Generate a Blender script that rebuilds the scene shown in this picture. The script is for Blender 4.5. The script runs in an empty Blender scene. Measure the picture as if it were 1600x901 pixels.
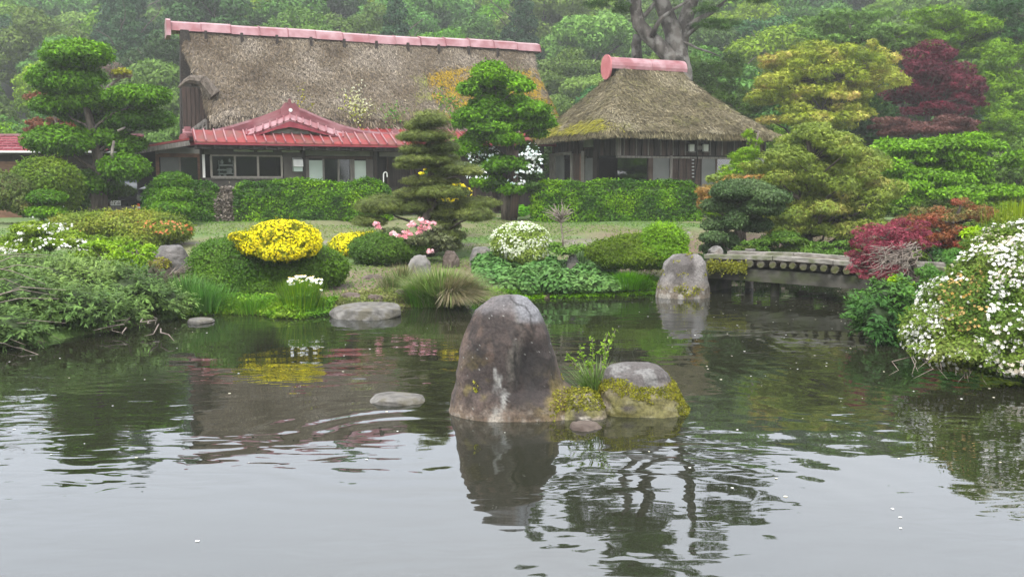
import bpy, math, random
import numpy as np
from math import radians as R, sin, cos, pi
random.seed(7)
rs = np.random.RandomState(11)
scene = bpy.context.scene
COL = scene.collection

# ------------------------------------------------------------------ camera, world, sun, exposure
FOC = 1500.0; CAMZ = 2.3; TH = math.atan(160.5 / FOC)
cd = bpy.data.cameras.new('camera'); cam = bpy.data.objects.new('camera', cd); COL.objects.link(cam)
cam.location = (0, 0, CAMZ); cam.rotation_euler = (pi / 2 - TH, 0, 0)
cd.sensor_width = 36.0; cd.lens = 36.0 * FOC / 1600.0; cd.clip_start = 0.1; cd.clip_end = 3000
scene.camera = cam

world = bpy.data.worlds.new("World"); scene.world = world; world.use_nodes = True
SUN_EL, SUN_AZ = R(58), R(200)
wn, wl = world.node_tree.nodes, world.node_tree.links
wn.clear()
wo = wn.new('ShaderNodeOutputWorld')
sky = wn.new('ShaderNodeTexSky'); sky.sky_type = 'NISHITA'; sky.sun_disc = False
sky.sun_elevation = SUN_EL; sky.sun_rotation = SUN_AZ; sky.dust_density = 4.0
hs = wn.new('ShaderNodeHueSaturation'); hs.inputs['Saturation'].default_value = 0.22
b1 = wn.new('ShaderNodeBackground'); b1.inputs['Strength'].default_value = 0.05
b2 = wn.new('ShaderNodeBackground'); b2.inputs['Strength'].default_value = 0.80
# an even overcast layer under the sky: large soft cloud patches
tc = wn.new('ShaderNodeTexCoord'); cn = wn.new('ShaderNodeTexNoise')
cn.inputs['Scale'].default_value = 1.6; cn.inputs['Detail'].default_value = 3
cr = wn.new('ShaderNodeValToRGB')
cr.color_ramp.elements[0].position = 0.3; cr.color_ramp.elements[0].color = (0.84, 0.89, 0.97, 1)
cr.color_ramp.elements[1].position = 0.7; cr.color_ramp.elements[1].color = (1.0, 1.0, 1.0, 1)
ad = wn.new('ShaderNodeAddShader')
wl.new(sky.outputs[0], hs.inputs['Color']); wl.new(hs.outputs[0], b1.inputs['Color'])
wl.new(tc.outputs['Generated'], cn.inputs['Vector']); wl.new(cn.outputs['Fac'], cr.inputs[0])
wl.new(cr.outputs[0], b2.inputs['Color'])
wl.new(b1.outputs[0], ad.inputs[0]); wl.new(b2.outputs[0], ad.inputs[1]); wl.new(ad.outputs[0], wo.inputs['Surface'])

sd = bpy.data.lights.new('sun', 'SUN'); sun = bpy.data.objects.new('sun', sd); COL.objects.link(sun)
sd.energy = 1.5; sd.angle = R(18); sd.color = (1.0, 0.97, 0.92)
sun.rotation_euler = (R(90) - SUN_EL, 0, pi - SUN_AZ + pi)
from mathutils import Vector, Matrix
_d = Vector((sin(SUN_AZ) * cos(SUN_EL), cos(SUN_AZ) * cos(SUN_EL), sin(SUN_EL)))
sun.rotation_euler = (-_d).to_track_quat('-Z', 'Y').to_euler()

scene.view_settings.view_transform = 'Standard'; scene.view_settings.look = 'None'
scene.view_settings.exposure = 1.22; scene.view_settings.gamma = 1.0
cy = scene.cycles
cy.use_denoising = True
try: cy.denoiser = 'OPENIMAGEDENOISE'
except Exception: pass
cy.max_bounces = 6; cy.diffuse_bounces = 3; cy.glossy_bounces = 3; cy.transmission_bounces = 3
cy.transparent_max_bounces = 6; cy.volume_bounces = 0; cy.caustics_reflective = False; cy.caustics_refractive = False
HAZE = 0.0014

# ------------------------------------------------------------------ pixel <-> place helpers
def ray(px, py):
    u = (px - 800) / FOC; v = (450.5 - py) / FOC
    return np.array((u, cos(TH) + v * sin(TH), -sin(TH) + v * cos(TH)))
def W(px, py, Y):
    d = ray(px, py); t = Y / d[1]
    return np.array((d[0] * t, Y, CAMZ + d[2] * t))
def G(px, py, z=0.0):
    d = ray(px, py); t = (z - CAMZ) / d[2]
    return np.array((d[0] * t, d[1] * t, z))
def m_px(D): return D / FOC          # metres per photo pixel at distance D

# ------------------------------------------------------------------ noise
def _h(i, j, k, s):
    n = (i * 374761393 + j * 668265263 + k * 2147483647 + s * 1274126177) & 0xffffffff
    n = ((n ^ (n >> 13)) * 1274126177) & 0xffffffff
    n = n ^ (n >> 16)
    return (n & 0xffffff) / float(0xffffff)
def vnoise(p, scale=1.0, seed=0):
    p = np.asarray(p, float) * scale + 1000.0
    f = np.floor(p); i = f.astype(np.int64); t = p - f; t = t * t * (3 - 2 * t)
    r = 0
    for a in (0, 1):
        for b in (0, 1):
            for c in (0, 1):
                w = (t[..., 0] if a else 1 - t[..., 0]) * (t[..., 1] if b else 1 - t[..., 1]) * (t[..., 2] if c else 1 - t[..., 2])
                r = r + w * _h(i[..., 0] + a, i[..., 1] + b, i[..., 2] + c, seed)
    return r
def fbm(p, scale=1.0, seed=0, oct=3):
    r = 0; a = 1; tot = 0
    for o in range(oct):
        r = r + a * vnoise(p, scale * 2 ** o, seed + o); tot += a; a *= 0.5
    return r / tot
def sstep(a, b, x):
    t = np.clip((np.asarray(x, float) - a) / (b - a), 0, 1); return t * t * (3 - 2 * t)

# ------------------------------------------------------------------ materials
def newmat(name):
    m = bpy.data.materials.new(name); m.use_nodes = True
    n = m.node_tree.nodes; l = m.node_tree.links
    return m, n, l, n['Principled BSDF']
def mat(name, c1, c2=None, scale=4.0, rough=0.8, bump=0.0, detail=4, stretch=(1, 1, 1), c3=None, metallic=0.0, spec=0.3, s3=0.9, lo=0.35, hi=0.65, bdist=0.02):
    m, n, l, p = newmat(name)
    p.inputs['Roughness'].default_value = rough; p.inputs['Metallic'].default_value = metallic
    p.inputs['Specular IOR Level'].default_value = spec
    if c2 is None:
        p.inputs['Base Color'].default_value = (*c1, 1); c2 = c1
    t = n.new('ShaderNodeTexCoord'); mp = n.new('ShaderNodeMapping'); mp.inputs['Scale'].default_value = stretch
    no = n.new('ShaderNodeTexNoise'); no.inputs['Scale'].default_value = scale; no.inputs['Detail'].default_value = detail
    l.new(t.outputs['Object'], mp.inputs[0]); l.new(mp.outputs[0], no.inputs['Vector'])
    ra = n.new('ShaderNodeValToRGB'); e = ra.color_ramp.elements
    e[0].position = lo; e[0].color = (*c1, 1); e[1].position = hi; e[1].color = (*c2, 1)
    l.new(no.outputs['Fac'], ra.inputs[0])
    out = ra.outputs[0]
    if c3 is not None:
        n2 = n.new('ShaderNodeTexNoise'); n2.inputs['Scale'].default_value = s3; n2.inputs['Detail'].default_value = 5
        l.new(t.outputs['Object'], n2.inputs['Vector'])
        r2 = n.new('ShaderNodeValToRGB'); r2.color_ramp.elements[0].position = 0.48; r2.color_ramp.elements[1].position = 0.62
        l.new(n2.outputs['Fac'], r2.inputs[0])
        mx = n.new('ShaderNodeMix'); mx.data_type = 'RGBA'
        l.new(r2.outputs[0], mx.inputs[0]); l.new(out, mx.inputs[6]); mx.inputs[7].default_value = (*c3, 1)
        out = mx.outputs[2]
    l.new(out, p.inputs['Base Color'])
    if bump:
        bu = n.new('ShaderNodeBump'); bu.inputs['Strength'].default_value = bump; bu.inputs['Distance'].default_value = bdist
        nb = n.new('ShaderNodeTexNoise'); nb.inputs['Scale'].default_value = scale * 3; nb.inputs['Detail'].default_value = 6
        l.new(mp.outputs[0], nb.inputs['Vector']); l.new(nb.outputs['Fac'], bu.inputs['Height']); l.new(bu.outputs[0], p.inputs['Normal'])
    return m
def leafmat(name, rnd=0.0, trans=0.25, rough=0.55, val=1.12):
    m, n, l, p = newmat(name)
    a = n.new('ShaderNodeAttribute'); a.attribute_name = 'Col'
    hsv = n.new('ShaderNodeHueSaturation'); l.new(a.outputs['Color'], hsv.inputs['Color']); hsv.inputs['Saturation'].default_value = 1.17; hsv.inputs['Value'].default_value = val
    if rnd:
        oi = n.new('ShaderNodeObjectInfo')
        mr = n.new('ShaderNodeMapRange'); mr.inputs[3].default_value = val * (1 - rnd); mr.inputs[4].default_value = val * (1 + rnd)
        l.new(oi.outputs['Random'], mr.inputs[0]); l.new(mr.outputs[0], hsv.inputs['Value'])
        ml = n.new('ShaderNodeMath'); ml.operation = 'MULTIPLY'; ml.inputs[1].default_value = 7.31; l.new(oi.outputs['Random'], ml.inputs[0])
        fr = n.new('ShaderNodeMath'); fr.operation = 'FRACT'; l.new(ml.outputs[0], fr.inputs[0])
        m2 = n.new('ShaderNodeMapRange'); m2.inputs[3].default_value = 0.475; m2.inputs[4].default_value = 0.525
        l.new(fr.outputs[0], m2.inputs[0]); l.new(m2.outputs[0], hsv.inputs['Hue'])
    l.new(hsv.outputs[0], p.inputs['Base Color']); p.inputs['Roughness'].default_value = rough
    p.inputs['Specular IOR Level'].default_value = 0.25
    tr = n.new('ShaderNodeBsdfTranslucent'); l.new(hsv.outputs[0], tr.inputs['Color'])
    mx = n.new('ShaderNodeMixShader'); mx.inputs[0].default_value = trans
    l.new(p.outputs[0], mx.inputs[1]); l.new(tr.outputs[0], mx.inputs[2]); l.new(mx.outputs[0], n['Material Output'].inputs['Surface'])
    return m
M = {}
M['leaf'] = leafmat('leaf'); M['forest_leaf'] = leafmat('forest_leaf', 0.28, val=1.28); M['petal'] = leafmat('petal', 0, 0.15, 0.6)
M['straw'] = leafmat('straw', 0, 0.0, 0.9)
M['bark'] = mat('bark', (0.045, 0.035, 0.028), (0.15, 0.125, 0.105), 9, 0.9, 0.6, stretch=(1, 1, 0.3))
M['palebark'] = mat('pale_bark', (0.10, 0.085, 0.075), (0.30, 0.27, 0.24), 5, 0.9, 0.6, stretch=(1, 1, 0.4))
M['darkwood'] = mat('dark_wood', (0.022, 0.017, 0.015), (0.050, 0.038, 0.033), 3, 0.75, 0.3, stretch=(6, 6, 0.6))
M['brownwood'] = mat('brown_wood', (0.038, 0.025, 0.020), (0.085, 0.056, 0.045), 3, 0.75, 0.3, stretch=(6, 6, 0.6))
M['redwood'] = mat('reddish_wood', (0.10, 0.05, 0.03), (0.19, 0.10, 0.06), 4, 0.6, 0.2, stretch=(1, 1, 4))
M['greywood'] = mat('grey_wood', (0.12, 0.11, 0.10), (0.24, 0.22, 0.20), 4, 0.85, 0.3, stretch=(5, 5, 0.7))
M['taupe'] = mat('taupe_panel', (0.085, 0.075, 0.068), (0.12, 0.105, 0.095), 2, 0.7)
M['alu'] = mat('beige_aluminium', (0.26, 0.23, 0.20), (0.34, 0.31, 0.27), 6, 0.5)
M['plaster'] = mat('grey_green_plaster', (0.17, 0.175, 0.155), (0.24, 0.24, 0.215), 2.5, 0.9)
M['panel'] = mat('frosted_panel', (0.42, 0.50, 0.46), (0.52, 0.59, 0.55), 1.5, 0.35)
M['greypanel'] = mat('grey_frosted_panel', (0.10, 0.105, 0.10), (0.15, 0.155, 0.15), 1.5, 0.35)
M['white'] = mat('white_paint', (0.68, 0.68, 0.66), (0.8, 0.8, 0.78), 5, 0.5)
M['lampglass'] = mat('milky_lamp_cover', (0.50, 0.52, 0.48), (0.6, 0.62, 0.58), 3, 0.3)
M['steel'] = mat('steel', (0.35, 0.36, 0.36), (0.5, 0.5, 0.5), 5, 0.35, metallic=0.7)
M['red'] = mat('red_sheet_metal', (0.17, 0.020, 0.022), (0.26, 0.034, 0.033), 2.2, 0.55, 0.0, c3=(0.16, 0.055, 0.045), s3=1.7, spec=0.35)
M['redridge'] = mat('faded_red_ridge', (0.15, 0.035, 0.045), (0.24, 0.07, 0.085), 2.3, 0.38, 0.0, c3=(0.30, 0.14, 0.15), s3=0.8, spec=0.5)
M['pink'] = mat('weathered_pink_metal', (0.27, 0.12, 0.135), (0.40, 0.235, 0.255), 2.3, 0.38, 0, c3=(0.25, 0.085, 0.095), s3=1.1, spec=0.5)
M['pinkend'] = mat('pink_end_plate', (0.40, 0.12, 0.13), (0.48, 0.18, 0.19), 2.5, 0.5)
M['crimson'] = mat('crimson_sheet', (0.20, 0.028, 0.045), (0.27, 0.045, 0.06), 3, 0.45)
M['soil'] = mat('soil', (0.08, 0.055, 0.04), (0.19, 0.145, 0.11), 4, 0.95, 0.6)
M['thatch'] = mat('thatch', (0.075, 0.060, 0.048), (0.18, 0.15, 0.122), 7, 0.95, 1.0, detail=8, stretch=(1.5, 0.8, 0.8), bdist=0.06)
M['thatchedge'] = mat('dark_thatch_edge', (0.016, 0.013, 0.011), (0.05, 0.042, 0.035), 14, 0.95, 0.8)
M['greybark'] = mat('grey_brown_bark', (0.032, 0.027, 0.024), (0.135, 0.12, 0.107), 3.5, 0.9, 0.8, stretch=(1, 1, .35), c3=(0.20, 0.19, 0.175), s3=2.6)
M['twig'] = mat('dry_twig', (0.16, 0.13, 0.11), (0.32, 0.27, 0.23), 10, 0.9)
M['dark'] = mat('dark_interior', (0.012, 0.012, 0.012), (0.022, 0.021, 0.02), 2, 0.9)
M['rubber'] = mat('rubber', (0.015, 0.015, 0.015), (0.025, 0.025, 0.025), 8, 0.8)
M['car'] = mat('dark_car_paint', (0.012, 0.013, 0.018), (0.016, 0.017, 0.022), 2, 0.25, spec=0.6)
M['orange'] = mat('orange_plastic', (0.55, 0.05, 0.02), (0.65, 0.08, 0.03), 4, 0.5)
M['concrete'] = mat('mossy_concrete', (0.035, 0.034, 0.026), (0.10, 0.095, 0.08), 3, 0.95, 0.8, c3=(0.05, 0.06, 0.025), s3=2.0)
M['deck'] = mat('pale_weathered_timber', (0.15, 0.14, 0.12), (0.32, 0.30, 0.27), 5, 0.9, 0.6, c3=(0.13, 0.14, 0.08), s3=3.0, stretch=(1, 1, 2))
M['log'] = mat('log', (0.05, 0.045, 0.035), (0.17, 0.155, 0.125), 7, 0.95, 0.8, c3=(0.08, 0.085, 0.03), s3=5.0)
M['stone'] = mat('grey_stone', (0.10, 0.095, 0.09), (0.26, 0.25, 0.235), 3.5, 0.92, 0.9, detail=8, c3=(0.17, 0.15, 0.13), s3=2.2)
M['palestone'] = mat('pale_flat_stone', (0.09, 0.085, 0.078), (0.22, 0.21, 0.195), 6, 0.9, 0.9, detail=8, c3=(0.12, 0.11, 0.085), s3=5)
M['brownstone'] = mat('brown_stone', (0.07, 0.052, 0.044), (0.15, 0.12, 0.10), 5, 0.9, 0.8, detail=8)

def rockmat(name, dark, mid, top, streak=None):
    """upright boulder: mottled brown, paler worn top, chalky lichen runs, tan water line"""
    m, n, l, p = newmat(name)
    t = n.new('ShaderNodeTexCoord'); p.inputs['Roughness'].default_value = 0.85
    def noise(sc, det, stretch=(1, 1, 1)):
        mp = n.new('ShaderNodeMapping'); mp.inputs['Scale'].default_value = stretch
        l.new(t.outputs['Object'], mp.inputs[0]); x = n.new('ShaderNodeTexNoise')
        x.inputs['Scale'].default_value = sc; x.inputs['Detail'].default_value = det
        l.new(mp.outputs[0], x.inputs['Vector']); return x.outputs['Fac']
    def ramp(src, a, b, ca=(0, 0, 0), cb=(1, 1, 1)):
        r = n.new('ShaderNodeValToRGB'); r.color_ramp.elements[0].position = a; r.color_ramp.elements[1].position = b
        r.color_ramp.elements[0].color = (*ca, 1); r.color_ramp.elements[1].color = (*cb, 1); l.new(src, r.inputs[0]); return r.outputs[0]
    def mix(f, a, b):
        x = n.new('ShaderNodeMix'); x.data_type = 'RGBA'; l.new(f, x.inputs[0])
        for i, c in ((6, a), (7, b)):
            if isinstance(c, tuple): x.inputs[i].default_value = (*c, 1)
            else: l.new(c, x.inputs[i])
        return x.outputs[2]
    def mul(a, b, op='MULTIPLY'):
        x = n.new('ShaderNodeMath'); x.operation = op; x.use_clamp = True
        for i, c in ((0, a), (1, b)):
            if isinstance(c, float): x.inputs[i].default_value = c
            else: l.new(c, x.inputs[i])
        return x.outputs[0]
    base = ramp(noise(2.6, 10, (1.8, 1.8, 0.7)), 0.40, 0.62, dark, mid)
    base = mix(mul(ramp(noise(1.3, 6, (2.5, 2.5, .5)), .50, .72), .5), base, tuple(v * 1.6 for v in mid))
    base = mix(mul(ramp(noise(60, 3), .68, .74), .5), base, (.42, .41, .38))
    fine = ramp(noise(28, 6), 0.55, 0.72)
    base = mix(mul(fine, 0.25), base, (0.22, 0.20, 0.17))
    sp = n.new('ShaderNodeSeparateXYZ'); l.new(t.outputs['Object'], sp.inputs[0])
    z = sp.outputs['Z']
    zz = mul(z, mul(noise(4, 4), 0.35), 'ADD')
    topf = n.new('ShaderNodeMapRange'); l.new(zz, topf.inputs[0]); topf.inputs[1].default_value = top[1]; topf.inputs[2].default_value = top[1] + 0.18
    base = mix(mul(topf.outputs[0], 0.85), base, top[0])
    if streak:
        x0, x1, z0, z1 = streak
        gx = n.new('ShaderNodeMapRange'); l.new(sp.outputs['X'], gx.inputs[0]); gx.inputs[1].default_value = x0; gx.inputs[2].default_value = (x0 + x1) / 2
        gx2 = n.new('ShaderNodeMapRange'); l.new(sp.outputs['X'], gx2.inputs[0]); gx2.inputs[1].default_value = x1; gx2.inputs[2].default_value = (x0 + x1) / 2
        gz = n.new('ShaderNodeMapRange'); l.new(z, gz.inputs[0]); gz.inputs[1].default_value = z1; gz.inputs[2].default_value = z0
        s = mul(mul(gx.outputs[0], gx2.outputs[0]), gz.outputs[0])
        s = mul(s, ramp(noise(9, 10, (2.6, 2.6, 0.8)), .44, .62))
        base = mix(mul(ramp(s, 0.12, 0.50), .85), base, (0.25, 0.25, 0.235))
    wl_ = n.new('ShaderNodeMapRange'); l.new(mul(z, mul(noise(6, 4), 0.12), 'ADD'), wl_.inputs[0])
    wl_.inputs[1].default_value = 0.23; wl_.inputs[2].default_value = 0.10
    base = mix(mul(wl_.outputs[0], 0.8), base, ramp(noise(9, 7), 0.38, 0.62, (0.085, 0.06, 0.035), (0.26, 0.21, 0.15)))
    l.new(base, p.inputs['Base Color'])
    bu = n.new('ShaderNodeBump'); bu.inputs['Strength'].default_value = 1.0; bu.inputs['Distance'].default_value = 0.05
    l.new(noise(7, 12), bu.inputs['Height']); l.new(bu.outputs[0], p.inputs['Normal'])
    return m
M['rock'] = rockmat('purple_brown_rock', (0.014, 0.011, 0.011), (0.058, 0.042, 0.037), ((0.14, 0.135, 0.145), 1.08), (-0.50, 0.20, -0.1, 1.1))
M['rock2'] = rockmat('grey_mossy_rock', (0.035, 0.03, 0.024), (0.12, 0.105, 0.082), ((0.10, 0.095, 0.093), 0.50))
M['boulder'] = rockmat('grey_boulder', (0.075, 0.068, 0.064), (0.13, 0.12, 0.113), ((0.15, 0.145, 0.145), 0.75))

def glassmat(name, tint, refl):
    m, n, l, p = newmat(name)
    n.remove(p)
    tr = n.new('ShaderNodeBsdfTransparent'); tr.inputs[0].default_value = (*tint, 1)
    gl = n.new('ShaderNodeBsdfGlossy'); gl.inputs['Roughness'].default_value = 0.04
    mx = n.new('ShaderNodeMixShader'); lw = n.new('ShaderNodeFresnel'); lw.inputs[0].default_value = refl
    l.new(lw.outputs[0], mx.inputs[0]); l.new(tr.outputs[0], mx.inputs[1]); l.new(gl.outputs[0], mx.inputs[2])
    l.new(mx.outputs[0], n['Material Output'].inputs['Surface'])
    return m
M['glass'] = glassmat('window_glass', (0.75, 0.78, 0.76), 1.6)
M['garden_glass'] = glassmat('garden_glass', (0.45, 0.47, 0.45), 2.6)

# ------------------------------------------------------------------ object helpers
def tag(o, label=None, cat=None, group=None, kind=None):
    if label: o['label'] = label
    if cat: o['category'] = cat
    if group: o['group'] = group
    if kind: o['kind'] = kind
    return o
def thing(name, label, cat, loc=(0, 0, 0), rz=0.0, group=None):
    o = bpy.data.objects.new(name, None); COL.objects.link(o); o.empty_display_size = 0.2
    o.location = [float(v) for v in loc]; o.rotation_euler = (0, 0, rz)
    return tag(o, label, cat, group)
def meshobj(name, V, F, m, parent=None, smooth=False, cols=None, world_space=True):
    """V verts, F list of faces or an (n,3)/(n,4) array. World-space verts are moved into the parent's frame."""
    V = np.asarray(V, np.float64)
    if parent is not None and world_space:
        V = V - np.array(parent.location); a = -parent.rotation_euler[2]
        if abs(a) > 1e-9:
            c, s = cos(a), sin(a); V = np.stack((V[:, 0] * c - V[:, 1] * s, V[:, 0] * s + V[:, 1] * c, V[:, 2]), 1)
    me = bpy.data.meshes.new(name)
    if isinstance(F, np.ndarray):
        k = F.shape[1]; me.vertices.add(len(V)); me.vertices.foreach_set('co', V.astype(np.float32).ravel())
        me.loops.add(F.size); me.loops.foreach_set('vertex_index', F.astype(np.int32).ravel())
        me.polygons.add(len(F)); me.polygons.foreach_set('loop_start', np.arange(0, F.size, k, dtype=np.int32))
        try: me.polygons.foreach_set('loop_total', np.full(len(F), k, dtype=np.int32))
        except Exception: pass
        me.update(calc_edges=True)
    else:
        me.from_pydata([tuple(v) for v in V], [], F)
    if smooth: me.polygons.foreach_set('use_smooth', np.ones(len(me.polygons), dtype=bool))
    if cols is not None:
        a = me.color_attributes.new('Col', 'FLOAT_COLOR', 'POINT')
        c = np.ones((len(V), 4), np.float32); c[:, :3] = cols; a.data.foreach_set('color', c.ravel())
    me.materials.append(m)
    o = bpy.data.objects.new(name, me); COL.objects.link(o)
    if parent is not None: o.parent = parent
    return o

class MB:
    """collects simple solids, builds them as one mesh"""
    def __init__(s): s.V = []; s.F = []
    def add(s, V, F):
        b = len(s.V); s.V += [tuple(v) for v in V]; s.F += [tuple(b + i for i in f) for f in F]; return s
    def box(s, x0, x1, y0, y1, z0, z1):
        return s.add([(x, y, z) for z in (z0, z1) for x, y in ((x0, y0), (x1, y0), (x1, y1), (x0, y1))],
                     [(3, 2, 1, 0), (4, 5, 6, 7), (0, 1, 5, 4), (1, 2, 6, 5), (2, 3, 7, 6), (3, 0, 4, 7)])
    def prism(s, poly, axis, a, b):
        """extrude a 2-D polygon along an axis (0,1,2) from a to b"""
        n = len(poly)
        def P(q, t): return {0: (t, q[0], q[1]), 1: (q[0], t, q[1]), 2: (q[0], q[1], t)}[axis]
        V = [P(q, a) for q in poly] + [P(q, b) for q in poly]
        return s.add(V, [tuple(range(n))[::-1], tuple(range(n, 2 * n))] + [(i, (i + 1) % n, n + (i + 1) % n, n + i) for i in range(n)])
    def beam(s, p, q, w, h, up=(0, 0, 1)):
        p = Vector([float(v) for v in p]); q = Vector([float(v) for v in q]); d = (q - p).normalized(); u = Vector(up); r = d.cross(u)
        if r.length < 1e-4: r = Vector((1, 0, 0))
        r.normalize(); u = r.cross(d).normalized(); r = r * w / 2; u = u * h / 2
        V = [p - r - u, p + r - u, p + r + u, p - r + u, q - r - u, q + r - u, q + r + u, q - r + u]
        return s.add(V, [(0, 3, 2, 1), (4, 5, 6, 7), (0, 1, 5, 4), (1, 2, 6, 5), (2, 3, 7, 6), (3, 0, 4, 7)])
    def tube(s, pts, rad, n=6):
        V, F = tubegeo(pts, rad, n); return s.add(V, F)
    def build(s, name, m, parent=None, smooth=False, local=True):
        return meshobj(name, np.array(s.V), s.F, M[m] if isinstance(m, str) else m, parent, smooth, None, not local)
def tubegeo(pts, rad, n=6):
    P = [Vector([float(c) for c in p]) for p in pts]; V = []; F = []
    side = None
    for i, p in enumerate(P):
        d = (P[min(i + 1, len(P) - 1)] - P[max(i - 1, 0)])
        d = d.normalized() if d.length > 1e-6 else Vector((0, 0, 1))
        if side is None:
            side = d.cross(Vector((0, 1, 0)) if abs(d.y) < 0.9 else Vector((1, 0, 0))).normalized()
        side = (side - d * side.dot(d)).normalized(); b = d.cross(side)
        r = rad[i] if hasattr(rad, '__len__') else rad
        for k in range(n):
            a = 2 * pi * k / n; V.append(tuple(p + side * (r * cos(a)) + b * (r * sin(a))))
    for i in range(len(P) - 1):
        for k in range(n):
            F.append((i * n + k, i * n + (k + 1) % n, (i + 1) * n + (k + 1) % n, (i + 1) * n + k))
    F.append(tuple(range(n))[::-1]); F.append(tuple(range((len(P) - 1) * n, len(P) * n)))
    return V, F
def wiggle(p, q, n, amp, rnd):
    p = np.array(p, float); q = np.array(q, float); out = [p]; L = np.linalg.norm(q - p)
    for i in range(1, n):
        out.append(p + (q - p) * i / n + np.array([rnd.uniform(-1, 1), rnd.uniform(-1, 1), rnd.uniform(-.5, .5)]) * amp * L)
    out.append(q); return out

# ------------------------------------------------------------------ leaf scattering
TM = {
    'leaf': (np.array([(0, 0, 0), (.45, .27, .05), (1, 0, -.12), (.45, -.27, .05)]), np.array([(0, 1, 2, 3)])),
    'round': (np.array([(-.5, -.3, 0), (-.1, -.55, .02), (.45, -.4, -.04), (.55, .1, -.08), (.2, .5, -.02), (-.35, .42, .02)]), np.array([(0, 1, 2, 3), (0, 3, 4, 5)])),
    'needle': (np.array([(0, -.05, 0), (1, 0, .05), (0, .05, 0), (.1, -.02, 0), (.75, .5, .1), (.05, .08, 0), (.1, .02, 0), (.75, -.5, .1), (.05, -.08, 0)]), np.array([(0, 1, 2), (3, 4, 5), (6, 7, 8)])),
    'spray': (np.array([(0, 0, 0), (.4, .16, .03), (1, 0, -.08), (.4, -.16, .03)]), np.array([(0, 1, 2, 3)])),
    'star': (np.array([(0, 0, 0), (.25, .12, .0), (.9, 0, -.12), (.25, -.12, 0), (.1, .25, 0), (.45, .75, -.1), (.1, -.25, 0), (.45, -.75, -.1)]), np.array([(0, 3, 2, 1), (0, 1, 5, 4), (0, 6, 7, 3)])),
    'blade': (np.array([(0, -.02, 0), (0, .02, 0), (.5, .028, .10), (.5, -.028, .10), (1, .004, 0), (1, -.004, 0)]), np.array([(0, 3, 2, 1), (3, 5, 4, 2)])),
    'straw': (np.array([(0, -.09, 0), (0, .09, 0), (1, .05, .10), (1, -.05, .10)]), np.array([(0, 3, 2, 1)])),
}
def _flower(k=5):
    V = [(0, 0, -.08)]; F = []
    for i in range(k):
        a = 2 * pi * i / k; b = pi / k
        c = len(V); V += [(.34 * cos(a - b * .75), .34 * sin(a - b * .75), .06), (.5 * cos(a), .5 * sin(a), .10), (.34 * cos(a + b * .75), .34 * sin(a + b * .75), .06)]
        F.append((0, c, c + 1, c + 2))
    return np.array(V), np.array(F)
TM['flower'] = _flower()
def leaves(tmpl, pos, nrm, size, col, tang=None, rnd=None):
    """returns V, F, C for a template stamped at every position"""
    rnd = rnd or rs
    T, F = TM[tmpl]; n = len(pos)
    nrm = nrm / (np.linalg.norm(nrm, axis=1, keepdims=True) + 1e-9)
    if tang is None: tang = rnd.normal(size=(n, 3))
    t = tang - nrm * np.sum(tang * nrm, 1, keepdims=True); t /= (np.linalg.norm(t, axis=1, keepdims=True) + 1e-9)
    b = np.cross(nrm, t)
    size = np.broadcast_to(np.asarray(size, float), (n,))
    V = pos[:, None, :] + size[:, None, None] * (T[None, :, 0, None] * t[:, None, :] + T[None, :, 1, None] * b[:, None, :] + T[None, :, 2, None] * nrm[:, None, :])
    FF = (F[None] + (np.arange(n) * len(T))[:, None, None]).reshape(-1, F.shape[1])
    C = np.repeat(col, len(T), axis=0)
    return V.reshape(-1, 3), FF, C
def palcol(pos, pal, seed, sc=1.2, jit=0.16, clump=None):
    """leaf colours: palette picked by soft patches plus per-leaf variation"""
    n = len(pos); pal = np.array(pal, float)
    f = fbm(pos, sc, seed, 2); f = (f - 0.5) * 1.9 + 0.5 + rs.normal(size=n) * 0.15
    if clump is not None: f = f * 0.6 + clump * 0.4
    f = np.clip(f, 0, 0.999) * (len(pal) - 1); i = f.astype(int); w = (f - i)[:, None]
    c = pal[i] * (1 - w) + pal[np.minimum(i + 1, len(pal) - 1)] * w
    return c * np.exp(rs.normal(size=(n, 1)) * jit)
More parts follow.
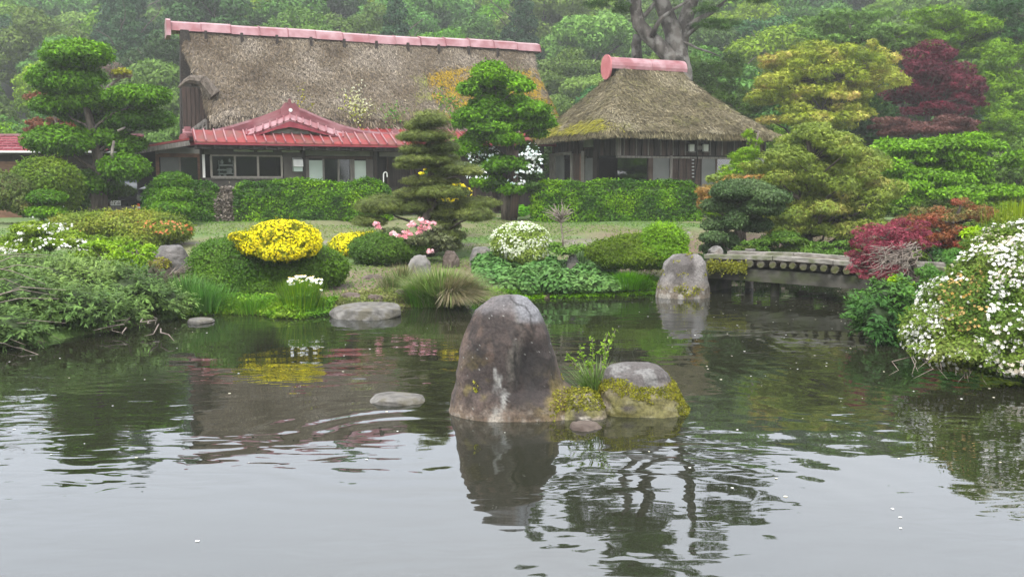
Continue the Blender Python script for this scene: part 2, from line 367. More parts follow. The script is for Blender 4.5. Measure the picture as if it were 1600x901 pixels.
def blobpts(blobs, size, cover, flat=0.4, shell=(0.84, 1.06), lump=0.10, gap=0.0, seed=0, area=0.25, lumpsc=3.0):
    P = []; N = []; Cl = []
    Bm = np.array([b[:6] for b in blobs])
    for bi, (x, y, z, rx, ry, rz) in enumerate(Bm):
        p = 1.6; A = 4 * pi * (((rx * ry) ** p + (rx * rz) ** p + (ry * rz) ** p) / 3) ** (1 / p)
        n = int(cover * A / (area * size * size)) + 4
        d = rs.normal(size=(n, 3)); d /= np.linalg.norm(d, axis=1, keepdims=True)
        rad = np.array((rx, ry, rz)); low = d[:, 2] < 0
        sc = np.ones(n); sc[low] = 1
        q = d * rad; q[low, 2] *= flat
        lu = 1 + lump * 2 * (vnoise(q + (x, y, z), lumpsc / max(0.3, (rx + rz) / 1.2), seed + 3) - 0.5) + lump * (vnoise(q + (x, y, z), 3 * lumpsc / max(0.3, (rx + rz) / 1.2), seed + 5) - 0.5)
        r = rs.uniform(shell[0], shell[1], n) * lu
        pos = np.array((x, y, z)) + q * r[:, None]
        nn = d / rad; nn /= np.linalg.norm(nn, axis=1, keepdims=True)
        keep = np.ones(n, bool)
        if gap: keep &= vnoise(pos, 2.2 / max(0.15, min(rx, rz)), seed + 9) > gap
        for bj in range(len(Bm)):
            if bj == bi: continue
            o = Bm[bj]
            if abs(o[0] - x) > o[3] + rx or abs(o[2] - z) > o[5] + rz or abs(o[1] - y) > o[4] + ry: continue
            e = (pos - o[:3]) / o[3:6]; e[:, 2] = np.where(e[:, 2] < 0, e[:, 2] / max(flat, .05), e[:, 2])
            keep &= np.sum(e * e, 1) > 0.55
        P.append(pos[keep]); N.append(nn[keep]); Cl.append(np.full(keep.sum(), rs.uniform()))
    return np.concatenate(P), np.concatenate(N), np.concatenate(Cl)
_ico = None
def ico():
    global _ico
    if _ico is None:
        import bmesh
        bm = bmesh.new(); bmesh.ops.create_icosphere(bm, subdivisions=3, radius=1.0)
        _ico = (np.array([v.co[:] for v in bm.verts]), np.array([[v.index for v in f.verts] for f in bm.faces])); bm.free()
    return _ico
def foliage(parent, blobs, size, pal, cover=1.8, name='foliage', tmpl='leaf', flat=0.4, shell=(0.84, 1.06), lump=0.10, gap=0.0,
            jitter=0.6, up=0.25, seed=0, core=0.86, corecol=None, m='leaf', jit=0.16, sc=1.2, droop=0.0, out=0.0, area=None, lumpsc=3.0, build=True):
    T, F = TM[tmpl]
    area = area or {'leaf': .27, 'round': .9, 'needle': .22, 'spray': .16, 'star': .4, 'flower': .45, 'blade': .04}[tmpl]
    P, N, Cl = blobpts(blobs, size, cover, flat, shell, lump, gap, seed, area, lumpsc)
    n = len(P)
    nr = N + rs.normal(size=(n, 3)) * jitter + np.array((0, 0, up))
    tg = rs.normal(size=(n, 3)) * 0.6 + N * out + np.array((0, 0, -droop))
    col = palcol(P, pal, seed, sc, jit, Cl)
    V, FF, C = leaves(tmpl, P, nr, size * rs.uniform(0.7, 1.3, n), col, tg)
    o = None
    if core:
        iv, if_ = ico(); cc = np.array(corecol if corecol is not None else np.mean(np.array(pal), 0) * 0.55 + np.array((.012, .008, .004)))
        CV = []; CF = []; nb = 0
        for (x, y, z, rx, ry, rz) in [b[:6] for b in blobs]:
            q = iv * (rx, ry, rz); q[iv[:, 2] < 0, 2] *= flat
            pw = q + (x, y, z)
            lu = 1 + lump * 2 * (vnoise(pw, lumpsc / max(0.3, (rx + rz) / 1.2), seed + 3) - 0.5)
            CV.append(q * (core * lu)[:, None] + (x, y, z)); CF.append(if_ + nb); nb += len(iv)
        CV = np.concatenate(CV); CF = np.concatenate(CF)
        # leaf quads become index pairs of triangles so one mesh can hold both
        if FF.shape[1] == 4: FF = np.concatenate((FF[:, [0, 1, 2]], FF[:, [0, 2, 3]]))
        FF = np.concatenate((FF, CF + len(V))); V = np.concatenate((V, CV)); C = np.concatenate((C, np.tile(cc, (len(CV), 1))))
    if core and flat >= .85 and tmpl == 'leaf' and n > 400:   # young shoots standing proud of the clipped skin
        k = rs.choice(n, int(n * .05), False); kk_ = k[N[k][:, 2] > .1]
        q_ = np.repeat(P[kk_], 3, 0) + np.repeat(N[kk_], 3, 0) * (np.tile([.4, .9, 1.4], len(kk_)) * size * .9)[:, None]
        v2, f2, c2 = leaves(tmpl, q_, rs.normal(size=q_.shape), size * rs.uniform(.5, .9, len(q_)), np.repeat(col[kk_], 3, 0) * 1.15, np.repeat(N[kk_], 3, 0) + rs.normal(size=q_.shape) * .5)
        f2 = np.concatenate((f2[:, [0, 1, 2]], f2[:, [0, 2, 3]])); FF = np.concatenate((FF, f2 + len(V))); V = np.concatenate((V, v2)); C = np.concatenate((C, c2))
    if not build: return V, FF, C
    return meshobj(name, V, FF, M[m], parent, False, C)
def scatter_flowers(parent, blobs, n, size, pal, name='flowers', only=None, seed=0, cluster=0, tmpl='flower', m='petal', shell=(0.98, 1.10), flat=0.4, up=0.4, lump=.1, zmin=-0.2):
    P = []; N = []
    area = np.array([b[3] * b[5] for b in blobs]); area = area / area.sum()
    for b, a in zip(blobs, area):
        k = max(3, int(n * a)) if not cluster else max(1, int(n * a / cluster))
        d = rs.normal(size=(k * 3, 3)); d /= np.linalg.norm(d, axis=1, keepdims=True); d = d[d[:, 2] > zmin][:k]
        rad = np.array(b[3:6])
        if cluster:
            d = np.repeat(d, cluster, 0); d = d + rs.normal(size=d.shape) * (size * 1.1 / rad.mean()); d /= np.linalg.norm(d, axis=1, keepdims=True)
        q = d * rad; q[d[:, 2] < 0, 2] *= flat
        lu = 1 + lump * 2 * (vnoise(q + b[:3], 3.0 / max(0.3, (b[3] + b[5]) / 1.2), seed + 3) - 0.5)
        P.append(np.array(b[:3]) + q * (rs.uniform(*shell, len(d)) * lu)[:, None]); N.append(d)
    P = np.concatenate(P); N = np.concatenate(N)
    if only is not None:
        k = only(P); P = P[k]; N = N[k]
    Bm = np.array([b[:6] for b in blobs])
    keep = np.ones(len(P), bool)
    for o in Bm:
        e = (P - o[:3]) / o[3:6]; keep &= np.sum(e * e, 1) > 0.72
    P = P[keep]; N = N[keep]
    nr = N + rs.normal(size=P.shape) * 0.45 + (0, -0.2, up)
    V, F, C = leaves(tmpl, P, nr, size * rs.uniform(.75, 1.25, len(P)), palcol(P, pal, seed, 3, .08))
    o = meshobj(name, V, F, M[m], parent, False, C); o['kind'] = 'stuff'; return o
def B(px, py, D, rx, rz, ry=None):
    """blob from its place in the photo and its distance: centre and radii in metres"""
    c = W(px, py, D); k = m_px(D)
    return (c[0], c[1], c[2], rx * k, (ry if ry is not None else rx * 0.85) * k, rz * k)

# ------------------------------------------------------------------ pond outline and ground
SH = [(-9, 545), (60, 537), (130, 524), (200, 512), (255, 500), (290, 493), (330, 489), (400, 490), (437, 497), (470, 497), (515, 490), (575, 486), (645, 479), (700, 478), (745, 470), (830, 466), (930, 463), (1000, 460), (1035, 459), (1100, 452)]
SHORE = [tuple(G(x, y)[:2]) for x, y in SH]
POND = [(-15, 13), (-11, 13.5)] + SHORE + [(4.6, 22.5), (5.3, 25.5), (8.5, 25.0), (9.6, 21.5), (8.2, 18.6), (7.0, 16.0), (6.1, 14.4), (5.9, 12.6), (6.1, 11.2), (7.4, 9.0), (8.8, 5), (9.5, 1.5), (4, 0.9), (-4, 0.8), (-12, 1.5), (-17, 6)]
PD = np.array(POND)
def shore_dist(x, y):
    """signed distance to the pond's edge: positive on land"""
    x = np.asarray(x, float); y = np.asarray(y, float)
    best = np.full(x.shape, 1e9); ins = np.zeros(x.shape, bool)
    for i in range(len(PD)):
        ax, ay = PD[i]; bx, by = PD[(i + 1) % len(PD)]
        dx, dy = bx - ax, by - ay
        t = np.clip(((x - ax) * dx + (y - ay) * dy) / (dx * dx + dy * dy), 0, 1)
        best = np.minimum(best, np.hypot(x - ax - t * dx, y - ay - t * dy))
        c = ((ay > y) != (by > y)) & (x < (bx - ax) * (y - ay) / (by - ay + 1e-12) + ax)
        ins ^= c
    return np.where(ins, -best, best)
def ground_z(x, y):
    x = np.asarray(x, float); y = np.asarray(y, float)
    d = shore_dist(x, y); d = np.where(d > 0, np.maximum(d, np.minimum(d * 2.6, y - 19.2)), d)
    z = 0.16 * sstep(-0.1, 0.25, d) + 0.088 * np.clip(d, 0, 12.2) - 0.85 * sstep(0.0, 1.0, -d) - 0.05
    p = np.stack((x, y, x * 0), -1)
    z = z + (fbm(p, 0.8, 5, 2) - 0.5) * 0.10 * sstep(0.1, 1.5, d)
    hill = 0.245 * np.clip(y - 52, 0, 60) * (1 - 0.20 * sstep(-18, -34, x)) + 0.02 * np.clip(y - 112, 0, 300)
    hill = hill + 0.10 * np.clip(np.abs(x) - 30, 0, 60) * sstep(10, 50, y)
    z = z + hill * 1.0 + (fbm(p, 0.05, 9, 2) - 0.5) * 5 * sstep(55, 90, y)
    return z
def gz(x, y): return float(ground_z(np.array([x]), np.array([y]))[0])
def GP(px, py):
    """where the sight line through a photo pixel meets the ground"""
    d = ray(px, py); ys = np.linspace(8, 60, 1041); t = ys / d[1]
    z = CAMZ + d[2] * t; g = ground_z(d[0] * t, ys); k = np.argmax(z <= g)
    return np.array((d[0] * t[k], ys[k], g[k]))
def axis(a, b, step, far, grow=1.35):
    v = list(np.arange(a, b + 1e-6, step)); s = step; lo = a; hi = b; L = []; H = []
    while lo > -far: s *= grow; lo -= s; L.append(lo)
    s = step
    while hi < far: s *= grow; hi += s; H.append(hi)
    return np.array(L[::-1] + v + H)
gx = axis(-16, 14, 0.2, 900); gy = axis(0, 36, 0.2, 1100)
XX, YY = np.meshgrid(gx, gy); ZZ = ground_z(XX, YY)
GV = np.stack((XX.ravel(), YY.ravel(), ZZ.ravel()), 1); nx, ny = len(gx), len(gy)
ii = (np.arange(ny - 1)[:, None] * nx + np.arange(nx - 1)[None]).ravel()
GF = np.stack((ii, ii + 1, ii + 1 + nx, ii + nx), 1)
# what grows or lies where: lawn, bare earth on the banks, pond mud, woodland floor
dsh = shore_dist(XX, YY).ravel(); gp = GV * (1, 1, 0)
grass = np.array((0.10, 0.165, 0.045)); grass2 = np.array((0.145, 0.15, 0.065)); earth = np.array((0.155, 0.108, 0.075)); mud = np.array((0.035, 0.03, 0.018)); wood = np.array((0.03, 0.045, 0.015))
nn1 = fbm(gp, 0.45, 21, 4); nn2 = fbm(gp, 1.6, 31, 4)
w = sstep(0.38, 0.62, nn1)[:, None]; GC = grass * (1 - w) + grass2 * w
bare = np.clip(sstep(4.6, 3.0, dsh + (nn2 - .5) * 2.5) * 0.8 + sstep(0.60, 0.74, nn2) * 0.3, 0, 1)
bare = np.maximum(bare, sstep(0.9, 2.6, GV[:, 0] - 1.8 + (nn2 - .5) * 3) * sstep(30.3, 28.5, GV[:, 1]) * sstep(0.3, .6, nn1 + .1))[:, None]
GC = GC * (1 - bare) + earth * (0.75 + 0.5 * nn2[:, None]) * bare
mo = (sstep(1.3, 0.3, dsh) * sstep(.35, .6, nn2))[:, None]; GC = GC * (1 - mo) + np.array((.09, .17, .03)) * mo
mu = sstep(0.05, -0.15, dsh)[:, None]; GC = GC * (1 - mu) + mud * mu
wd = sstep(42, 50, GV[:, 1])[:, None]; GC = GC * (1 - wd) + wood * wd
mg, ng, lg, pg = newmat('lawn_and_earth')
ag = ng.new('ShaderNodeAttribute'); ag.attribute_name = 'Col'
tg_ = ng.new('ShaderNodeTexCoord'); nz = ng.new('ShaderNodeTexNoise'); nz.inputs['Scale'].default_value = 22; nz.inputs['Detail'].default_value = 6
lg.new(tg_.outputs['Object'], nz.inputs['Vector'])
mrg = ng.new('ShaderNodeMapRange'); mrg.inputs[1].default_value = .3; mrg.inputs[2].default_value = .7; mrg.inputs[3].default_value = .6; mrg.inputs[4].default_value = 1.35; lg.new(nz.outputs['Fac'], mrg.inputs[0])
mxg = ng.new('ShaderNodeVectorMath'); mxg.operation = 'SCALE'; lg.new(ag.outputs['Color'], mxg.inputs[0]); lg.new(mrg.outputs[0], mxg.inputs['Scale'])
lg.new(mxg.outputs[0], pg.inputs['Base Color']); pg.inputs['Roughness'].default_value = 0.95
bg = ng.new('ShaderNodeBump'); bg.inputs['Strength'].default_value = .6; bg.inputs['Distance'].default_value = .03; lg.new(nz.outputs['Fac'], bg.inputs['Height']); lg.new(bg.outputs[0], pg.inputs['Normal'])
M['ground'] = mg
tag(meshobj('ground', GV, GF, mg, None, True, GC), kind='structure')

# path: trodden grey strip across the lawn
pl = [(-60, 392), (100, 384), (250, 381), (330, 379), (480, 378), (600, 380), (760, 384), (870, 378), (940, 378), (1010, 372), (1080, 366)]
PV = []; PF = []
cen = [GP(x, y)[:2] for x, y in pl]; cc = []
for a, b in zip(cen[:-1], cen[1:]):
    for k in range(14): cc.append(a + (b - a) * k / 14)
cc.append(cen[-1])
for i, c in enumerate(cc):
    wd_ = 0.55 * (0.8 + 0.4 * float(vnoise(np.array([[i * .13, 3, 0]]))[0]))
    for j, o in enumerate((-1, -.5, 0, .5, 1)):
        e = (float(vnoise(np.array([[i * .5, j * 4.0, 8]]))[0]) - .5) * .25
        y = c[1] + o * wd_ + (e if abs(o) == 1 else 0); PV.append((c[0], y, gz(c[0], y) + (0.012 if abs(o) < 1 else -0.02)))
for i in range(len(cc) - 1):
    for j in range(4): PF.append((i * 5 + j, (i + 1) * 5 + j, (i + 1) * 5 + j + 1, i * 5 + j + 1))
M['path'] = mat('grey_trodden_path', (0.14, 0.12, 0.10), (0.20, 0.185, 0.16), 2, 0.95, 0.4, c3=(0.16, 0.17, 0.08), s3=2.5)
tag(meshobj('path', PV, [tuple(f) for f in PF], M['path'], None, True), kind='structure')

# water
mw, nw, lw_, pw = newmat('pond_water')
pw.inputs['Base Color'].default_value = (0.019, 0.020, 0.011, 1); pw.inputs['Roughness'].default_value = 0.6; pw.inputs['Specular IOR Level'].default_value = 0
gl = nw.new('ShaderNodeBsdfGlossy'); gl.inputs['Roughness'].default_value = 0.015; gl.inputs['Color'].default_value = (0.88, 0.915, 0.985, 1)
fr = nw.new('ShaderNodeFresnel'); fr.inputs['IOR'].default_value = 1.34
mf = nw.new('ShaderNodeMapRange'); mf.inputs[1].default_value = 0.02; mf.inputs[2].default_value = 0.75; mf.inputs[3].default_value = 0.175; mf.inputs[4].default_value = 0.80
lw_.new(fr.outputs[0], mf.inputs[0])
mxw = nw.new('ShaderNodeMixShader'); lw_.new(mf.outputs[0], mxw.inputs[0]); lw_.new(pw.outputs[0], mxw.inputs[1]); lw_.new(gl.outputs[0], mxw.inputs[2])
lw_.new(mxw.outputs[0], nw['Material Output'].inputs['Surface'])
geo = nw.new('ShaderNodeNewGeometry')
def wnoise(sc, det, stretch, dist=0.0):
    mp = nw.new('ShaderNodeMapping'); mp.inputs['Scale'].default_value = stretch; lw_.new(geo.outputs['Position'], mp.inputs[0])
    x = nw.new('ShaderNodeTexNoise'); x.inputs['Scale'].default_value = sc; x.inputs['Detail'].default_value = det; x.inputs['Distortion'].default_value = dist
    lw_.new(mp.outputs[0], x.inputs['Vector']); return x.outputs['Fac']
def wmath(op, a, b, c=None):
    x = nw.new('ShaderNodeMath'); x.operation = op
    for i, v in enumerate((a, b, c)):
        if v is None: continue
        if isinstance(v, (int, float)): x.inputs[i].default_value = v
        else: lw_.new(v, x.inputs[i])
    return x.outputs[0]
def rings(cx, cy_, wl, r0, r1):
    """a wave train spreading from one point, fading in and out between two radii"""
    s = nw.new('ShaderNodeVectorMath'); s.operation = 'DISTANCE'; lw_.new(geo.outputs['Position'], s.inputs[0]); s.inputs[1].default_value = (cx, cy_, 0)
    r = wmath('ADD', s.outputs['Value'], wmath('MULTIPLY', wnoise(1.2, 2, (1, 1, 1)), 0.25))
    wv = wmath('SINE', wmath('MULTIPLY', r, 2 * pi / wl), None)
    e = nw.new('ShaderNodeMapRange'); e.interpolation_type = 'SMOOTHSTEP'; lw_.new(r, e.inputs[0]); e.inputs[1].default_value = r0; e.inputs[2].default_value = (r0 + r1) / 2
    f = nw.new('ShaderNodeMapRange'); f.interpolation_type = 'SMOOTHSTEP'; lw_.new(r, f.inputs[0]); f.inputs[1].default_value = r1; f.inputs[2].default_value = (r0 + r1) / 2
    return wmath('MULTIPLY', wv, wmath('MULTIPLY', e.outputs[0], f.outputs[0]))
calm = nw.new('ShaderNodeMapRange'); calm.inputs[1].default_value = 0.42; calm.inputs[2].default_value = 0.62; calm.inputs[3].default_value = 0.12; calm.inputs[4].default_value = 1.0
lw_.new(wnoise(0.28, 2, (1, 1.2, 1)), calm.inputs[0])
small = wmath('MULTIPLY', wnoise(3.2, 2, (0.55, 1.15, 1), .3), wmath('MULTIPLY', calm.outputs[0], 0.010))
swell = wmath('MULTIPLY', wnoise(1.15, 1, (0.6, 1.1, 1)), 0.008)
RC = G(640, 690)
h = wmath('ADD', small, swell)
h = wmath('ADD', h, wmath('MULTIPLY', rings(RC[0], RC[1], .34, .0, 2.6), 0.0008))
RC2 = G(1010, 800)
h = wmath('ADD', h, wmath('MULTIPLY', rings(RC2[0] + .3, RC2[1], .42, .0, 3.0), 0.0008))
h = wmath('ADD', h, wmath('MULTIPLY', rings(9.0, 14.0, .30, 1.0, 9.5), 0.0006))
bw = nw.new('ShaderNodeBump'); bw.inputs['Strength'].default_value = 1.0; bw.inputs['Distance'].default_value = 1.0
lw_.new(h, bw.inputs['Height'])
for s_ in (gl, fr): lw_.new(bw.outputs[0], s_.inputs['Normal'])
M['water'] = mw
water = tag(meshobj('pond_water', [(-22, -1, 0), (14, -1, 0), (14, 28, 0), (-22, 28, 0)], [(0, 1, 2, 3)], mw), kind='structure')

# ------------------------------------------------------------------ the wood on the hill: tree kinds shared by many trees
def broad_blobs(Rr, H, seed, k=34):
    r = np.random.RandomState(seed); out = []
    for i in range(k):
        d = r.normal(size=3); d /= np.linalg.norm(d); d[2] = d[2] * .9
        f = r.uniform(.5, .95); q = r.uniform(.20, .38) * Rr
        out.append((d[0] * Rr * f, d[1] * Rr * f, H * .58 + d[2] * H * .40 * f, q * 1.25, q * 1.25, q * .75))
    return out
def trunk_geo(H, r0, seed, k=5, top=.8):
    r = random.Random(seed); V = []; F = []
    def add(p, rr, n=6):
        v, f = tubegeo(p, rr, n); b = len(V); V.extend(v); F.extend(tuple(b + i for i in g) for g in f)
    p = wiggle((0, 0, -.6), (r.uniform(-.4, .4), r.uniform(-.4, .4), H * top), 6, .03, r)
    add(p, [r0 * (1 - .75 * i / 6) for i in range(7)], 7)
    for i in range(k):
        a = r.uniform(0, 2 * pi); s = p[2 + i % 4]; L = H * r.uniform(.22, .36)
        q = wiggle(s, (s[0] + cos(a) * L, s[1] + sin(a) * L, s[2] + L * r.uniform(.5, .9)), 4, .06, r)
        add(q, [r0 * .42 * (1 - .8 * j / 4) for j in range(5)], 5)
    return np.array(V), F
GREENS = {
    'mid': [(0.045, 0.085, 0.02), (0.075, 0.13, 0.03), (0.105, 0.17, 0.04)],
    'pale': [(0.07, 0.13, 0.035), (0.11, 0.19, 0.05), (0.15, 0.24, 0.07)],
    'deep': [(0.022, 0.055, 0.018), (0.035, 0.085, 0.025), (0.05, 0.11, 0.03)],
    'fresh': [(0.075, 0.145, 0.02), (0.125, 0.215, 0.03), (0.18, 0.285, 0.045)],
    'conifer': [(0.02, 0.045, 0.02), (0.03, 0.07, 0.028), (0.045, 0.09, 0.03)],
}
FT = {}
def proto(kind, seed, Rr=4.2, H=9.5, sz=.34):
    if kind == 'conifer':
        r = np.random.RandomState(seed); bl = []; H = 14
        for i in range(26):
            f = (i + .5) / 26; z = H * (.2 + .8 * f); rad = 2.6 * (1 - f) ** .8 + .25
            for k in range(max(2, int(6 * (1 - f)) + 1)):
                a = r.uniform(0, 2 * pi); bl.append((cos(a) * rad * .6, sin(a) * rad * .6, z - rad * .15, rad * .55, rad * .55, .42))
        V, F, C = foliage(None, bl, .30, GREENS[kind], cover=1.0, flat=1, core=0, gap=.25, seed=seed, droop=.6, out=.8, build=False, area=.25)
    else:
        V, F, C = foliage(None, broad_blobs(Rr, H, seed), sz, GREENS[kind], cover=1.25, flat=.8, core=0, gap=.22, lump=.2, seed=seed, up=.35, jitter=.7, sc=.5, build=False)
    me = meshobj('crown', V, F, M['forest_leaf'], None, False, C); d = me.data; bpy.data.objects.remove(me)
    tv, tf = trunk_geo(H, .22, seed); t = meshobj('trunk', tv, tf, M['bark'], None, True); td = t.data; bpy.data.objects.remove(t)
    FT.setdefault(kind, []).append((d, td))
for s_, k_ in enumerate(('mid', 'mid', 'pale', 'pale', 'deep', 'fresh', 'fresh', 'conifer', 'conifer')): proto(k_, 100 + s_)
KINDTXT = {'mid': 'mid green broadleaf tree', 'pale': 'pale green broadleaf tree', 'deep': 'dark green broadleaf tree', 'fresh': 'bright green broadleaf tree', 'conifer': 'tall dark conifer'}
def forest_tree(kind, x, y, sc, rz, label=None, group='trees of the wooded hill behind the houses', z=None, var=None):
    c, t = FT[kind][(var if var is not None else int(abs(x * 7 + y * 3))) % len(FT[kind])]
    px = 800 + x / y * FOC
    auto = label is None
    if auto:
        spots = [(140, 'above the shed'), (280, 'left of the farmhouse ridge'), (560, "behind the ridge's left half"), (850, "behind the ridge's right half"),
                 (1130, 'around the forked tree'), (1400, 'above the yellow maple'), (1700, 'above the crimson maple'), (9e9, 'beyond the garden on the right')]
        label = f"{KINDTXT[kind]} {'low' if y < 60 else 'midway' if y < 80 else 'high' if y < 97 else 'topmost'} on hill {next(tx for lim, tx in spots if px < lim)}"
    name = 'conifer_tree' if kind == 'conifer' else 'broadleaf_tree'
    o = thing(name, label, 'tree', (x, y, (gz(x, y) if z is None else z) - .1), rz, group)
    if auto: AUTO.append((o, px))
    o.scale = (sc, sc, sc * random.uniform(.92, 1.1))
    for nm, d in (('crown', c), ('trunk', t)):
        k = bpy.data.objects.new(nm, d); COL.objects.link(k); k.parent = o
    return o
AUTO = []; rf = random.Random(5); nfor = 0
rows = [(50, 6.0), (55, 6.0), (61, 6.4), (68, 6.6), (75, 6.8), (83, 7.2), (91, 7.6), (100, 8.2), (110, 7), (116, 6.5), (122, 6)]
for ri, (yy, sp) in enumerate(rows):
    x = -yy * .57
    while x < yy * .57:
        xx = x + rf.uniform(-1.3, 1.3); y2 = yy + rf.uniform(-2, 2); px = 800 + xx / y2 * FOC
        u = rf.random()
        if kind_right := (px > 900 and .9 <= u): u = .5
        kind = 'mid' if u < .34 else 'pale' if u < .60 else 'deep' if u < .76 else 'fresh' if u < .9 else 'conifer'
        if px > 1080 and u < .5: kind = 'fresh' if u < .25 else 'mid'
        forest_tree(kind, xx, y2, rf.uniform(.8, 1.12) * min(1.16, .50 + (yy - 50) * .0125) * (1.15 if px > 1100 else 1), rf.uniform(0, 6.28)); nfor += 1
        x += sp * rf.uniform(.85, 1.2)
by = {}
for o_, p_ in AUTO: by.setdefault(o_['label'], []).append((p_, o_))
ORD = ('first', 'second', 'third', 'fourth', 'fifth', 'sixth', 'seventh', 'eighth', 'ninth', 'tenth'); NUM = ('', 'one', 'two', 'three', 'four', 'five', 'six', 'seven', 'eight', 'nine', 'ten')
for lb_, L_ in by.items():
    if len(L_) > 1:
        for i_, (p_, o_) in enumerate(sorted(L_, key=lambda q: q[0])):
            o_['label'] = f"{ORD[i_]} from left of {NUM[len(L_)]}: {lb_.replace(' broadleaf', '').replace('behind the ridge', 'behind ridge')}"
# the wood also stands behind the photographer, where the window panes look
for k in range(18):
    forest_tree(['mid', 'deep', 'mid', 'fresh'][k % 4], -27 + (k % 9) * 6.5 + rf.uniform(-1, 1), -14 - 6 * (k // 9) + rf.uniform(-1, 1), rf.uniform(1, 1.25), rf.uniform(0, 6), f"{ORD[k % 9]} green tree in the {'near' if k < 9 else 'far'} row behind the photographer", 'trees behind the pond', z=-2.0)

# haze: one closed box of thin pale air
hz = MB().box(-330, 330, -60, 420, -3.0, 75).build('haze', mat('tmp', (1, 1, 1)))
mh = bpy.data.materials.new('misty_air'); mh.use_nodes = True; mh.node_tree.nodes.clear()
vo = mh.node_tree.nodes.new('ShaderNodeVolumePrincipled'); oo = mh.node_tree.nodes.new('ShaderNodeOutputMaterial')
vo.inputs['Color'].default_value = (0.93, 0.96, 0.95, 1); vo.inputs['Density'].default_value = HAZE; vo.inputs['Anisotropy'].default_value = 0.2
mh.node_tree.links.new(vo.outputs[0], oo.inputs['Volume']); hz.data.materials[0] = mh; hz['kind'] = 'stuff'

# ------------------------------------------------------------------ house frames: s runs along the front, v goes back, z is up
ROT = R(22.8)
class Frame:
    def __init__(f, ox, oy): f.o = np.array((ox, oy, 0.0)); f.u = np.array((cos(ROT), sin(ROT), 0)); f.w = np.array((-sin(ROT), cos(ROT), 0))
    def at(f, px, py, v):
        """(s, z) where the sight line through a pixel meets the vertical plane v"""
        d = ray(px, py); c = np.array((0, 0, CAMZ)); t = (v - np.dot(c - f.o, f.w)) / np.dot(d, f.w); p = c + d * t
        return float(np.dot(p - f.o, f.u)), float(p[2])
    def side(f, px, py, s):
        """(v, z) on the vertical plane s"""
        d = ray(px, py); c = np.array((0, 0, CAMZ)); t = (s - np.dot(c - f.o, f.u)) / np.dot(d, f.u); p = c + d * t
        return float(np.dot(p - f.o, f.w)), float(p[2])
    def world(f, s, v, z): return f.o + f.u * s + f.w * v + np.array((0, 0, z))
def part(mb, name, m, parent, label=None, kind=None):
    o = mb.build(name, m, parent)
    if label: o['label'] = label
    if kind: o['kind'] = kind
    return o
def copies(name, mb, m, parent, places, scale=None):
    """one mesh, many parts; places are (x,y,z[,rot_z])"""
    o = mb.build(name, m, parent); o.location = places[0][:3]
    if len(places[0]) > 3: o.rotation_euler = (0, 0, places[0][3])
    for p in places[1:]:
        c = o.copy(); COL.objects.link(c); c.parent = parent; c.location = p[:3]
        if len(p) > 3: c.rotation_euler = (0, 0, p[3])
    return o
def ring_roof(levels, n_side=(26, 18), closed=True, noise=.06, seed=0, lip=.34, open_left=False):
    """thatch skin: every level is (sL, sR, v0, v1, z, corner radius); rings are joined downwards, the lowest turned in under the eave"""
    rings = []
    for (sL, sR, v0, v1, z, r) in levels:
        pts = []
        def arc(cx, cy_, a0, a1, k=5):
            for i in range(k + 1):
                a = a0 + (a1 - a0) * i / k; pts.append((cx + r * cos(a), cy_ + r * sin(a)))
        def seg(p, q, k):
            for i in range(1, k): pts.append((p[0] + (q[0] - p[0]) * i / k, p[1] + (q[1] - p[1]) * i / k))
        a, b = n_side
        arc(sL + r, v0 + r, pi, 1.5 * pi); seg((sL + r, v0), (sR - r, v0), a)
        arc(sR - r, v0 + r, 1.5 * pi, 2 * pi); seg((sR, v0 + r), (sR, v1 - r), b)
        arc(sR - r, v1 - r, 0, .5 * pi); seg((sR - r, v1), (sL + r, v1), a)
        arc(sL + r, v1 - r, .5 * pi, pi)
        if not open_left: seg((sL, v1 - r), (sL, v0 + r), b)
        rings.append([(p[0], p[1], z) for p in pts])
    n = len(rings[0]); V = np.array(rings).reshape(-1, 3)
    nz_ = fbm(V, 1.1, seed, 3) - .5; V[:, 2] += nz_ * noise * 2; V[:, 0] += (fbm(V, 1.3, seed + 7, 3) - .5) * noise; V[:, 1] += (fbm(V, 1.3, seed + 8, 3) - .5) * noise
    F = []
    for i in range(len(rings) - 1):
        for k in range(n if not open_left else n - 1):
            F.append((i * n + k, (i + 1) * n + k, (i + 1) * n + (k + 1) % n, i * n + (k + 1) % n))
    return V, F, n
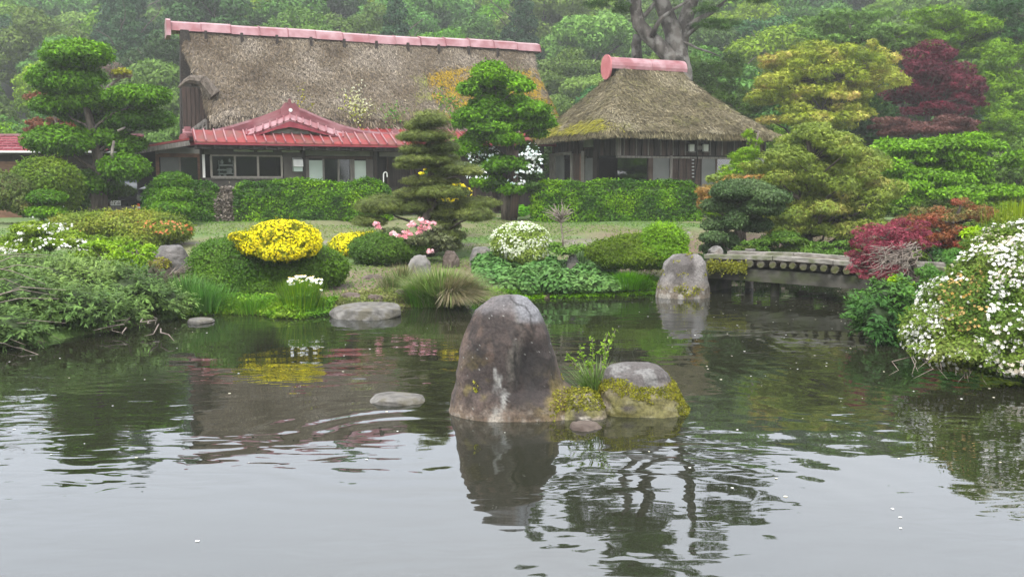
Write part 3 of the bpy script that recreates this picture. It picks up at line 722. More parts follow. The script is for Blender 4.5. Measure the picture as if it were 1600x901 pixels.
def straw_on(V, F, n, parent, seed, size, cover, pals, moss=None, nface=None, name='straw'):
    """loose reed ends lying down the slope, thickly enough to make the surface"""
    V = np.asarray(V); Fq = np.array(F); A = V[Fq[:, 0]]; Bv = V[Fq[:, 1]]; Cv = V[Fq[:, 2]]; Dv = V[Fq[:, 3]]
    nr = np.cross(Cv - A, Dv - Bv); ar = np.linalg.norm(nr, axis=1) / 2; nr = nr / (2 * ar[:, None] + 1e-9)
    cen = (A + Bv + Cv + Dv) / 4; sgn = np.where(nr[:, 2] < 0, -1, 1); nr = nr * sgn[:, None]
    if nface is not None: ar = ar * nface(cen, nr)
    N = int(cover * ar.sum() / (size * size * .16)); fi = rs.choice(len(Fq), N, p=ar / ar.sum())
    a = rs.uniform(size=(N, 1)); b = rs.uniform(size=(N, 1))
    P = (A[fi] * (1 - a) + Bv[fi] * a) * (1 - b) + (Dv[fi] * (1 - a) + Cv[fi] * a) * b
    nn = nr[fi]; down = np.array((0, 0, -1.0)) - nn * (-nn[:, 2:3]); down /= np.linalg.norm(down, axis=1, keepdims=True) + 1e-9
    tg = down + rs.normal(size=(N, 3)) * .30; P = P + nn * rs.uniform(-.01, .05, (N, 1))
    col = palcol(P, pals, seed, .9, .26)
    if moss is not None:
        mv, mc = moss(P, nn); mv = (mv * (fbm(P, 1.3, seed + 4, 3) * 2 - .1) + rs.normal(size=N) * .10)
        k = .9 * np.clip(sstep(.42, .66, mv), 0, 1)[:, None]; col = col * (1 - k) + mc * np.exp(rs.normal(size=(N, 1)) * .2) * k
    Vv, Ff, Cc = leaves('straw', P, nn + rs.normal(size=(N, 3)) * .22, size * rs.uniform(.6, 1.5, N), col, tg)
    o = meshobj(name, Vv, Ff, M['straw'], parent, False, Cc, False); o['kind'] = 'stuff'; return o
THATCH = [(0.080, 0.062, 0.044), (0.125, 0.100, 0.072), (0.165, 0.138, 0.105), (0.225, 0.195, 0.160)]

# ================================================================== the long farmhouse
HF = Frame(-11.62, 32.93)
GZH = 1.22
farm = thing('farmhouse', 'long old farmhouse with a steep weathered thatched roof and red metal porch roof', 'house', HF.world(0, 0, 0), ROT)
VR, VE = 5.3, 1.5                          # ridge and thatch eave
s0, zR = HF.at(268, 44, VR); s1, zR1 = HF.at(834, 74, VR); zR = (zR + zR1) / 2
_, zE = HF.at(560, 186, VE)
def sl(px, py, v): return HF.at(px, py, v)[0]
lev = []
for k in range(13):
    f = k / 12; v0 = VR - .18 - (VR - .18 - VE) * f; v1 = VR + .18 + (VR - .18 - VE) * f; z = zR + (zE - zR) * (f ** .95)
    py = 44 + (190 - 44) * f
    lpx = np.interp(py, [44, 60, 90, 112, 124, 135, 150, 170, 200], [276, 284, 291, 300, 303, 313, 319, 323, 330])
    rpx = np.interp(py, [44, 80, 100, 130, 165, 190], [834, 836, 839, 849, 861, 868])
    lev.append((sl(lpx, py, v0), sl(rpx, py, v0 + 1.2 * f), v0, v1, z, .05 + 0.75 * f))
Vt, Ft, nt = ring_roof(lev, (40, 16), noise=.085, seed=3, open_left=True)
# left side of the open gable: the back half reaches further left than the front half
Vm = Vt.copy()
for i in range(13):
    blk = Vm[i * nt:(i + 1) * nt]; bk = blk[:, 1] > VR + .1
    sb = sl(281, 100, VR) ; t = np.clip((lev[i][1] - blk[:, 0]) / (lev[i][1] - lev[i][0]), 0, 1)
    blk[:, 0] = np.where(bk, lev[i][1] + (sb + .1 - lev[i][1]) * t, blk[:, 0])
# turned-in thick eave
last = Vm[12 * nt:13 * nt].copy(); c0 = np.array((np.mean(last[:, 0]), VR, 0))
e1 = last.copy(); e1[:, 2] -= .30; e1[:, :2] += (c0[:2] - e1[:, :2]) * .012
e1[:, 2] += (vnoise(e1, 2.5, 4) - .5) * .12
e2 = e1.copy(); e2[:, :2] += (c0[:2] - e2[:, :2]) * .10; e2[:, 2] += .25
Vall = np.concatenate((Vm, e1)); Fq = list(Ft)
for k in range(nt - 1): Fq.append((12 * nt + k, 13 * nt + k, 13 * nt + k + 1, 12 * nt + k + 1))
roof = meshobj('thatched_roof', Vall, Fq, M['thatch'], farm, True, None, False); roof['label'] = 'grey brown thatch, mossy yellow at its lower right corner'
und = [(k, nt + k, nt + k + 1, k + 1) for k in range(nt - 1)]
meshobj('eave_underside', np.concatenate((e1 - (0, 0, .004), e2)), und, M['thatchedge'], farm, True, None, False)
def mossf(P, nn):
    mx = sstep(8.2, 13.6, P[:, 0] + (zR - P[:, 2]) * .5) * sstep(zR - .5, zR - 1.6, P[:, 2]) * .92
    lowb = sstep(zE + 1.5, zE + .1, P[:, 2]) * .42 * sstep(3.5, 7.5, P[:, 0])
    col = np.where((P[:, 0:1] > 10.2), np.array((0.30, 0.21, 0.045)), np.array((0.20, 0.21, 0.07))); return np.maximum(mx, lowb) + .0, col
seen = lambda c, nn: ((c[:, 1] < VR + .5) | (c[:, 0] > lev[5][1] - 1.5)).astype(float) + 0.0
straw_on(Vm, Ft, nt, roof, 5, .125, 1.5, THATCH, mossf, seen)
# fringe of reeds hanging at the eave
k_ = 2600; fs = rs.uniform(lev[12][0], lev[12][1], k_); fp = np.stack((fs, np.full(k_, VE - .02) + rs.uniform(-.03, .12, k_), zE - rs.uniform(0, .28, k_)), 1)
V_, F_, C_ = leaves('straw', fp, np.tile((0., -1, .15), (k_, 1)) + rs.normal(size=(k_, 3)) * .25, rs.uniform(.12, .30, k_), palcol(fp, THATCH, 9, 2, .3), np.tile((0., 0, -1), (k_, 1)) + rs.normal(size=(k_, 3)) * .25)
meshobj('eave_fringe', V_, F_, M['straw'], roof, False, C_, False)['kind'] = 'stuff'
# little plants rooted in the thatch
V_, F_, C_ = [], [], []; nb = 0
for px, py, n_, c in ((556, 165, 130, (.5, .5, .3)), (552, 178, 60, (.38, .42, .08)), (612, 178, 70, (.1, .22, .05)), (690, 150, 70, (.09, .2, .03)), (478, 172, 24, (.35, .3, .06)), (560, 155, 60, (.55, .55, .42)), (475, 158, 20, (.3, .3, .06)), (815, 98, 80, (.18, .2, .1)), (705, 165, 110, (.08, .18, .04))):
    f = np.clip((py - 44) / 146., 0, 1); v0 = VR - .2 - (VR - .2 - VE) * f; s_, _ = HF.at(px, py, v0); z_ = zR + (zE - zR) * f
    p = np.stack((rs.normal(s_, .22, n_), v0 - rs.uniform(.05, .25, n_), rs.normal(z_, .3, n_)), 1)
    p[:, 1] += (p[:, 2] - z_) * .95
    a, b, c2 = leaves('leaf', p, rs.normal(size=(n_, 3)) + (0, -1, .5), .11, palcol(p, [c, np.array(c) * .7], 3)); V_.append(a); F_.append(b + nb); C_.append(c2); nb += len(a)
meshobj('roof_weeds', np.concatenate(V_), np.concatenate(F_), M['leaf'], roof, False, np.concatenate(C_), False)['kind'] = 'stuff'
# ridge cap of metal panels
npan = 14; edges = np.linspace(s0 - .05, s1 + .12, npan + 1); rr = random.Random(2)
for i in range(npan):
    a, b = edges[i], edges[i + 1]; zz = zR - .12 + .07 * sin(i * .7) * (i / npan) + rr.uniform(-.015, .015); t = .012 if i % 2 else 0.0
    sec = [(VR - .52 - t, zz - .10), (VR - .42 - t, zz + .20 + t), (VR - .12, zz + .30 + t), (VR + .12, zz + .30 + t), (VR + .42, zz + .20), (VR + .52, zz - .10)]
    part(MB().prism(sec, 0, a, b - .012), 'ridge_panel', 'pink', farm)
for i in range(npan + 1):
    sec = [(VR - .55, zR - .21), (VR - .45, zR + .10), (VR - .13, zR + .205), (VR + .13, zR + .205), (VR + .45, zR + .10), (VR + .55, zR - .21)]
    zz = .07 * sin(i * .7) * (i / npan)
    part(MB().prism([(a, b + zz) for a, b in sec], 0, edges[i] - .025, edges[i] + .012), 'ridge_seam', 'redridge', farm)
e = MB().prism([(VR - .62, zR - .42), (VR - .55, zR + .16), (VR - .15, zR + .27), (VR + .15, zR + .27), (VR + .55, zR + .16), (VR + .62, zR - .42)], 0, s0 - .22, s0 - .06)
part(e, 'ridge_end', 'pink', farm, 'flared end of the ridge cap')
# poles bound under the ridge
copies('ridge_pole', MB().box(-.05, .05, -.05, .05, -.5, 0), 'darkwood', farm, [(s0 + 1.2 + i * 1.35, VR - .66, zR - .18) for i in range(10)])
# open gable: verge strip of the back slope, lip, boards, small railing
sv = sl(281, 100, VR)
vs = MB()
for k in range(12):
    f0, f1 = k / 12, (k + 1) / 12
    za, zb = zR - .2 + (zE - .9 - zR) * f0, zR - .2 + (zE - .9 - zR) * f1
    w0 = .30 + .18 * sin(f0 * 5); w1 = .30 + .18 * sin(f1 * 5)
    x0 = sl(284 - 6 * f0, 120, VR - .6); x1 = sl(284 - 6 * f1, 120, VR - .6)
    vs.add([(x0, VR - .75, za), (x0 + w0, VR - .75, za), (x0 + w0, VR - .2, za), (x0, VR - .2, za), (x1, VR - .75, zb), (x1 + w1, VR - .75, zb), (x1 + w1, VR - .2, zb), (x1, VR - .2, zb)],
           [(0, 1, 2, 3), (4, 7, 6, 5), (0, 4, 5, 1), (1, 5, 6, 2), (2, 6, 7, 3), (3, 7, 4, 0)])
part(vs, 'gable_verge', 'thatchedge', farm, 'ragged dark thatch edge of the open gable')
xl, zl = HF.at(279, 137, 2.9); xm, zm = HF.at(300, 124, 2.6); xr_, zr_ = HF.at(322, 140, 2.3)
lipV, lipF = tubegeo([(xl, 2.9, zl), ((xl + xm) / 2, 2.75, (zl + zm) / 2 + .05), (xm, 2.6, zm), (xr_ - .1, 2.4, zm - .05), (xr_ + .3, 2.3, zr_ - .2)], [.04, .10, .17, .22, .24], 9)
part(MB().add(lipV, lipF), 'thatch_lip', 'thatch', farm)
gb0 = sl(284, 150, 4.0); gb1 = sl(345, 150, 4.0); zt = HF.at(300, 62, 4.0)[1]; zbm = HF.at(300, 222, 4.0)[1]
nb_ = 9
for i in range(nb_):
    a = gb0 + (gb1 - gb0) * i / nb_; top = zl + .15 - .0 * i
    part(MB().box(a + .008, a + (gb1 - gb0) / nb_ - .008, 4.0 + .02 * (i % 2), 4.08 + .02 * (i % 2), zbm - 1, top), 'gable_board', 'brownwood', farm)
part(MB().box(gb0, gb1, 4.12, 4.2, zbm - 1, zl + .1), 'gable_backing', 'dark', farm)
rl = MB(); p0 = HF.at(298, 204, 2.2); p1 = HF.at(322, 187, 2.2)
rl.beam((p0[0], 2.2, p0[1]), (p1[0], 2.2, p1[1]), .09, .10)
part(rl, 'gable_handrail', 'greywood', farm)
p2 = HF.at(298, 212, 2.2); p3 = HF.at(323, 197, 2.2)
for q in (0, .5): part(MB().beam((p2[0], 2.2, p2[1] + q * .25), (p3[0], 2.2, p3[1] + q * .25), .05, .05), 'gable_rail', 'greywood', farm)
for q in range(5):
    f = q / 4.; x_ = p0[0] + (p1[0] - p0[0]) * f; za = p2[1] + (p3[1] - p2[1]) * f - .2; zb = p0[1] + (p1[1] - p0[1]) * f
    part(MB().box(x_ - .025, x_ + .025, 2.16, 2.2, za, zb), 'gable_baluster', 'greywood', farm)

# --- lower red sheet roof in front of the thatch, running right to the small house
def sheet_roof(sa, sb, vt, zt_, vb, zb_, name='metal_roof', m='red', pitch=.36, skew=0.0, parent=farm, bat='roof_batten'):
    t = .05
    part(MB().prism([(vt, zt_), (vb, zb_), (vb, zb_ - t), (vt, zt_ - t)], 0, sa, sb), name, m, parent)
    L = math.hypot(vt - vb, zt_ - zb_); n = int((sb - sa) / pitch)
    b = MB().prism([(0, .0), (vb - vt - .02, zb_ - zt_), (vb - vt - .02, zb_ - zt_ + .055), (0, .055)], 0, -.022, .022)
    copies(bat, b, 'redridge', parent, [(sa + .05 + i * (sb - sa - .1) / n, vt, zt_ + .003) for i in range(n + 1)])
sA = sl(500, 205, 1.2); sB = sl(862, 222, 1.2); z_t = HF.at(600, 196, 1.85)[1]; z_b = HF.at(640, 220, .3)[1]
sheet_roof(sA, sB, 1.85, z_t, .25, z_b)
part(MB().box(sA, sB, .22, .27, z_b - .13, z_b - .05), 'fascia_board', 'crimson', farm)
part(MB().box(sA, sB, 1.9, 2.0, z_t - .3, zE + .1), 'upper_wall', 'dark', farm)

# --- porch: apron roof, gable over it, ridge caps, end ornaments
zt1 = HF.at(452, 206, -.05)[1]; zb1 = HF.at(452, 223.5, -.95)[1]
sp0 = sl(296, 220, -.5); sp1 = sl(643, 222, -.5)
sheet_roof(sp0 + .12, sp1, -.05, zt1, -.95, zb1, 'porch_apron_roof', 'red', .33)
part(MB().box(sp0 + .12, sp1, -.97, -.93, zb1 - .10, zb1 - .052), 'apron_edge', 'crimson', farm)
def pl_(pts, v): return [HF.at(x, y, v) for x, y in pts]
up_ = [(350, 213), (375, 207), (405, 197), (430, 188), (453, 178.5), (476, 186), (503, 196), (532, 206), (566, 213.5)]
A_ = pl_(up_, .15); Bb = pl_([(x, y + 8.5) for x, y in up_], -.42)
mb = MB(); n_ = len(A_)
mb.add([(a[0], .15, a[1]) for a in A_] + [(b[0], -.42, b[1]) for b in Bb] + [(a[0], .15, a[1] - .05) for a in A_] + [(b[0], -.42, b[1] - .05) for b in Bb],
       [(i, n_ + i, n_ + i + 1, i + 1) for i in range(n_ - 1)] + [(2 * n_ + i, 2 * n_ + i + 1, 3 * n_ + i + 1, 3 * n_ + i) for i in range(n_ - 1)] + [(n_ + i, 3 * n_ + i, 3 * n_ + i + 1, n_ + i + 1) for i in range(n_ - 1)])
part(mb, 'gable_verge_roof', 'pink', farm)
for k in range(19):
    f = k / 18. * (n_ - 1); i = min(int(f), n_ - 2); w_ = f - i
    a = [A_[i][j] * (1 - w_) + A_[i + 1][j] * w_ for j in (0, 1)]; b = [Bb[i][j] * (1 - w_) + Bb[i + 1][j] * w_ for j in (0, 1)]
    part(MB().beam((a[0], .15, a[1] + .02), (b[0], -.45, b[1] + .02), .05, .07), 'verge_batten', 'redridge', farm)
# bargeboard and pediment
C1 = pl_([(x, y + 8.0) for x, y in up_], -.40); C2 = pl_([(350, 221), (385, 217), (412, 209), (432, 202.5), (453, 198.5), (476, 203), (503, 209.5), (535, 216.5), (566, 222)], -.40)
mb = MB()
for i in range(n_ - 1): mb.prism([C1[i], C2[i], C2[i + 1], C1[i + 1]], 1, -.42, -.36)
part(mb, 'bargeboard', 'crimson', farm)
part(MB().prism([HF.at(385, 221, -.2), HF.at(545, 221, -.2), HF.at(453, 190, -.2)], 1, -.2, -.14), 'pediment', 'plaster', farm)
# red slope between the verge and the big ridge band
bd = [(292, 214), (325, 207.5), (365, 197.5), (405, 185.5), (435, 174), (453, 167), (472, 173), (500, 185.5), (530, 197), (562, 205.5), (617, 212)]
D_ = [(a, b - .13) for a, b in pl_(bd, .55)]; lowp = pl_([(x, 222) for x, _ in bd], .25)
mb = MB()
for i in range(len(bd) - 1): mb.prism([D_[i], (lowp[i][0], zt1 - .1), (lowp[i + 1][0], zt1 - .1), D_[i + 1]], 1, .25, .33)
part(mb, 'porch_roof_slope', 'redridge', farm)
for dz, wv, hh, mm, nm in ((-.10, .34, .20, 'crimson', 'ridge_band'), (.055, .27, .10, 'redridge', 'ridge_band_cap'), (.14, .16, .09, 'pink', 'ridge_roll')):
    mb = MB()
    for i in range(len(bd) - 1): mb.beam((D_[i][0], .5, D_[i][1] + dz), (D_[i + 1][0], .5, D_[i + 1][1] + dz), wv, hh)
    part(mb, nm, mm, farm)
ax_, az_ = HF.at(453, 174, .35)
orn = MB().prism([(ax_ - .36, az_ - .28), (ax_ - .30, az_ + .10), (ax_ - .16, az_ + .30), (ax_ - .05, az_ + .26), (ax_, az_ + .44), (ax_ + .05, az_ + .26), (ax_ + .16, az_ + .30), (ax_ + .30, az_ + .10), (ax_ + .36, az_ - .28)], 1, .22, .62)
part(orn, 'ridge_ornament', 'redridge', farm, 'red crest ornament with a round white emblem at the porch gable peak')
em = MB(); V__, F__ = tubegeo([(ax_, .20, az_ + .03), (ax_, .235, az_ + .03)], .065, 14); em.add(V__, F__); part(em, 'round_emblem', 'white', farm)
for px_, py_, sg in ((293, 211, -1), (617, 214, 1)):
    ex, ez = HF.at(px_, py_, .3); mb = MB()
    v_, f_ = tubegeo([(ex - .16, .3, ez), (ex + .16, .3, ez)], .20, 10); mb.add(v_, f_)
    v_, f_ = tubegeo([(ex - .12 + sg * .05, .10, ez - .1), (ex + .12 + sg * .05, .45, ez - .1)], .15, 8); mb.add(v_, f_)
    mb.box(ex - .10, ex + .10, .15, .5, ez + .1, ez + .28)
    part(mb, 'ridge_end_scroll', 'redridge', farm)
# left lean-to roof of the porch
qa = HF.at(205, 233.5, .2); qb = HF.at(293, 218.5, .2)
mb = MB().beam((qa[0], .2, qa[1]), (qb[0], .2, qb[1]), 1.6, .07); part(mb, 'side_roof', 'red', farm)
part(MB().beam((qa[0], -.62, qa[1] - .12), (qb[0], -.62, qb[1] - .14), .06, .16), 'side_bargeboard', 'greywood', farm)
# dark soffit and rafters
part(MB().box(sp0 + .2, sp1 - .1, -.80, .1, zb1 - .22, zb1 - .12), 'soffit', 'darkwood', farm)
copies('rafter', MB().box(-.05, .05, -.9, .0, -.12, 0), 'darkwood', farm, [(sp0 + .4 + i * .42, 0, zb1 - .11) for i in range(int((sp1 - sp0 - .5) / .42))])

# --- porch front wall
def q(px, v=0.0): return sl(px, 260, v)
def zz(py, v=0.0, px=452): return HF.at(px, py, v)[1]
def panel(x0, x1, y0, y1, v0, v1, name, m, lab=None, par=farm):
    return part(MB().box(q(x0, v0), q(x1, v0), v0, v1, zz(y1, v0), zz(y0, v0)), name, m, par, lab)
zbase = GZH - .3
part(MB().box(q(313), q(319), -.08, .08, zbase, zb1 - .2), 'post', 'darkwood', farm)
part(MB().box(q(472), q(477), -.08, .08, zbase, zb1 - .2), 'post', 'darkwood', farm)
part(MB().box(q(583), q(589), -.08, .08, zbase, zb1 - .2), 'post', 'darkwood', farm)
part(MB().box(q(319), q(472), -.02, .10, zbase, zz(278)), 'wall', 'taupe', farm)
part(MB().box(q(319), q(583), -.02, .10, zz(243), zb1 - .15), 'lintel_wall', 'taupe', farm)
part(MB().box(q(443), q(472), -.02, .10, zz(278), zz(243)), 'wall', 'taupe', farm)
for a, b in ((366, 397), (403, 427), (441, 469)): panel(a, b, 234, 238, -.05, -.02, 'transom_panel', 'lampglass')
panel(477, 578, 234, 242.5, -.05, -.02, 'transom_panel', 'plaster', 'long pale transom panel over the sliding doors')
# three-pane window
def window(edges, y0, y1, v, fm, fw=1.6, glass='glass', sill=True):
    fr_ = MB(); z0, z1 = zz(y1, v), zz(y0, v); w_ = .055
    fr_.box(q(edges[0], v) - .02, q(edges[-1], v) + .02, v - .05, v + .04, z1 - w_, z1); fr_.box(q(edges[0], v) - .02, q(edges[-1], v) + .02, v - .05, v + .04, z0, z0 + w_)
    f = part(fr_, 'window', fm, farm)
    for x in edges: part(MB().box(q(x, v) - .035, q(x, v) + .035, v - .045, v + .035, z0 + w_, z1 - w_), 'mullion', fm, f)
    for a, b in zip(edges[:-1], edges[1:]): part(MB().box(q(a, v) + .036, q(b, v) - .036, v - .01, v + .002, z0 + w_, z1 - w_), 'pane', glass, f)
    return f
window((330, 367, 403, 440), 243, 278, -.03, 'alu')
part(MB().box(q(328), q(442), -.12, -.02, zz(280), zz(278.2)), 'window_sill', 'greywood', farm)
panel(316.5, 320.5, 243, 278, -.16, -.10, 'white_board', 'white')
# shelf and things seen behind the first pane
sh = thing('shelf_rack', 'small rack with white trays behind the leftmost porch window pane', 'rack', HF.world(q(345, .35), .35, 0), ROT)
for y_, h_, x0, x1 in ((258, .05, 343, 363), (265, .05, 340, 362), (271, .04, 341, 364)):
    o = MB().box(q(x0, .35) - q(345, .35), q(x1, .35) - q(345, .35), -.15, .15, zz(y_, .35) - h_, zz(y_, .35)); part(o, 'tray', 'white', sh)
for x in (341, 363): part(MB().box(q(x, .35) - q(345, .35), q(x, .35) - q(345, .35) + .03, -.12, -.09, zz(278, .35) - .3, zz(252, .35)), 'upright', 'steel', sh)
for x, y_, w_, h_, lb in ((357, 264.5, .13, .16, 'white box on the middle tray of the rack in the porch window'), (342, 274, .12, .13, 'white jug at the foot of the window rack'), (350, 272.5, .09, .08, 'small white bowl beside the jug in the porch window'), (346, 251, .10, .14, 'pale bottle standing above the top tray in the porch window'), (358, 249, .07, .12, 'small grey jar hung high in the porch window')):
    s_ = q(x, .3); v_, f_ = tubegeo([(0, 0, 0), (0, 0, h_ * .6), (0, 0, h_ * .8), (0, 0, h_)], [w_ * .5, w_ * .55, w_ * .3, w_ * .32], 10)
    t_ = thing('bowl' if 'bowl' in lb else 'box' if 'box' in lb else 'jug' if 'jug' in lb else 'jar' if 'jar' in lb else 'bottle', lb, 'kitchenware', HF.world(s_, .12 if y_ > 255 else .15, zz(y_, .3) - h_), ROT)
    if 'box' in lb: part(MB().box(-w_ * .6, w_ * .6, -.08, .08, 0, h_), 'carton', 'white', t_); part(MB().box(-w_ * .62, w_ * .62, -.085, .085, h_ + .002, h_ + .02), 'lid', 'white', t_)
    else: part(MB().add(v_, f_), 'vessel', 'white', t_)
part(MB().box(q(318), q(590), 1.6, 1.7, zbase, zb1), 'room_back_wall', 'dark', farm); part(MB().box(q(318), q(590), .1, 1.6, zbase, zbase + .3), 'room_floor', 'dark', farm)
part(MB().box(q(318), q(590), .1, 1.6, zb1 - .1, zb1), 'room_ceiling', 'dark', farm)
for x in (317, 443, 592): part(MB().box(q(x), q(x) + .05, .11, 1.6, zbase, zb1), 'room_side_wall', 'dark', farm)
# white hood on the wall
hb = MB(); x0, x1 = q(457, -.1), q(472, -.1)
hb.prism([(-.02, zz(246.5)), (-.28, zz(249.5)), (-.34, zz(260.5)), (-.02, zz(260.5))], 0, x0, x1); part(hb, 'hood', 'white', farm, 'white curved metal hood on the porch wall')
part(MB().box(x0 + .01, x1 - .01, -.26, -.021, zz(268), zz(260.8)), 'hood_box', 'panel', farm)
# sliding doors
panel(478, 583, 243.5, 247.5, -.06, -.02, 'door_head', 'brownwood')
for a, b, m_, nm in ((483, 504, 'panel', 'shoji_panel'), (554, 572, 'panel', 'shoji_panel')): panel(a, b, 250, 335, -.03, 0, nm, m_)
for a, b in ((477, 483), (504, 507), (527.5, 530.5), (547, 554), (572, 583)): panel(a, b, 248, 340, -.05, .02, 'door_frame', 'taupe' if a in (477, 572) else 'greywood')
for a, b in ((507, 527.5), (530.5, 547)): panel(a, b, 248.5, 335, -.01, .0, 'glass_door', 'glass')
# recess and walls further right
part(MB().box(q(589, 1.2), q(850, 1.2), 1.2, 1.3, zbase, z_b), 'recessed_wall', 'darkwood', farm)
for x in (604, 640, 690, 740, 800): part(MB().box(sl(x, 260, 1.1), sl(x, 260, 1.1) + .10, 1.08, 1.2, zbase, z_b), 'post', 'brownwood', farm)
panel(590, 630, 232, 243, .9, .95, 'transom_panel', 'plaster')
# side room on the left with the orange-brown window frame
part(MB().box(q(213, .6), q(315, .6), .6, .7, zbase, zz(226, .6)), 'side_wall', 'dark', farm)
panel(248, 314, 233, 243, .3, .4, 'gable_plaster', 'plaster')
panel(243.5, 249, 231, 243, .22, .34, 'post', 'greywood')
panel(243.5, 249, 243, 300, .26, .36, 'post', 'redwood')
panel(249, 313, 242, 247.5, .24, .36, 'window_head', 'redwood', 'orange brown timber head over the side window')
panel(309, 312.5, 247.5, 300, .25, .36, 'post', 'redwood')
panel(251, 280, 248, 290, .34, .36, 'curtained_pane', 'greypanel'); panel(282, 309, 248, 290, .33, .35, 'window_pane', 'garden_glass')
panel(279.6, 282.4, 247.5, 290, .30, .37, 'mullion', 'greywood')
panel(314.5, 319.5, 242, 283, .1, .2, 'white_post', 'white')
# white bent pipe by the recess
bp = thing('bent_pipe', 'white bent standpipe at the right end of the hedge by the porch', 'pipe', HF.world(q(599, -.6), -.6, GZH), ROT)
x_ = 0; zp = zz(268, -.6) - GZH
part(MB().tube([(0, 0, -.2), (0, 0, zp - .08), (.03, 0, zp - .02), (.09, 0, zp), (.13, 0, zp - .04), (.14, 0, zp - .18)], .022, 6), 'pipe', 'white', bp)

# ================================================================== shed at the left edge
sx = Frame(-17.6, 31.6)
shed = thing('red_roofed_shed', 'low dark shed with crimson tiled metal roof at the left edge', 'shed', (-17.0, 33.0, GZH), 0)
def wl_(px, py, Y=33.0): p = W(px, py, Y); return p[0] + 17.0, p[2] - GZH
xa = wl_(-60, 233)[0]; xb = wl_(196, 233)[0]; z1_ = wl_(0, 234)[1]; z2_ = W(0, 211.5, 34.6)[2] - GZH
part(MB().prism([(0, z1_), (1.6, z2_), (1.6, z2_ - .06), (0, z1_ - .06)], 0, xa, xb), 'shed_roof', 'crimson', shed)
for r_ in range(6):
    f = (r_ + .5) / 6
    for c_ in range(18):
        x_ = xa + .15 + c_ * (xb - xa) / 18
        part(MB().beam((x_, 1.6 * f - .02, z1_ + (z2_ - z1_) * f + .018), (x_ + .26, 1.6 * f - .02, z1_ + (z2_ - z1_) * f + .018), .05, .03), 'roof_tile_step', 'redridge' if r_ else 'pink', shed)
part(MB().box(xa, xb, -.10, -.02, z1_ - .10, z1_ - .035), 'gutter', 'white', shed)
part(MB().box(xa, xb, 1.52, 1.7, z2_, z2_ + .05), 'roof_ridge', 'pink', shed)
part(MB().box(xa, xb, .5, .6, -.3, z1_ - .05), 'wall', 'darkwood', shed)
part(MB().box(wl_(-40, 0, 33.4)[0], wl_(17, 0, 33.4)[0], .40, .48, -.2, wl_(0, 252, 33.4)[1]), 'door', 'redwood', shed)
for x_ in (20, 26): part(MB().box(wl_(x_ - 2, 0)[0], wl_(x_ + 1.6, 0)[0], .3, .42, -.2, wl_(0, 256)[1]), 'white_post', 'white', shed)
part(MB().box(xa, xb, .0, .5, z1_ - .16, z1_ - .11), 'soffit', 'darkwood', shed)

# ================================================================== small thatched house
CF = Frame(*W(966, 210, 34.2)[:2] * 1.0)     # wall corner nearest the pond
hut = thing('thatched_cottage', 'small dark boarded house with a hipped mossy thatched roof and pink ridge cap', 'house', CF.world(0, 0, 0), ROT)
def ch(px, py, v=0.0): return CF.at(px, py, v)
def cs(px, py=260, s=0.0): return CF.side(px, py, s)
OV = .95; zEv = ch(1050, 206, -OV)[1]; S1 = ch(1224, 210, -OV)[0]; V1c = cs(820, 215, -OV)[0]
V1c = min(V1c, 9.5)
vm = 3.0; rl0, rz0 = ch(958, 106, vm); rl1, _ = ch(1064, 106, vm)
lev = []
for k in range(12):
    f = k / 11; g_ = f ** 1.0; zc = rz0 + (zEv - rz0) * (f ** .80)
    lev.append((rl0 + .10 + (-OV - rl0 - .1) * g_, rl1 - .1 + (S1 - rl1 + .1) * g_, vm - .26 + (-OV - vm + .26) * g_, vm + .26 + (V1c - vm - .26) * g_, zc, .12 + .55 * f))
Vc, Fc, nc = ring_roof(lev, (30, 22), noise=.055, seed=13)
last = Vc[11 * nc:12 * nc].copy(); c0 = np.array(((S1 - OV) / 2, vm))
e1 = last.copy(); e1[:, 2] -= .26; e1[:, :2] += (c0 - e1[:, :2]) * .02; e1[:, 2] += (vnoise(e1, 2.2, 4) - .5) * .10
e2 = e1.copy(); e2[:, :2] += (c0 - e2[:, :2]) * .22; e2[:, 2] += .12
Fq = list(Fc) + [(11 * nc + k, 12 * nc + k, 12 * nc + (k + 1) % nc, 11 * nc + (k + 1) % nc) for k in range(nc)]
M['thatch2'] = mat('mossy_thatch', (0.075, 0.062, 0.038), (0.18, 0.155, 0.10), 7, 0.95, 1.0, detail=8, stretch=(1.5, .8, .8), bdist=0.06)
roof2 = meshobj('thatched_roof', np.concatenate((Vc, e1)), Fq, M['thatch2'], hut, True, None, False)
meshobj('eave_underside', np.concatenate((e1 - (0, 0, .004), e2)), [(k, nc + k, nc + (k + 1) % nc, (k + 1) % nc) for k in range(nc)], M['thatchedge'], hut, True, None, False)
def moss2(P, nn):
    a = .38 + .5 * sstep(.3, -1.0, P[:, 0]) * sstep(zEv + 1.6, zEv, P[:, 2]); col = np.where(a[:, None] > .6, np.array((0.25, 0.24, 0.05)), np.array((0.17, 0.165, 0.075))); return a, col
straw_on(Vc, Fc, nc, roof2, 25, .13, 1.6, [(0.080, 0.068, 0.042), (0.13, 0.112, 0.070), (0.175, 0.152, 0.10), (0.24, 0.215, 0.155)], moss2, lambda c, nn: ((c[:, 1] < vm + .3) | (c[:, 0] < rl0)).astype(float))
k_ = 2600; t_ = rs.uniform(size=k_); cx_ = rs.uniform(size=k_) < .6
fp = np.stack((np.where(cx_, -OV + (S1 + OV) * t_, -OV + rs.uniform(0, .06, k_)), np.where(cx_, -OV + rs.uniform(0, .06, k_), -OV + (V1c + OV) * t_), zEv - rs.uniform(-.04, .16, k_)), 1)
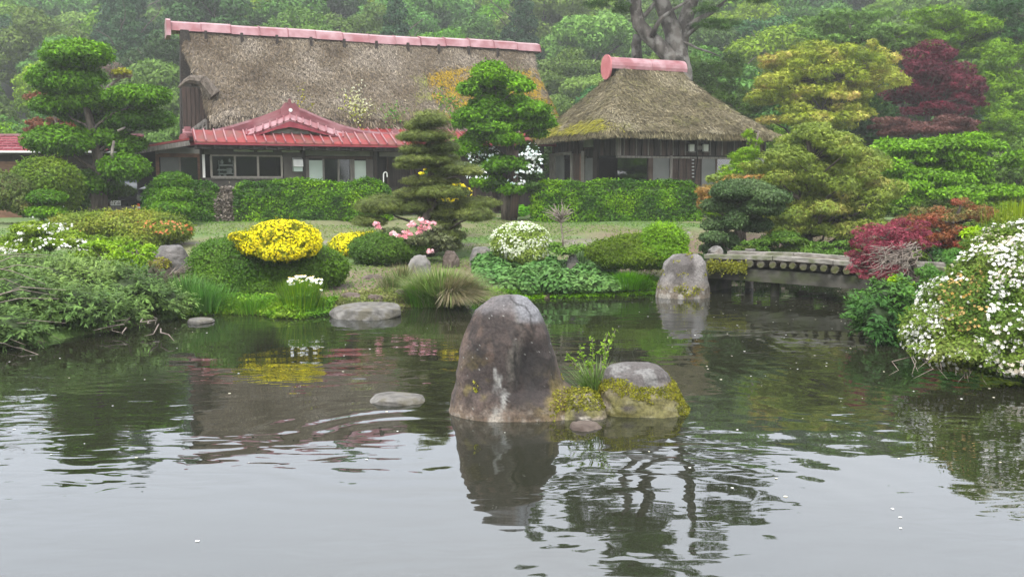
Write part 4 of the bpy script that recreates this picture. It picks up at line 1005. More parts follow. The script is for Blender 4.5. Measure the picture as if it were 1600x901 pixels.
V_, F_, C_ = leaves('straw', fp, np.where(cx_[:, None], (0., -1, .2), (-1., 0, .2)) + rs.normal(size=(k_, 3)) * .2, rs.uniform(.06, .15, k_), palcol(fp, [(0.12, 0.10, 0.06), (0.27, 0.24, 0.16)], 9, 2, .3), np.tile((0., 0, -1), (k_, 1)) + rs.normal(size=(k_, 3)) * .25)
meshobj('eave_fringe', V_, F_, M['straw'], roof2, False, C_, False)['kind'] = 'stuff'
# ridge cap: half-round sheet with a disc at the left end
capz = rz0 + .02
def halfring(r, k=12, lo=-.25): return [(vm + r * cos(a) * 1.05, capz + r * sin(a)) for a in np.linspace(lo, pi - lo, k)]
o_ = halfring(.38); i_ = halfring(.34)[::-1]
mb = MB(); pr = o_ + i_; npr = len(pr); na = len(o_)
for xa_, xb_ in ((rl0 - .25, (rl0 + rl1) / 2 - .006), ((rl0 + rl1) / 2 + .006, rl1 + .05)):
    b = MB(); V_ = [(xa_, p[0], p[1]) for p in pr] + [(xb_, p[0], p[1]) for p in pr]; F_ = [(i, (i + 1) % npr, npr + (i + 1) % npr, npr + i) for i in range(npr)]
    F_ += [(i, npr - 1 - i, npr - 2 - i, i + 1) for i in range(na - 1)] + [(npr + i + 1, 2 * npr - 2 - i, 2 * npr - 1 - i, npr + i) for i in range(na - 1)]
    b.add(V_, F_); part(b, 'ridge_cap_sheet', 'pink', hut)
disc = [(vm + .42 * cos(a) * .95, capz + .04 + .42 * sin(a) - (.10 if sin(a) < -.1 else 0)) for a in np.linspace(0, 2 * pi, 24, endpoint=False)]
part(MB().prism(disc, 0, rl0 - .32, rl0 - .26), 'ridge_end_disc', 'pinkend', hut, 'flat pink disc closing the ridge end')

# walls
zw0 = GZH - .3; ztop = zEv + .05
VL = cs(862)[0]; SR = ch(1196, 260)[0]
def fbox(x0, x1, y0, y1, d0, d1, name, m, lab=None, ground=False):
    a, z1q = ch(x0, y0, 0); b, _ = ch(x1, y0, 0); z0q = zw0 if ground else ch(x0, y1, 0)[1]
    z1q = ch((x0 + x1) / 2, y0, 0)[1]; z0q = zw0 if ground else ch((x0 + x1) / 2, y1, 0)[1]
    return part(MB().box(a, b, d0, d1, z0q, z1q), name, m, hut, lab)
def lbox(x0, x1, y0, y1, d0, d1, name, m, lab=None, ground=False):
    """on the left wall (plane s = 0), x from photo columns"""
    va, vb = cs(x1)[0], cs(x0)[0]; pxm = (x0 + x1) / 2; z1q = cs(pxm, y0)[1]; z0q = zw0 if ground else cs(pxm, y1)[1]
    return part(MB().box(d0, d1, va, vb, z0q, z1q), name, m, hut, lab)
part(MB().box(.12, SR, .12, .2, zw0, ztop + .3), 'front_wall_core', 'dark', hut); part(MB().box(.12, .2, .12, VL, zw0, ztop + .3), 'left_wall_core', 'dark', hut)
# upper plank band on both faces
pxs = list(np.arange(966, 1200, 9.6))
for i, (a, b) in enumerate(zip(pxs[:-1], pxs[1:])):
    fbox(a, b - .5, 202, 243.2, .02 + .012 * (i % 2), .10, 'plank', 'brownwood' if i % 3 else 'darkwood')
    fbox(b - 1.2, b + .2, 212, 243, -.02, .02, 'batten', 'darkwood' if i % 2 else 'greywood')
pxl = list(np.linspace(862, 961, 13))
for i, (a, b) in enumerate(zip(pxl[:-1], pxl[1:])):
    lbox(a, b - .4, 204, 243 if b > 928 or a > 895 else 250, .02 + .012 * (i % 2), .10, 'plank', 'brownwood' if i % 3 == 0 else 'darkwood')
    lbox(b - 1.0, b + .2, 214, 243, -.02, .02, 'batten', 'darkwood')
part(MB().box(-.04, .10, -.04, .10, ch(966, 243)[1], ztop + .2), 'corner_post', 'greywood', hut)
part(MB().box(-.02, SR, -.03, .12, ch(966, 246.5)[1], ch(966, 243.4)[1]), 'head_rail', 'greywood', hut)
# left face
lbox(913, 928, 207, 230, -.04, .02, 'plaster_patch', 'plaster'); lbox(914.5, 928, 232.5, 244.5, -.01, .03, 'dark_vent', 'dark')
lbox(915, 928, 247, 282, -.01, .04, 'frosted_panel', 'greypanel', ground=True)
for a, b in ((860, 863.5), (865, 868), (892.5, 896), (909.5, 914.5), (928, 934)): lbox(a, b, 240 if b < 900 else 236, 290, -.05, .06, 'post', 'greywood' if b != 934 else 'darkwood', ground=True)
lbox(868, 881, 243, 290, 0, .04, 'frosted_panel', 'greypanel', ground=True); lbox(881.5, 892.5, 243, 276, .02, .05, 'window_pane', 'garden_glass', ground=True)
for a, b in ((896, 900), (900.5, 905), (905.5, 909.5)): lbox(a, b, 240, 290, .0, .05, 'plank', 'redwood' if a > 905 else 'brownwood', ground=True)
lbox(934.5, 962.5, 246.5, 290, .03, .05, 'glass_door', 'garden_glass', ground=True)
lbox(868, 893, 238, 242.5, -.03, .05, 'head_rail', 'greywood')
# front face
fbox(965.5, 1013, 247, 290, .03, .05, 'glass_door', 'garden_glass', ground=True)
fbox(1013, 1020, 246.6, 290, -.03, .1, 'door_post', 'brownwood', ground=True)
fbox(1020.5, 1046, 247, 290, .0, .05, 'frosted_panel', 'greypanel', ground=True)
fbox(1046.5, 1050, 243.5, 290, -.05, .1, 'post', 'greywood', ground=True)
yrow = [247, 253, 259, 265, 271, 277, 283, 289]
for (a, b) in ((1050.5, 1061), (1061.5, 1073), (1073.5, 1085), (1085.5, 1096)):
    for y0, y1 in zip(yrow[:-1], yrow[1:]): fbox(a, b, y0, y1 - .35, .03 + .006 * ((int(y0) // 6) % 2), .1, 'board', 'brownwood')
    fbox(a, b, 289, 0, .03, .1, 'board', 'brownwood', ground=True)
    fbox(b - .3, b + .8, 246.8, 290, -.01, .03, 'batten', 'darkwood', ground=True)
fbox(1096, 1119, 247, 290, .0, .05, 'frosted_panel', 'greypanel', ground=True)
fbox(1119.5, 1195, 247, 290, .03, .05, 'glass_door', 'garden_glass', ground=True)
for x_ in (1118, 1150, 1175): fbox(x_, x_ + 2.5, 246.6, 290, -.02, .1, 'post', 'brownwood', ground=True)
# meter bracket with cable between the lamps
fbox(1088, 1096, 228, 234, -.06, .0, 'cable_box', 'greywood')
mb = MB(); c1 = ch(1076, 239, -.03); c2 = ch(1092, 238, -.03); c3 = ch(1100, 239, -.03); c4 = ch(1083, 290, -.03)
mb.tube([(c1[0], -.04, c1[1]), (c2[0], -.05, c2[1] + .05), (c3[0], -.04, c3[1])], .018, 5)
mb.tube([(c2[0] - .1, -.04, c2[1]), (c2[0] - .05, -.04, c2[1] - .3), (c4[0], -.04, c4[1])], .02, 5)
part(mb, 'cable', 'rubber', hut)
for i in range(6):
    f = ch(1083, 250 + i * 5.3, -.06); part(MB().box(f[0] - .04, f[0] + .04, -.07, -.03, f[1] - .02, f[1] + .02), 'cable_clip', 'steel', hut)
for x_, lb in ((1080.5, 'square white wall lamp, left one of the pair under the cottage eave'), (1102.5, 'square white wall lamp, right one of the pair under the cottage eave')):
    f = ch(x_, 231, -.12); lp = thing('wall_lamp', lb, 'lamp', CF.world(f[0], 0, f[1]), ROT, 'wall lamps on the cottage')
    part(MB().box(-.10, .10, -.16, -.06, -.12, .12), 'lamp_cover', 'lampglass', lp); part(MB().box(-.12, .12, -.06, .0, -.15, .14), 'housing', 'darkwood', lp)
    part(MB().box(-.13, .13, -.19, -.02, -.165, -.125), 'bracket', 'greywood', lp); part(MB().prism([(-.18, .13), (.02, .18), (.02, .15), (-.18, .12)], 0, -.12, .12), 'lamp_hood', 'darkwood', lp)

# ================================================================== car and traffic cone behind the pine
cx0, cy0 = W(193, 300, 32.5)[:2]; czb = gz(cx0, cy0)
car = thing('parked_van', 'dark compact van parked nose out behind the clipped pine', 'van', (cx0, cy0, czb), R(4))
def z_of(py, Y=32.5): return W(0, py, Y)[2] - czb
hw = .72
body = MB(); sec = [(0, .28), (-.02, .62), (.10, .84), (.55, .98), (.95, 1.5), (1.2, 1.62), (3.1, 1.62), (3.3, 1.0), (3.3, .28)]
V_ = []; F_ = []; xs_ = [-hw, -hw + .06, hw - .06, hw]
for xi, x_ in enumerate(xs_):
    k = .04 if xi in (0, 3) else 0
    for (y_, z_) in sec: V_.append((x_ * (1 - (.10 if z_ > 1.1 else 0)), y_ + (k if y_ < 1 else -k), z_ - (k if z_ > .5 else 0)))
ns = len(sec)
for xi in range(3):
    for j in range(ns): F_.append((xi * ns + j, xi * ns + (j + 1) % ns, (xi + 1) * ns + (j + 1) % ns, (xi + 1) * ns + j))
F_.append(tuple(range(ns))[::-1]); F_.append(tuple(range(3 * ns, 4 * ns)))
body.add(V_, F_); part(body, 'body', 'car', car)
M['carglass'] = mat('car_glass', (0.16, 0.19, 0.22), (0.2, 0.23, 0.26), 2, 0.08, spec=0.8)
part(MB().add([(-hw * .84, .565, 1.0), (hw * .84, .565, 1.0), (hw * .80, .93, 1.49), (-hw * .80, .93, 1.49), (-hw * .84, .59, .99), (hw * .84, .59, .99), (hw * .80, .96, 1.48), (-hw * .80, .96, 1.48)],
              [(0, 1, 2, 3), (4, 7, 6, 5), (0, 4, 5, 1), (1, 5, 6, 2), (2, 6, 7, 3), (3, 7, 4, 0)]), 'windscreen', 'carglass', car)
for sg in (-1, 1):
    part(MB().box(sg * hw - .28 if sg > 0 else -hw + .04, hw - .04 if sg > 0 else -hw + .28, -.035, .12, .60, .80), 'headlight', 'steel', car)
    part(MB().box(sg * (hw + .10) - .07, sg * (hw + .10) + .07, .75, .85, 1.0, 1.14), 'wing_mirror', 'car', car)
    for y_ in (.55, 2.7):
        wv = tubegeo([(sg * hw - sg * .16, y_, .28), (sg * hw + sg * .01, y_, .28)], .28, 18); wh = part(MB().add(*wv), 'wheel', 'rubber', car)
        rv = tubegeo([(sg * hw, y_, .28), (sg * hw + sg * .02, y_, .28)], .17, 12); part(MB().add(*rv), 'rim', 'steel', wh)
part(MB().box(-.42, .42, -.03, .01, .64, .76), 'grille', 'rubber', car); part(MB().box(-hw + .02, hw - .02, -.10, .02, .26, .42), 'bumper', 'greywood', car)
npl = part(MB().box(-.42, -.09, -.07, -.035, .44, .61), 'number_plate', 'white', car)
for i, (x_, w_, h_, zz_) in enumerate(((-.36, .05, .03, .565), (-.29, .09, .03, .565), (-.17, .03, .03, .565), (-.38, .03, .07, .48), (-.31, .05, .07, .48), (-.24, .02, .03, .50), (-.19, .05, .07, .48), (-.13, .03, .07, .48))):
    part(MB().box(x_, x_ + w_ * .7, -.074, -.0705, zz_ - .01, zz_ + h_ - .01), 'plate_character', 'greywood', npl)
kx, ky = W(216, 320, 31.2)[:2]; kz = gz(kx, ky)
cone = thing('traffic_cone', 'red and white striped traffic cone beside the parked van', 'traffic cone', (kx, ky, kz))
zt_ = W(216, 318, 31.2)[2] - kz
part(MB().box(-.19, .19, -.19, .19, 0, .04), 'base', 'orange', cone)
for a, b, m_ in ((0.04, .30, 'orange'), (.30, .50, 'white'), (.50, .68, 'orange'), (.68, .80, 'white'), (.80, 1.0, 'orange')):
    part(MB().tube([(0, 0, .04 + (zt_ - .04) * a), (0, 0, .04 + (zt_ - .04) * b)], [.14 - .105 * a, .14 - .105 * b], 14), 'stripe' if m_ == 'white' else 'cone_section', m_, cone)
#@@P0

# ================================================================== boulders
mq, nq, lq, pq = newmat('lichened_stone')
aq = nq.new('ShaderNodeAttribute'); aq.attribute_name = 'Col'; tq = nq.new('ShaderNodeTexCoord')
xq = nq.new('ShaderNodeTexNoise'); xq.inputs['Scale'].default_value = 38; xq.inputs['Detail'].default_value = 8; lq.new(tq.outputs['Object'], xq.inputs['Vector'])
rq = nq.new('ShaderNodeMapRange'); rq.inputs[1].default_value = .3; rq.inputs[2].default_value = .7; rq.inputs[3].default_value = .6; rq.inputs[4].default_value = 1.4; lq.new(xq.outputs['Fac'], rq.inputs[0])
vq = nq.new('ShaderNodeVectorMath'); vq.operation = 'SCALE'; lq.new(aq.outputs['Color'], vq.inputs[0]); lq.new(rq.outputs[0], vq.inputs['Scale']); lq.new(vq.outputs[0], pq.inputs['Base Color'])
bq = nq.new('ShaderNodeBump'); bq.inputs['Strength'].default_value = .9; bq.inputs['Distance'].default_value = .02; yq = nq.new('ShaderNodeTexNoise'); yq.inputs['Scale'].default_value = 14; yq.inputs['Detail'].default_value = 12; yq.inputs['Roughness'].default_value = .65
lq.new(tq.outputs['Object'], yq.inputs['Vector']); lq.new(yq.outputs['Fac'], bq.inputs['Height']); lq.new(bq.outputs[0], pq.inputs['Normal']); pq.inputs['Roughness'].default_value = .8
M['lichened'] = mq
def blend(c, col, f): f = np.clip(f, 0, 1)[:, None]; return c * (1 - f) + np.array(col) * f
def paint_tall(P):
    S1_ = P * (1, 1, .30); a = fbm(P * (1, 1, .6), 3.2, 3, 5); c = blend(np.tile(np.array((.040, .029, .026)), (len(P), 1)), (.115, .082, .070), sstep(.38, .66, a))
    c = blend(c, (.018, .015, .015), np.exp(-(((P[:, 0] - .10) / .17) ** 2 + ((P[:, 2] - .60) / .30) ** 2)) * sstep(.25, .6, fbm(P, 2.5, 9, 4)) * 1.3)
    c = blend(c, (.16, .105, .078), sstep(.55, .72, fbm(S1_, 7, 15, 4)) * sstep(.35, .9, P[:, 2]) * .55)
    c = blend(c, (.17, .155, .13), np.exp(-((P[:, 0] + .04 - .10 * (P[:, 2] - .8)) / .055) ** 2) * sstep(.30, .75, P[:, 2]) * sstep(.4, .62, fbm(S1_, 14, 21, 3)) * .8)
    c = blend(c, (.20, .20, .215), sstep(1.00, 1.10, P[:, 2] + .10 * (fbm(P, 5, 5, 3) - .5)) * sstep(-.02, .10, P[:, 0] + .05) * .9 + sstep(1.08, 1.2, P[:, 2]) * .4)
    d = fbm(S1_, 11, 31, 5); k = np.exp(-((P[:, 0] + .18) / .15) ** 2) * sstep(.98, .35, P[:, 2]) + .5 * np.exp(-((P[:, 0] - .12) / .05) ** 2) * sstep(.40, .05, P[:, 2]); c = blend(c, (.44, .44, .42), sstep(.50, .60, d * .62 + k * .27 + .03) * sstep(.12, .45, k) * .9)
    c = blend(c, (.15, .12, .035), sstep(.52, .66, fbm(P, 6, 41, 4)) * np.exp(-((P[:, 0] + .42) / .14) ** 2 - ((P[:, 2] - .38) / .26) ** 2) * 1.2)
    c = blend(c, (.17, .13, .045), sstep(.40, .60, fbm(P, 5, 42, 4)) * np.exp(-((P[:, 0] - .36) / .16) ** 2 - ((P[:, 2] - .26) / .22) ** 2) * 1.2)
    b = sstep(.30, .06, P[:, 2] + .22 * (fbm(P, 6, 6, 4) - .5)); c = blend(c, (.20, .145, .095), b * .75); c = blend(c, (.36, .32, .27), b * sstep(.54, .66, fbm(P, 16, 8, 4)) * .8); c = blend(c, (.06, .05, .02), sstep(.035, .0, P[:, 2]) * .9); c = blend(c, (.42, .42, .40), sstep(.83, .87, fbm(P, 42, 50, 2)) * .8); c = blend(c, (.012, .010, .009), sstep(.045, .0, np.abs(fbm(P * (1, 1, .45), 3.5, 91, 4) - .5)) * .7 * sstep(.2, .5, P[:, 2])); return c * .86
def paint_moss(P):
    a = fbm(P, 5, 13, 5); c = blend(np.tile(np.array((.060, .050, .040)), (len(P), 1)), (.20, .165, .125), sstep(.40, .62, a)); c = blend(c, (.36, .33, .28), sstep(.57, .68, fbm(P, 13, 18, 4)) * .8 * sstep(.45, .3, P[:, 2]))
    t = sstep(.40, .50, P[:, 2] + .12 * (fbm(P, 5, 6, 3) - .5)); c = blend(c, (.085, .075, .072), t); c = blend(c, (.16, .155, .15), t * sstep(.5, .66, fbm(P * (1, 1, .4), 9, 28, 4)))
    c = blend(c, (.14, .13, .03), sstep(.42, .6, fbm(P, 4, 33, 4)) * sstep(.5, .3, P[:, 2]) * .75); c = blend(c, (.05, .04, .02), sstep(.035, .0, P[:, 2]) * .9); return c
def paint_ledge(P): return paint_moss(P) * .42 + (.012, .009, .004)
def paint_bridge(P):
    a = fbm(P * (1, 1, .4), 3.2, 53, 5); c = blend(np.tile(np.array((.085, .075, .070)), (len(P), 1)), (.20, .185, .175), sstep(.38, .62, a)); c = blend(c, (.055, .045, .042), np.exp(-((P[:, 0] - .12) / .10) ** 2) * sstep(.15, .5, P[:, 2]) * .8)
    b = sstep(.35, .05, P[:, 2] + .2 * (fbm(P, 5, 6, 4) - .5)); c = blend(c, (.15, .12, .085), b * .8); c = blend(c, (.30, .28, .25), b * sstep(.52, .64, fbm(P, 11, 8, 4)) * .8); return c
def rock(name, label, levels, D, depth, m, seed=0, rough=.05, group=None, zoff=0.0, cat='rock', sub=3, res=(44, 72), paint=None, dent=None, facet=(.86, .97, 22)):
    """boulder from its width at several heights: levels are (py, x_left, x_right) down to the water line or ground"""
    L = sorted(levels); base = L[-1]
    cxp = (base[1] + base[2]) / 2; c = W(cxp, base[0], D); c[2] += zoff
    o = thing(name, label, cat, c, 0, group)
    pys = np.array([l[0] for l in L], float); xl = np.array([l[1] for l in L], float); xr = np.array([l[2] for l in L], float)
    nl, nc_ = res
    zs = [W(cxp, p, D)[2] - c[2] for p in pys]; ztop = zs[0]; V = []
    tt = np.linspace(0, 1, nl)
    k = m_px(D)
    for t in tt:
        z = ztop * (1 - t ** 1.5); py = np.interp(-z, [-v for v in zs], pys)
        a = np.interp(py, pys, xl); b = np.interp(py, pys, xr)
        if t == 0: a, b = (a + b) / 2 - (b - a) * .20, (a + b) / 2 + (b - a) * .20
        cx = ((a + b) / 2 - cxp) * k; rx = (b - a) / 2 * k; ry = rx * .45 + depth * .55 * min(1.0, rx / ((base[2] - base[1]) / 2 * k))
        for j in range(nc_):
            an = 2 * pi * j / nc_; e = .82 if (base[2] - base[1]) > 60 else 1.0
            V.append((cx + rx * math.copysign(abs(cos(an)) ** e, cos(an)), ry * math.copysign(abs(sin(an)) ** e, sin(an)), z))
    rb = [V[(nl - 1) * nc_ + j] for j in range(nc_)]
    V += [(x * 1.04, y * 1.04, -.5) for x, y, z in rb]; V.append((V[0][0] * .5 + V[nc_ // 2][0] * .5, 0, ztop + rough * .4))
    V = np.array(V); rr_ = np.random.RandomState(seed + 50); ctr = np.array((0, 0, ztop * .35))
    for _k in range(facet[2]):
        nrm = rr_.normal(size=3); nrm[2] = abs(nrm[2]) * .6; nrm[1] -= .3; nrm /= np.linalg.norm(nrm); pr = (V - ctr) @ nrm; lim = pr.max() * rr_.uniform(*facet[:2])
        V = V - nrm * (np.clip(pr - lim, 0, None) * .85)[:, None]
    d = V / (np.linalg.norm(V, axis=1, keepdims=True) + 1e-6); S = max(.25, (base[2] - base[1]) * k)
    am = (fbm(V + seed * 7, 1.7 / S, seed, 3) - .5) * rough * 4 + (1 - np.abs(fbm(V + seed * 3, 4.5 / S, seed + 5, 5) * 2 - 1) - .6) * rough * 2.2
    am = am + (np.abs(vnoise(V * (1, 1, .35) + seed, 5.0 / S, seed + 2) * 2 - 1) - .5) * rough * 1.1
    V = V + d * (1, 1, .6) * (am * sstep(0, .12 * S, V[:, 2] + .35 * S))[:, None]
    F = [(i * nc_ + j, (i + 1) * nc_ + j, (i + 1) * nc_ + (j + 1) % nc_, i * nc_ + (j + 1) % nc_) for i in range(nl) for j in range(nc_)]
    F += [(len(V) - 1, j, (j + 1) % nc_) for j in range(nc_)]
    if dent is not None: V = V + dent(V)
    s = meshobj('stone', V, F, M['lichened'] if paint else m, o, True, paint(V) if paint else None, False)
    return o, V
def mossy(o, V, f, size=.02, cover=2.2, pal=((0.085, 0.09, 0.022), (0.16, 0.165, 0.03), (0.26, 0.26, 0.05), (0.15, 0.13, 0.045)), n=26000, name='moss', thick=.03, seed=0):
    """moss cushions sitting on the stone where f(points) is above a half"""
    me = [c for c in o.children if c.name.startswith('stone')][0].data
    fc = [p for p in me.polygons]; cen = np.array([p.center[:] for p in fc]); nr = np.array([p.normal[:] for p in fc]); ar = np.array([p.area for p in fc])
    nr = np.where((np.sum(nr * (cen * (1, 1, .5)), 1) < 0)[:, None], -nr, nr)
    fi = rs.choice(len(fc), n, p=ar / ar.sum())
    vv = [np.array([me.vertices[i].co[:] for i in p.vertices]) for p in fc]
    w = rs.dirichlet((1, 1, 1, 1), n); P = np.array([(vv[i].T @ (ww[:len(vv[i])] / ww[:len(vv[i])].sum())) for i, ww in zip(fi, w)]); N = nr[fi]
    val = f(P) + (fbm(P + seed, 7, 3, 3) - .5) * .9; k = val > .5; P = P[k] + N[k] * (rs.uniform(0, thick, (k.sum(), 1)) * np.clip((val[k] - .5) * 3, .2, 1)[:, None]); N = N[k]
    V_, F_, C_ = leaves('leaf', P, N + rs.normal(size=P.shape) * .6, size * 1.3 * rs.uniform(.6, 1.4, len(P)), palcol(P, list(pal), 3, 9, .15))
    s = meshobj(name, V_, F_, M['petal'], o, False, C_, False); s['kind'] = 'stuff'
big, bv = rock('upright_boulder', 'tall dark brown boulder with white lichen runs standing in the pond', [(462, 784, 812), (466, 768, 824), (472, 760, 830), (485, 740, 842), (500, 731, 850), (520, 723, 858), (550, 718, 866), (580, 713, 874), (598, 711, 880), (615, 706, 905), (640, 702, 915), (655, 700, 918)], 9.75, .48, M['rock'], 4, .022, res=(130, 210), paint=paint_tall, facet=(.93, .99, 16),
    dent=lambda V: np.stack((V[:, 0] * 0, .085 * np.exp(-((V[:, 0] - .10) / .13) ** 2 - ((V[:, 2] - .58) / .30) ** 2) * (V[:, 1] < 0) - .05 * np.exp(-((V[:, 0] + .06) / .06) ** 2) * sstep(.1, .4, V[:, 2]) * sstep(1.15, .9, V[:, 2]) * (V[:, 1] < 0) + .02 * (np.abs(fbm(V * (1, 1, .35), 7, 61, 4) * 2 - 1)) + .035 * (fbm(V, 12, 66, 4) - .5) * sstep(.35, .05, V[:, 2]), V[:, 0] * 0), 1))
mossy(big, bv, lambda P: .95 * np.exp(-((P[:, 0] - .40) ** 2 / .022 + (P[:, 2] - .27) ** 2 / .02)) + (fbm(P, 5, 3, 3) - .5) * .6 + .62 * np.exp(-((P[:, 0] + .42) ** 2 / .006 + (P[:, 2] - .42) ** 2 / .015)) + .45 * np.exp(-((P[:, 0] - .2) ** 2 / .08 + (P[:, 2] - .06) ** 2 / .006)), .022)
sh2, sv2 = rock('mossy_boulder', 'low round boulder capped in yellow moss right of the tall one', [(567, 968, 1015), (572, 950, 1030), (582, 940, 1042), (600, 935, 1052), (625, 932, 1065), (645, 930, 1080), (661, 928, 1090)], 9.8, .42, M['rock2'], 9, .020, res=(80, 150), paint=paint_moss, facet=(.93, .99, 14), dent=lambda V: np.stack((V[:, 0] * 0, .05 * (fbm(V, 9, 71, 4) - .5), V[:, 0] * 0), 1))
mossy(sh2, sv2, lambda P: .10 + .46 * np.exp(-((P[:, 2] - .38) ** 2 / .022)) + .34 * sstep(.05, .38, P[:, 0]) * sstep(.58, .45, P[:, 2]) + (fbm(P, 4.0, 12, 4) - .5) * 1.5, .015, n=70000, thick=.02)
lowr, lv = rock('mossy_boulder', 'small tan shoulder stone joining the two pond boulders', [(612, 880, 925), (625, 868, 935), (640, 860, 945), (656, 855, 952)], 9.55, .3, M['rock2'], 12, .02, res=(50, 90), paint=paint_moss, facet=(.93, .99, 8))
mossy(lowr, lv, lambda P: .35 + .5 * sstep(.1, .2, P[:, 2]), .02, n=9000)
lg, lgv = rock('ledge_stone', 'low tan ledge at the water line joining the tall and the mossy boulders', [(646, 760, 1000), (650, 725, 1050), (655, 712, 1072), (661, 706, 1084)], 9.72, .50, M['rock2'], 44, .012, res=(24, 160), paint=paint_ledge, facet=(.97, 1, 4), dent=lambda V: np.stack((V[:, 0] * 0, .10 * (fbm(V, 5, 81, 4) - .5), .05 * (fbm(V, 6, 83, 3) - .5)), 1))
mossy(lg, lgv, lambda P: .30 + .2 * sstep(-.1, .3, P[:, 0]), .016, n=7000)
rock('small_stone', 'rounded brown stone in the water before the boulders', [(661, 895, 930), (668, 886, 942), (678, 880, 947), (688, 884, 944)], 9.0, .16, M['brownstone'], 14, .012)
rock('flat_stone', 'flat grey stone lying in the water left of the tall boulder', [(617, 590, 640), (621, 578, 660), (629, 575, 668), (636, 590, 662)], 10.15, .28, M['palestone'], 15, .010)
rock('flat_stone', 'broad pale slab at the water edge below the daisies and grasses', [(476, 545, 610), (480, 525, 630), (487, 515, 634), (494, 522, 622)], 17.0, .75, M['palestone'], 16, .012)
rock('flat_stone', 'thin grey slab just above the water by the left shore', [(498, 296, 328), (501, 290, 337), (504, 296, 330)], 16.1, .3, M['palestone'], 17, .008)
rb_, rbv = rock('shore_boulder', 'large grey boulder at the left end of the plank bridge', [(397, 1050, 1088), (402, 1042, 1096), (412, 1036, 1101), (428, 1034, 1104), (445, 1027, 1106), (458, 1022, 1107)], 20.0, .55, M['boulder'], 21, .025, res=(60, 110), paint=paint_bridge, facet=(.90, .98, 16))
mossy(rb_, rbv, lambda P: .35 + .45 * np.exp(-((P[:, 2] - .12) ** 2 / .02 + (P[:, 0] + .05) ** 2 / .08)), .035, n=9000)
lb_, lbv = rock('garden_boulder', 'smooth purple grey boulder between the juniper and the green mound', [(383, 255, 283), (388, 247, 290), (400, 242, 293), (415, 240, 294), (432, 242, 292)], 20.5, .4, M['boulder'], 22, .025)
mb_, mbv = rock('garden_boulder', 'small moss rimmed boulder leaning before the purple grey one', [(405, 242, 258), (410, 236, 266), (425, 232, 270), (440, 230, 272)], 19.6, .25, M['brownstone'], 23, .02)
mossy(mb_, mbv, lambda P: .3 + .5 * sstep(.25, .38, P[:, 2]), .03, n=6000)
STN = [((399, 412, 440), (636, 676), 21.5, 'grey stone with pale specks under the pink rhododendron', 'stone'), ((452, 460, 476), (614, 645), 18.8, 'rounded dark stone beside the grass tussock', 'brownstone'),
       ((430, 436, 450), (560, 605), 20.4, 'reddish brown step stone on the bare bank', 'brownstone'), ((446, 450, 458), (500, 560), 19.4, 'flat reddish stone on the path down to the water', 'brownstone'),
       ((458, 463, 472), (527, 570), 18.2, 'flat brown stone behind the pale shore slab', 'brownstone'), ((461, 466, 474), (572, 602), 18.1, 'angular brown stone behind the pale shore slab', 'brownstone'),
       ((386, 392, 402), (733, 770), 22.6, 'grey stone on the bank beside the white azalea', 'stone'), ((398, 406, 416), (884, 905), 21.6, 'dark stone behind the iris leaves', 'stone'), ((392, 398, 408), (690, 716), 22.3, 'mossy brown stone below the layered pine', 'brownstone'),
       ((384, 390, 398), (1105, 1130), 21.3, 'small grey stone on the ground by the bridge end', 'stone')]
for i, (ys, xs, D, lb, mm) in enumerate(STN):
    w_ = xs[1] - xs[0]; rock('stone_block' if i < 6 else 'garden_stone', lb, [(ys[0], xs[0] + w_ * .25, xs[1] - w_ * .25), (ys[1], xs[0] + w_ * .06, xs[1] - w_ * .06), (ys[2], xs[0], xs[1])], D, w_ * m_px(D) * .45, M[mm], 30 + i, .02)

# ================================================================== log bridge
P0 = np.array((4.15, 20.6)); dv = np.array((2.50, -1.95)); dv = dv / np.linalg.norm(dv); pv = np.array((-dv[1], dv[0]))
if pv[1] < 0: pv = -pv
bang = math.atan2(dv[1], dv[0]); LB = 5.2; BW = 1.25
br = thing('garden_bridge', 'low weathered bridge of cross logs under pale planks over the pond inlet', 'bridge', (P0[0], P0[1], 0), bang)
def arch(x): return .78 + .035 * sin(pi * np.clip(x / 3.4, 0, 1)) - .05 * np.clip((x - 2.2) / 3, 0, 1)
mb = MB()
for i in range(13):
    a, b = LB * i / 13, LB * (i + 1) / 13
    mb.add([(a, .06, arch(a) - .02), (b, .06, arch(b) - .02), (b, BW - .06, arch(b) - .02), (a, BW - .06, arch(a) - .02), (a, .06, arch(a) - .09), (b, .06, arch(b) - .09), (b, BW - .06, arch(b) - .09), (a, BW - .06, arch(a) - .09)],
           [(0, 1, 2, 3), (4, 7, 6, 5), (0, 4, 5, 1), (3, 2, 6, 7), (0, 3, 7, 4), (1, 5, 6, 2)])
part(mb, 'earth_deck', 'soil', br)
rr = random.Random(4)
for side, y_ in ((0, -.04), (1, BW - .16)):
    x = 0.0
    for Ls in (1.55, 1.25, 1.2, 1.25):
        b = MB().beam((x, y_ + .10, arch(x) + .015 + rr.uniform(-.008, .008)), (x + Ls - .02, y_ + .10, arch(x + Ls) + .015 + rr.uniform(-.008, .008)), .22, .085); part(b, 'kerb_plank', 'deck', br); x += Ls
    b = MB()
x = .10; i = 0
while x < LB - .1:
    r_ = rr.uniform(.068, .088)
    b = MB(); z_ = arch(x) - .125 + rr.uniform(-.008, .008)
    v_, f_ = tubegeo([(0, -.05 + rr.uniform(-.03, .03), 0), (0, -.02, 0), (0, BW + .1, 0)], [r_ * .93, r_, r_ * .96], 10); b.add(v_, f_)
    o = part(b, 'cross_log', 'log', br); o.location = (x, 0, z_); x += r_ * 2 + rr.uniform(.05, .10); i += 1
for y_ in (.06, BW - .22): part(MB().beam((-.2, y_ + .08, arch(0) - .33), (LB, y_ + .08, arch(LB) - .33), .20, .25), 'girder', 'concrete', br)
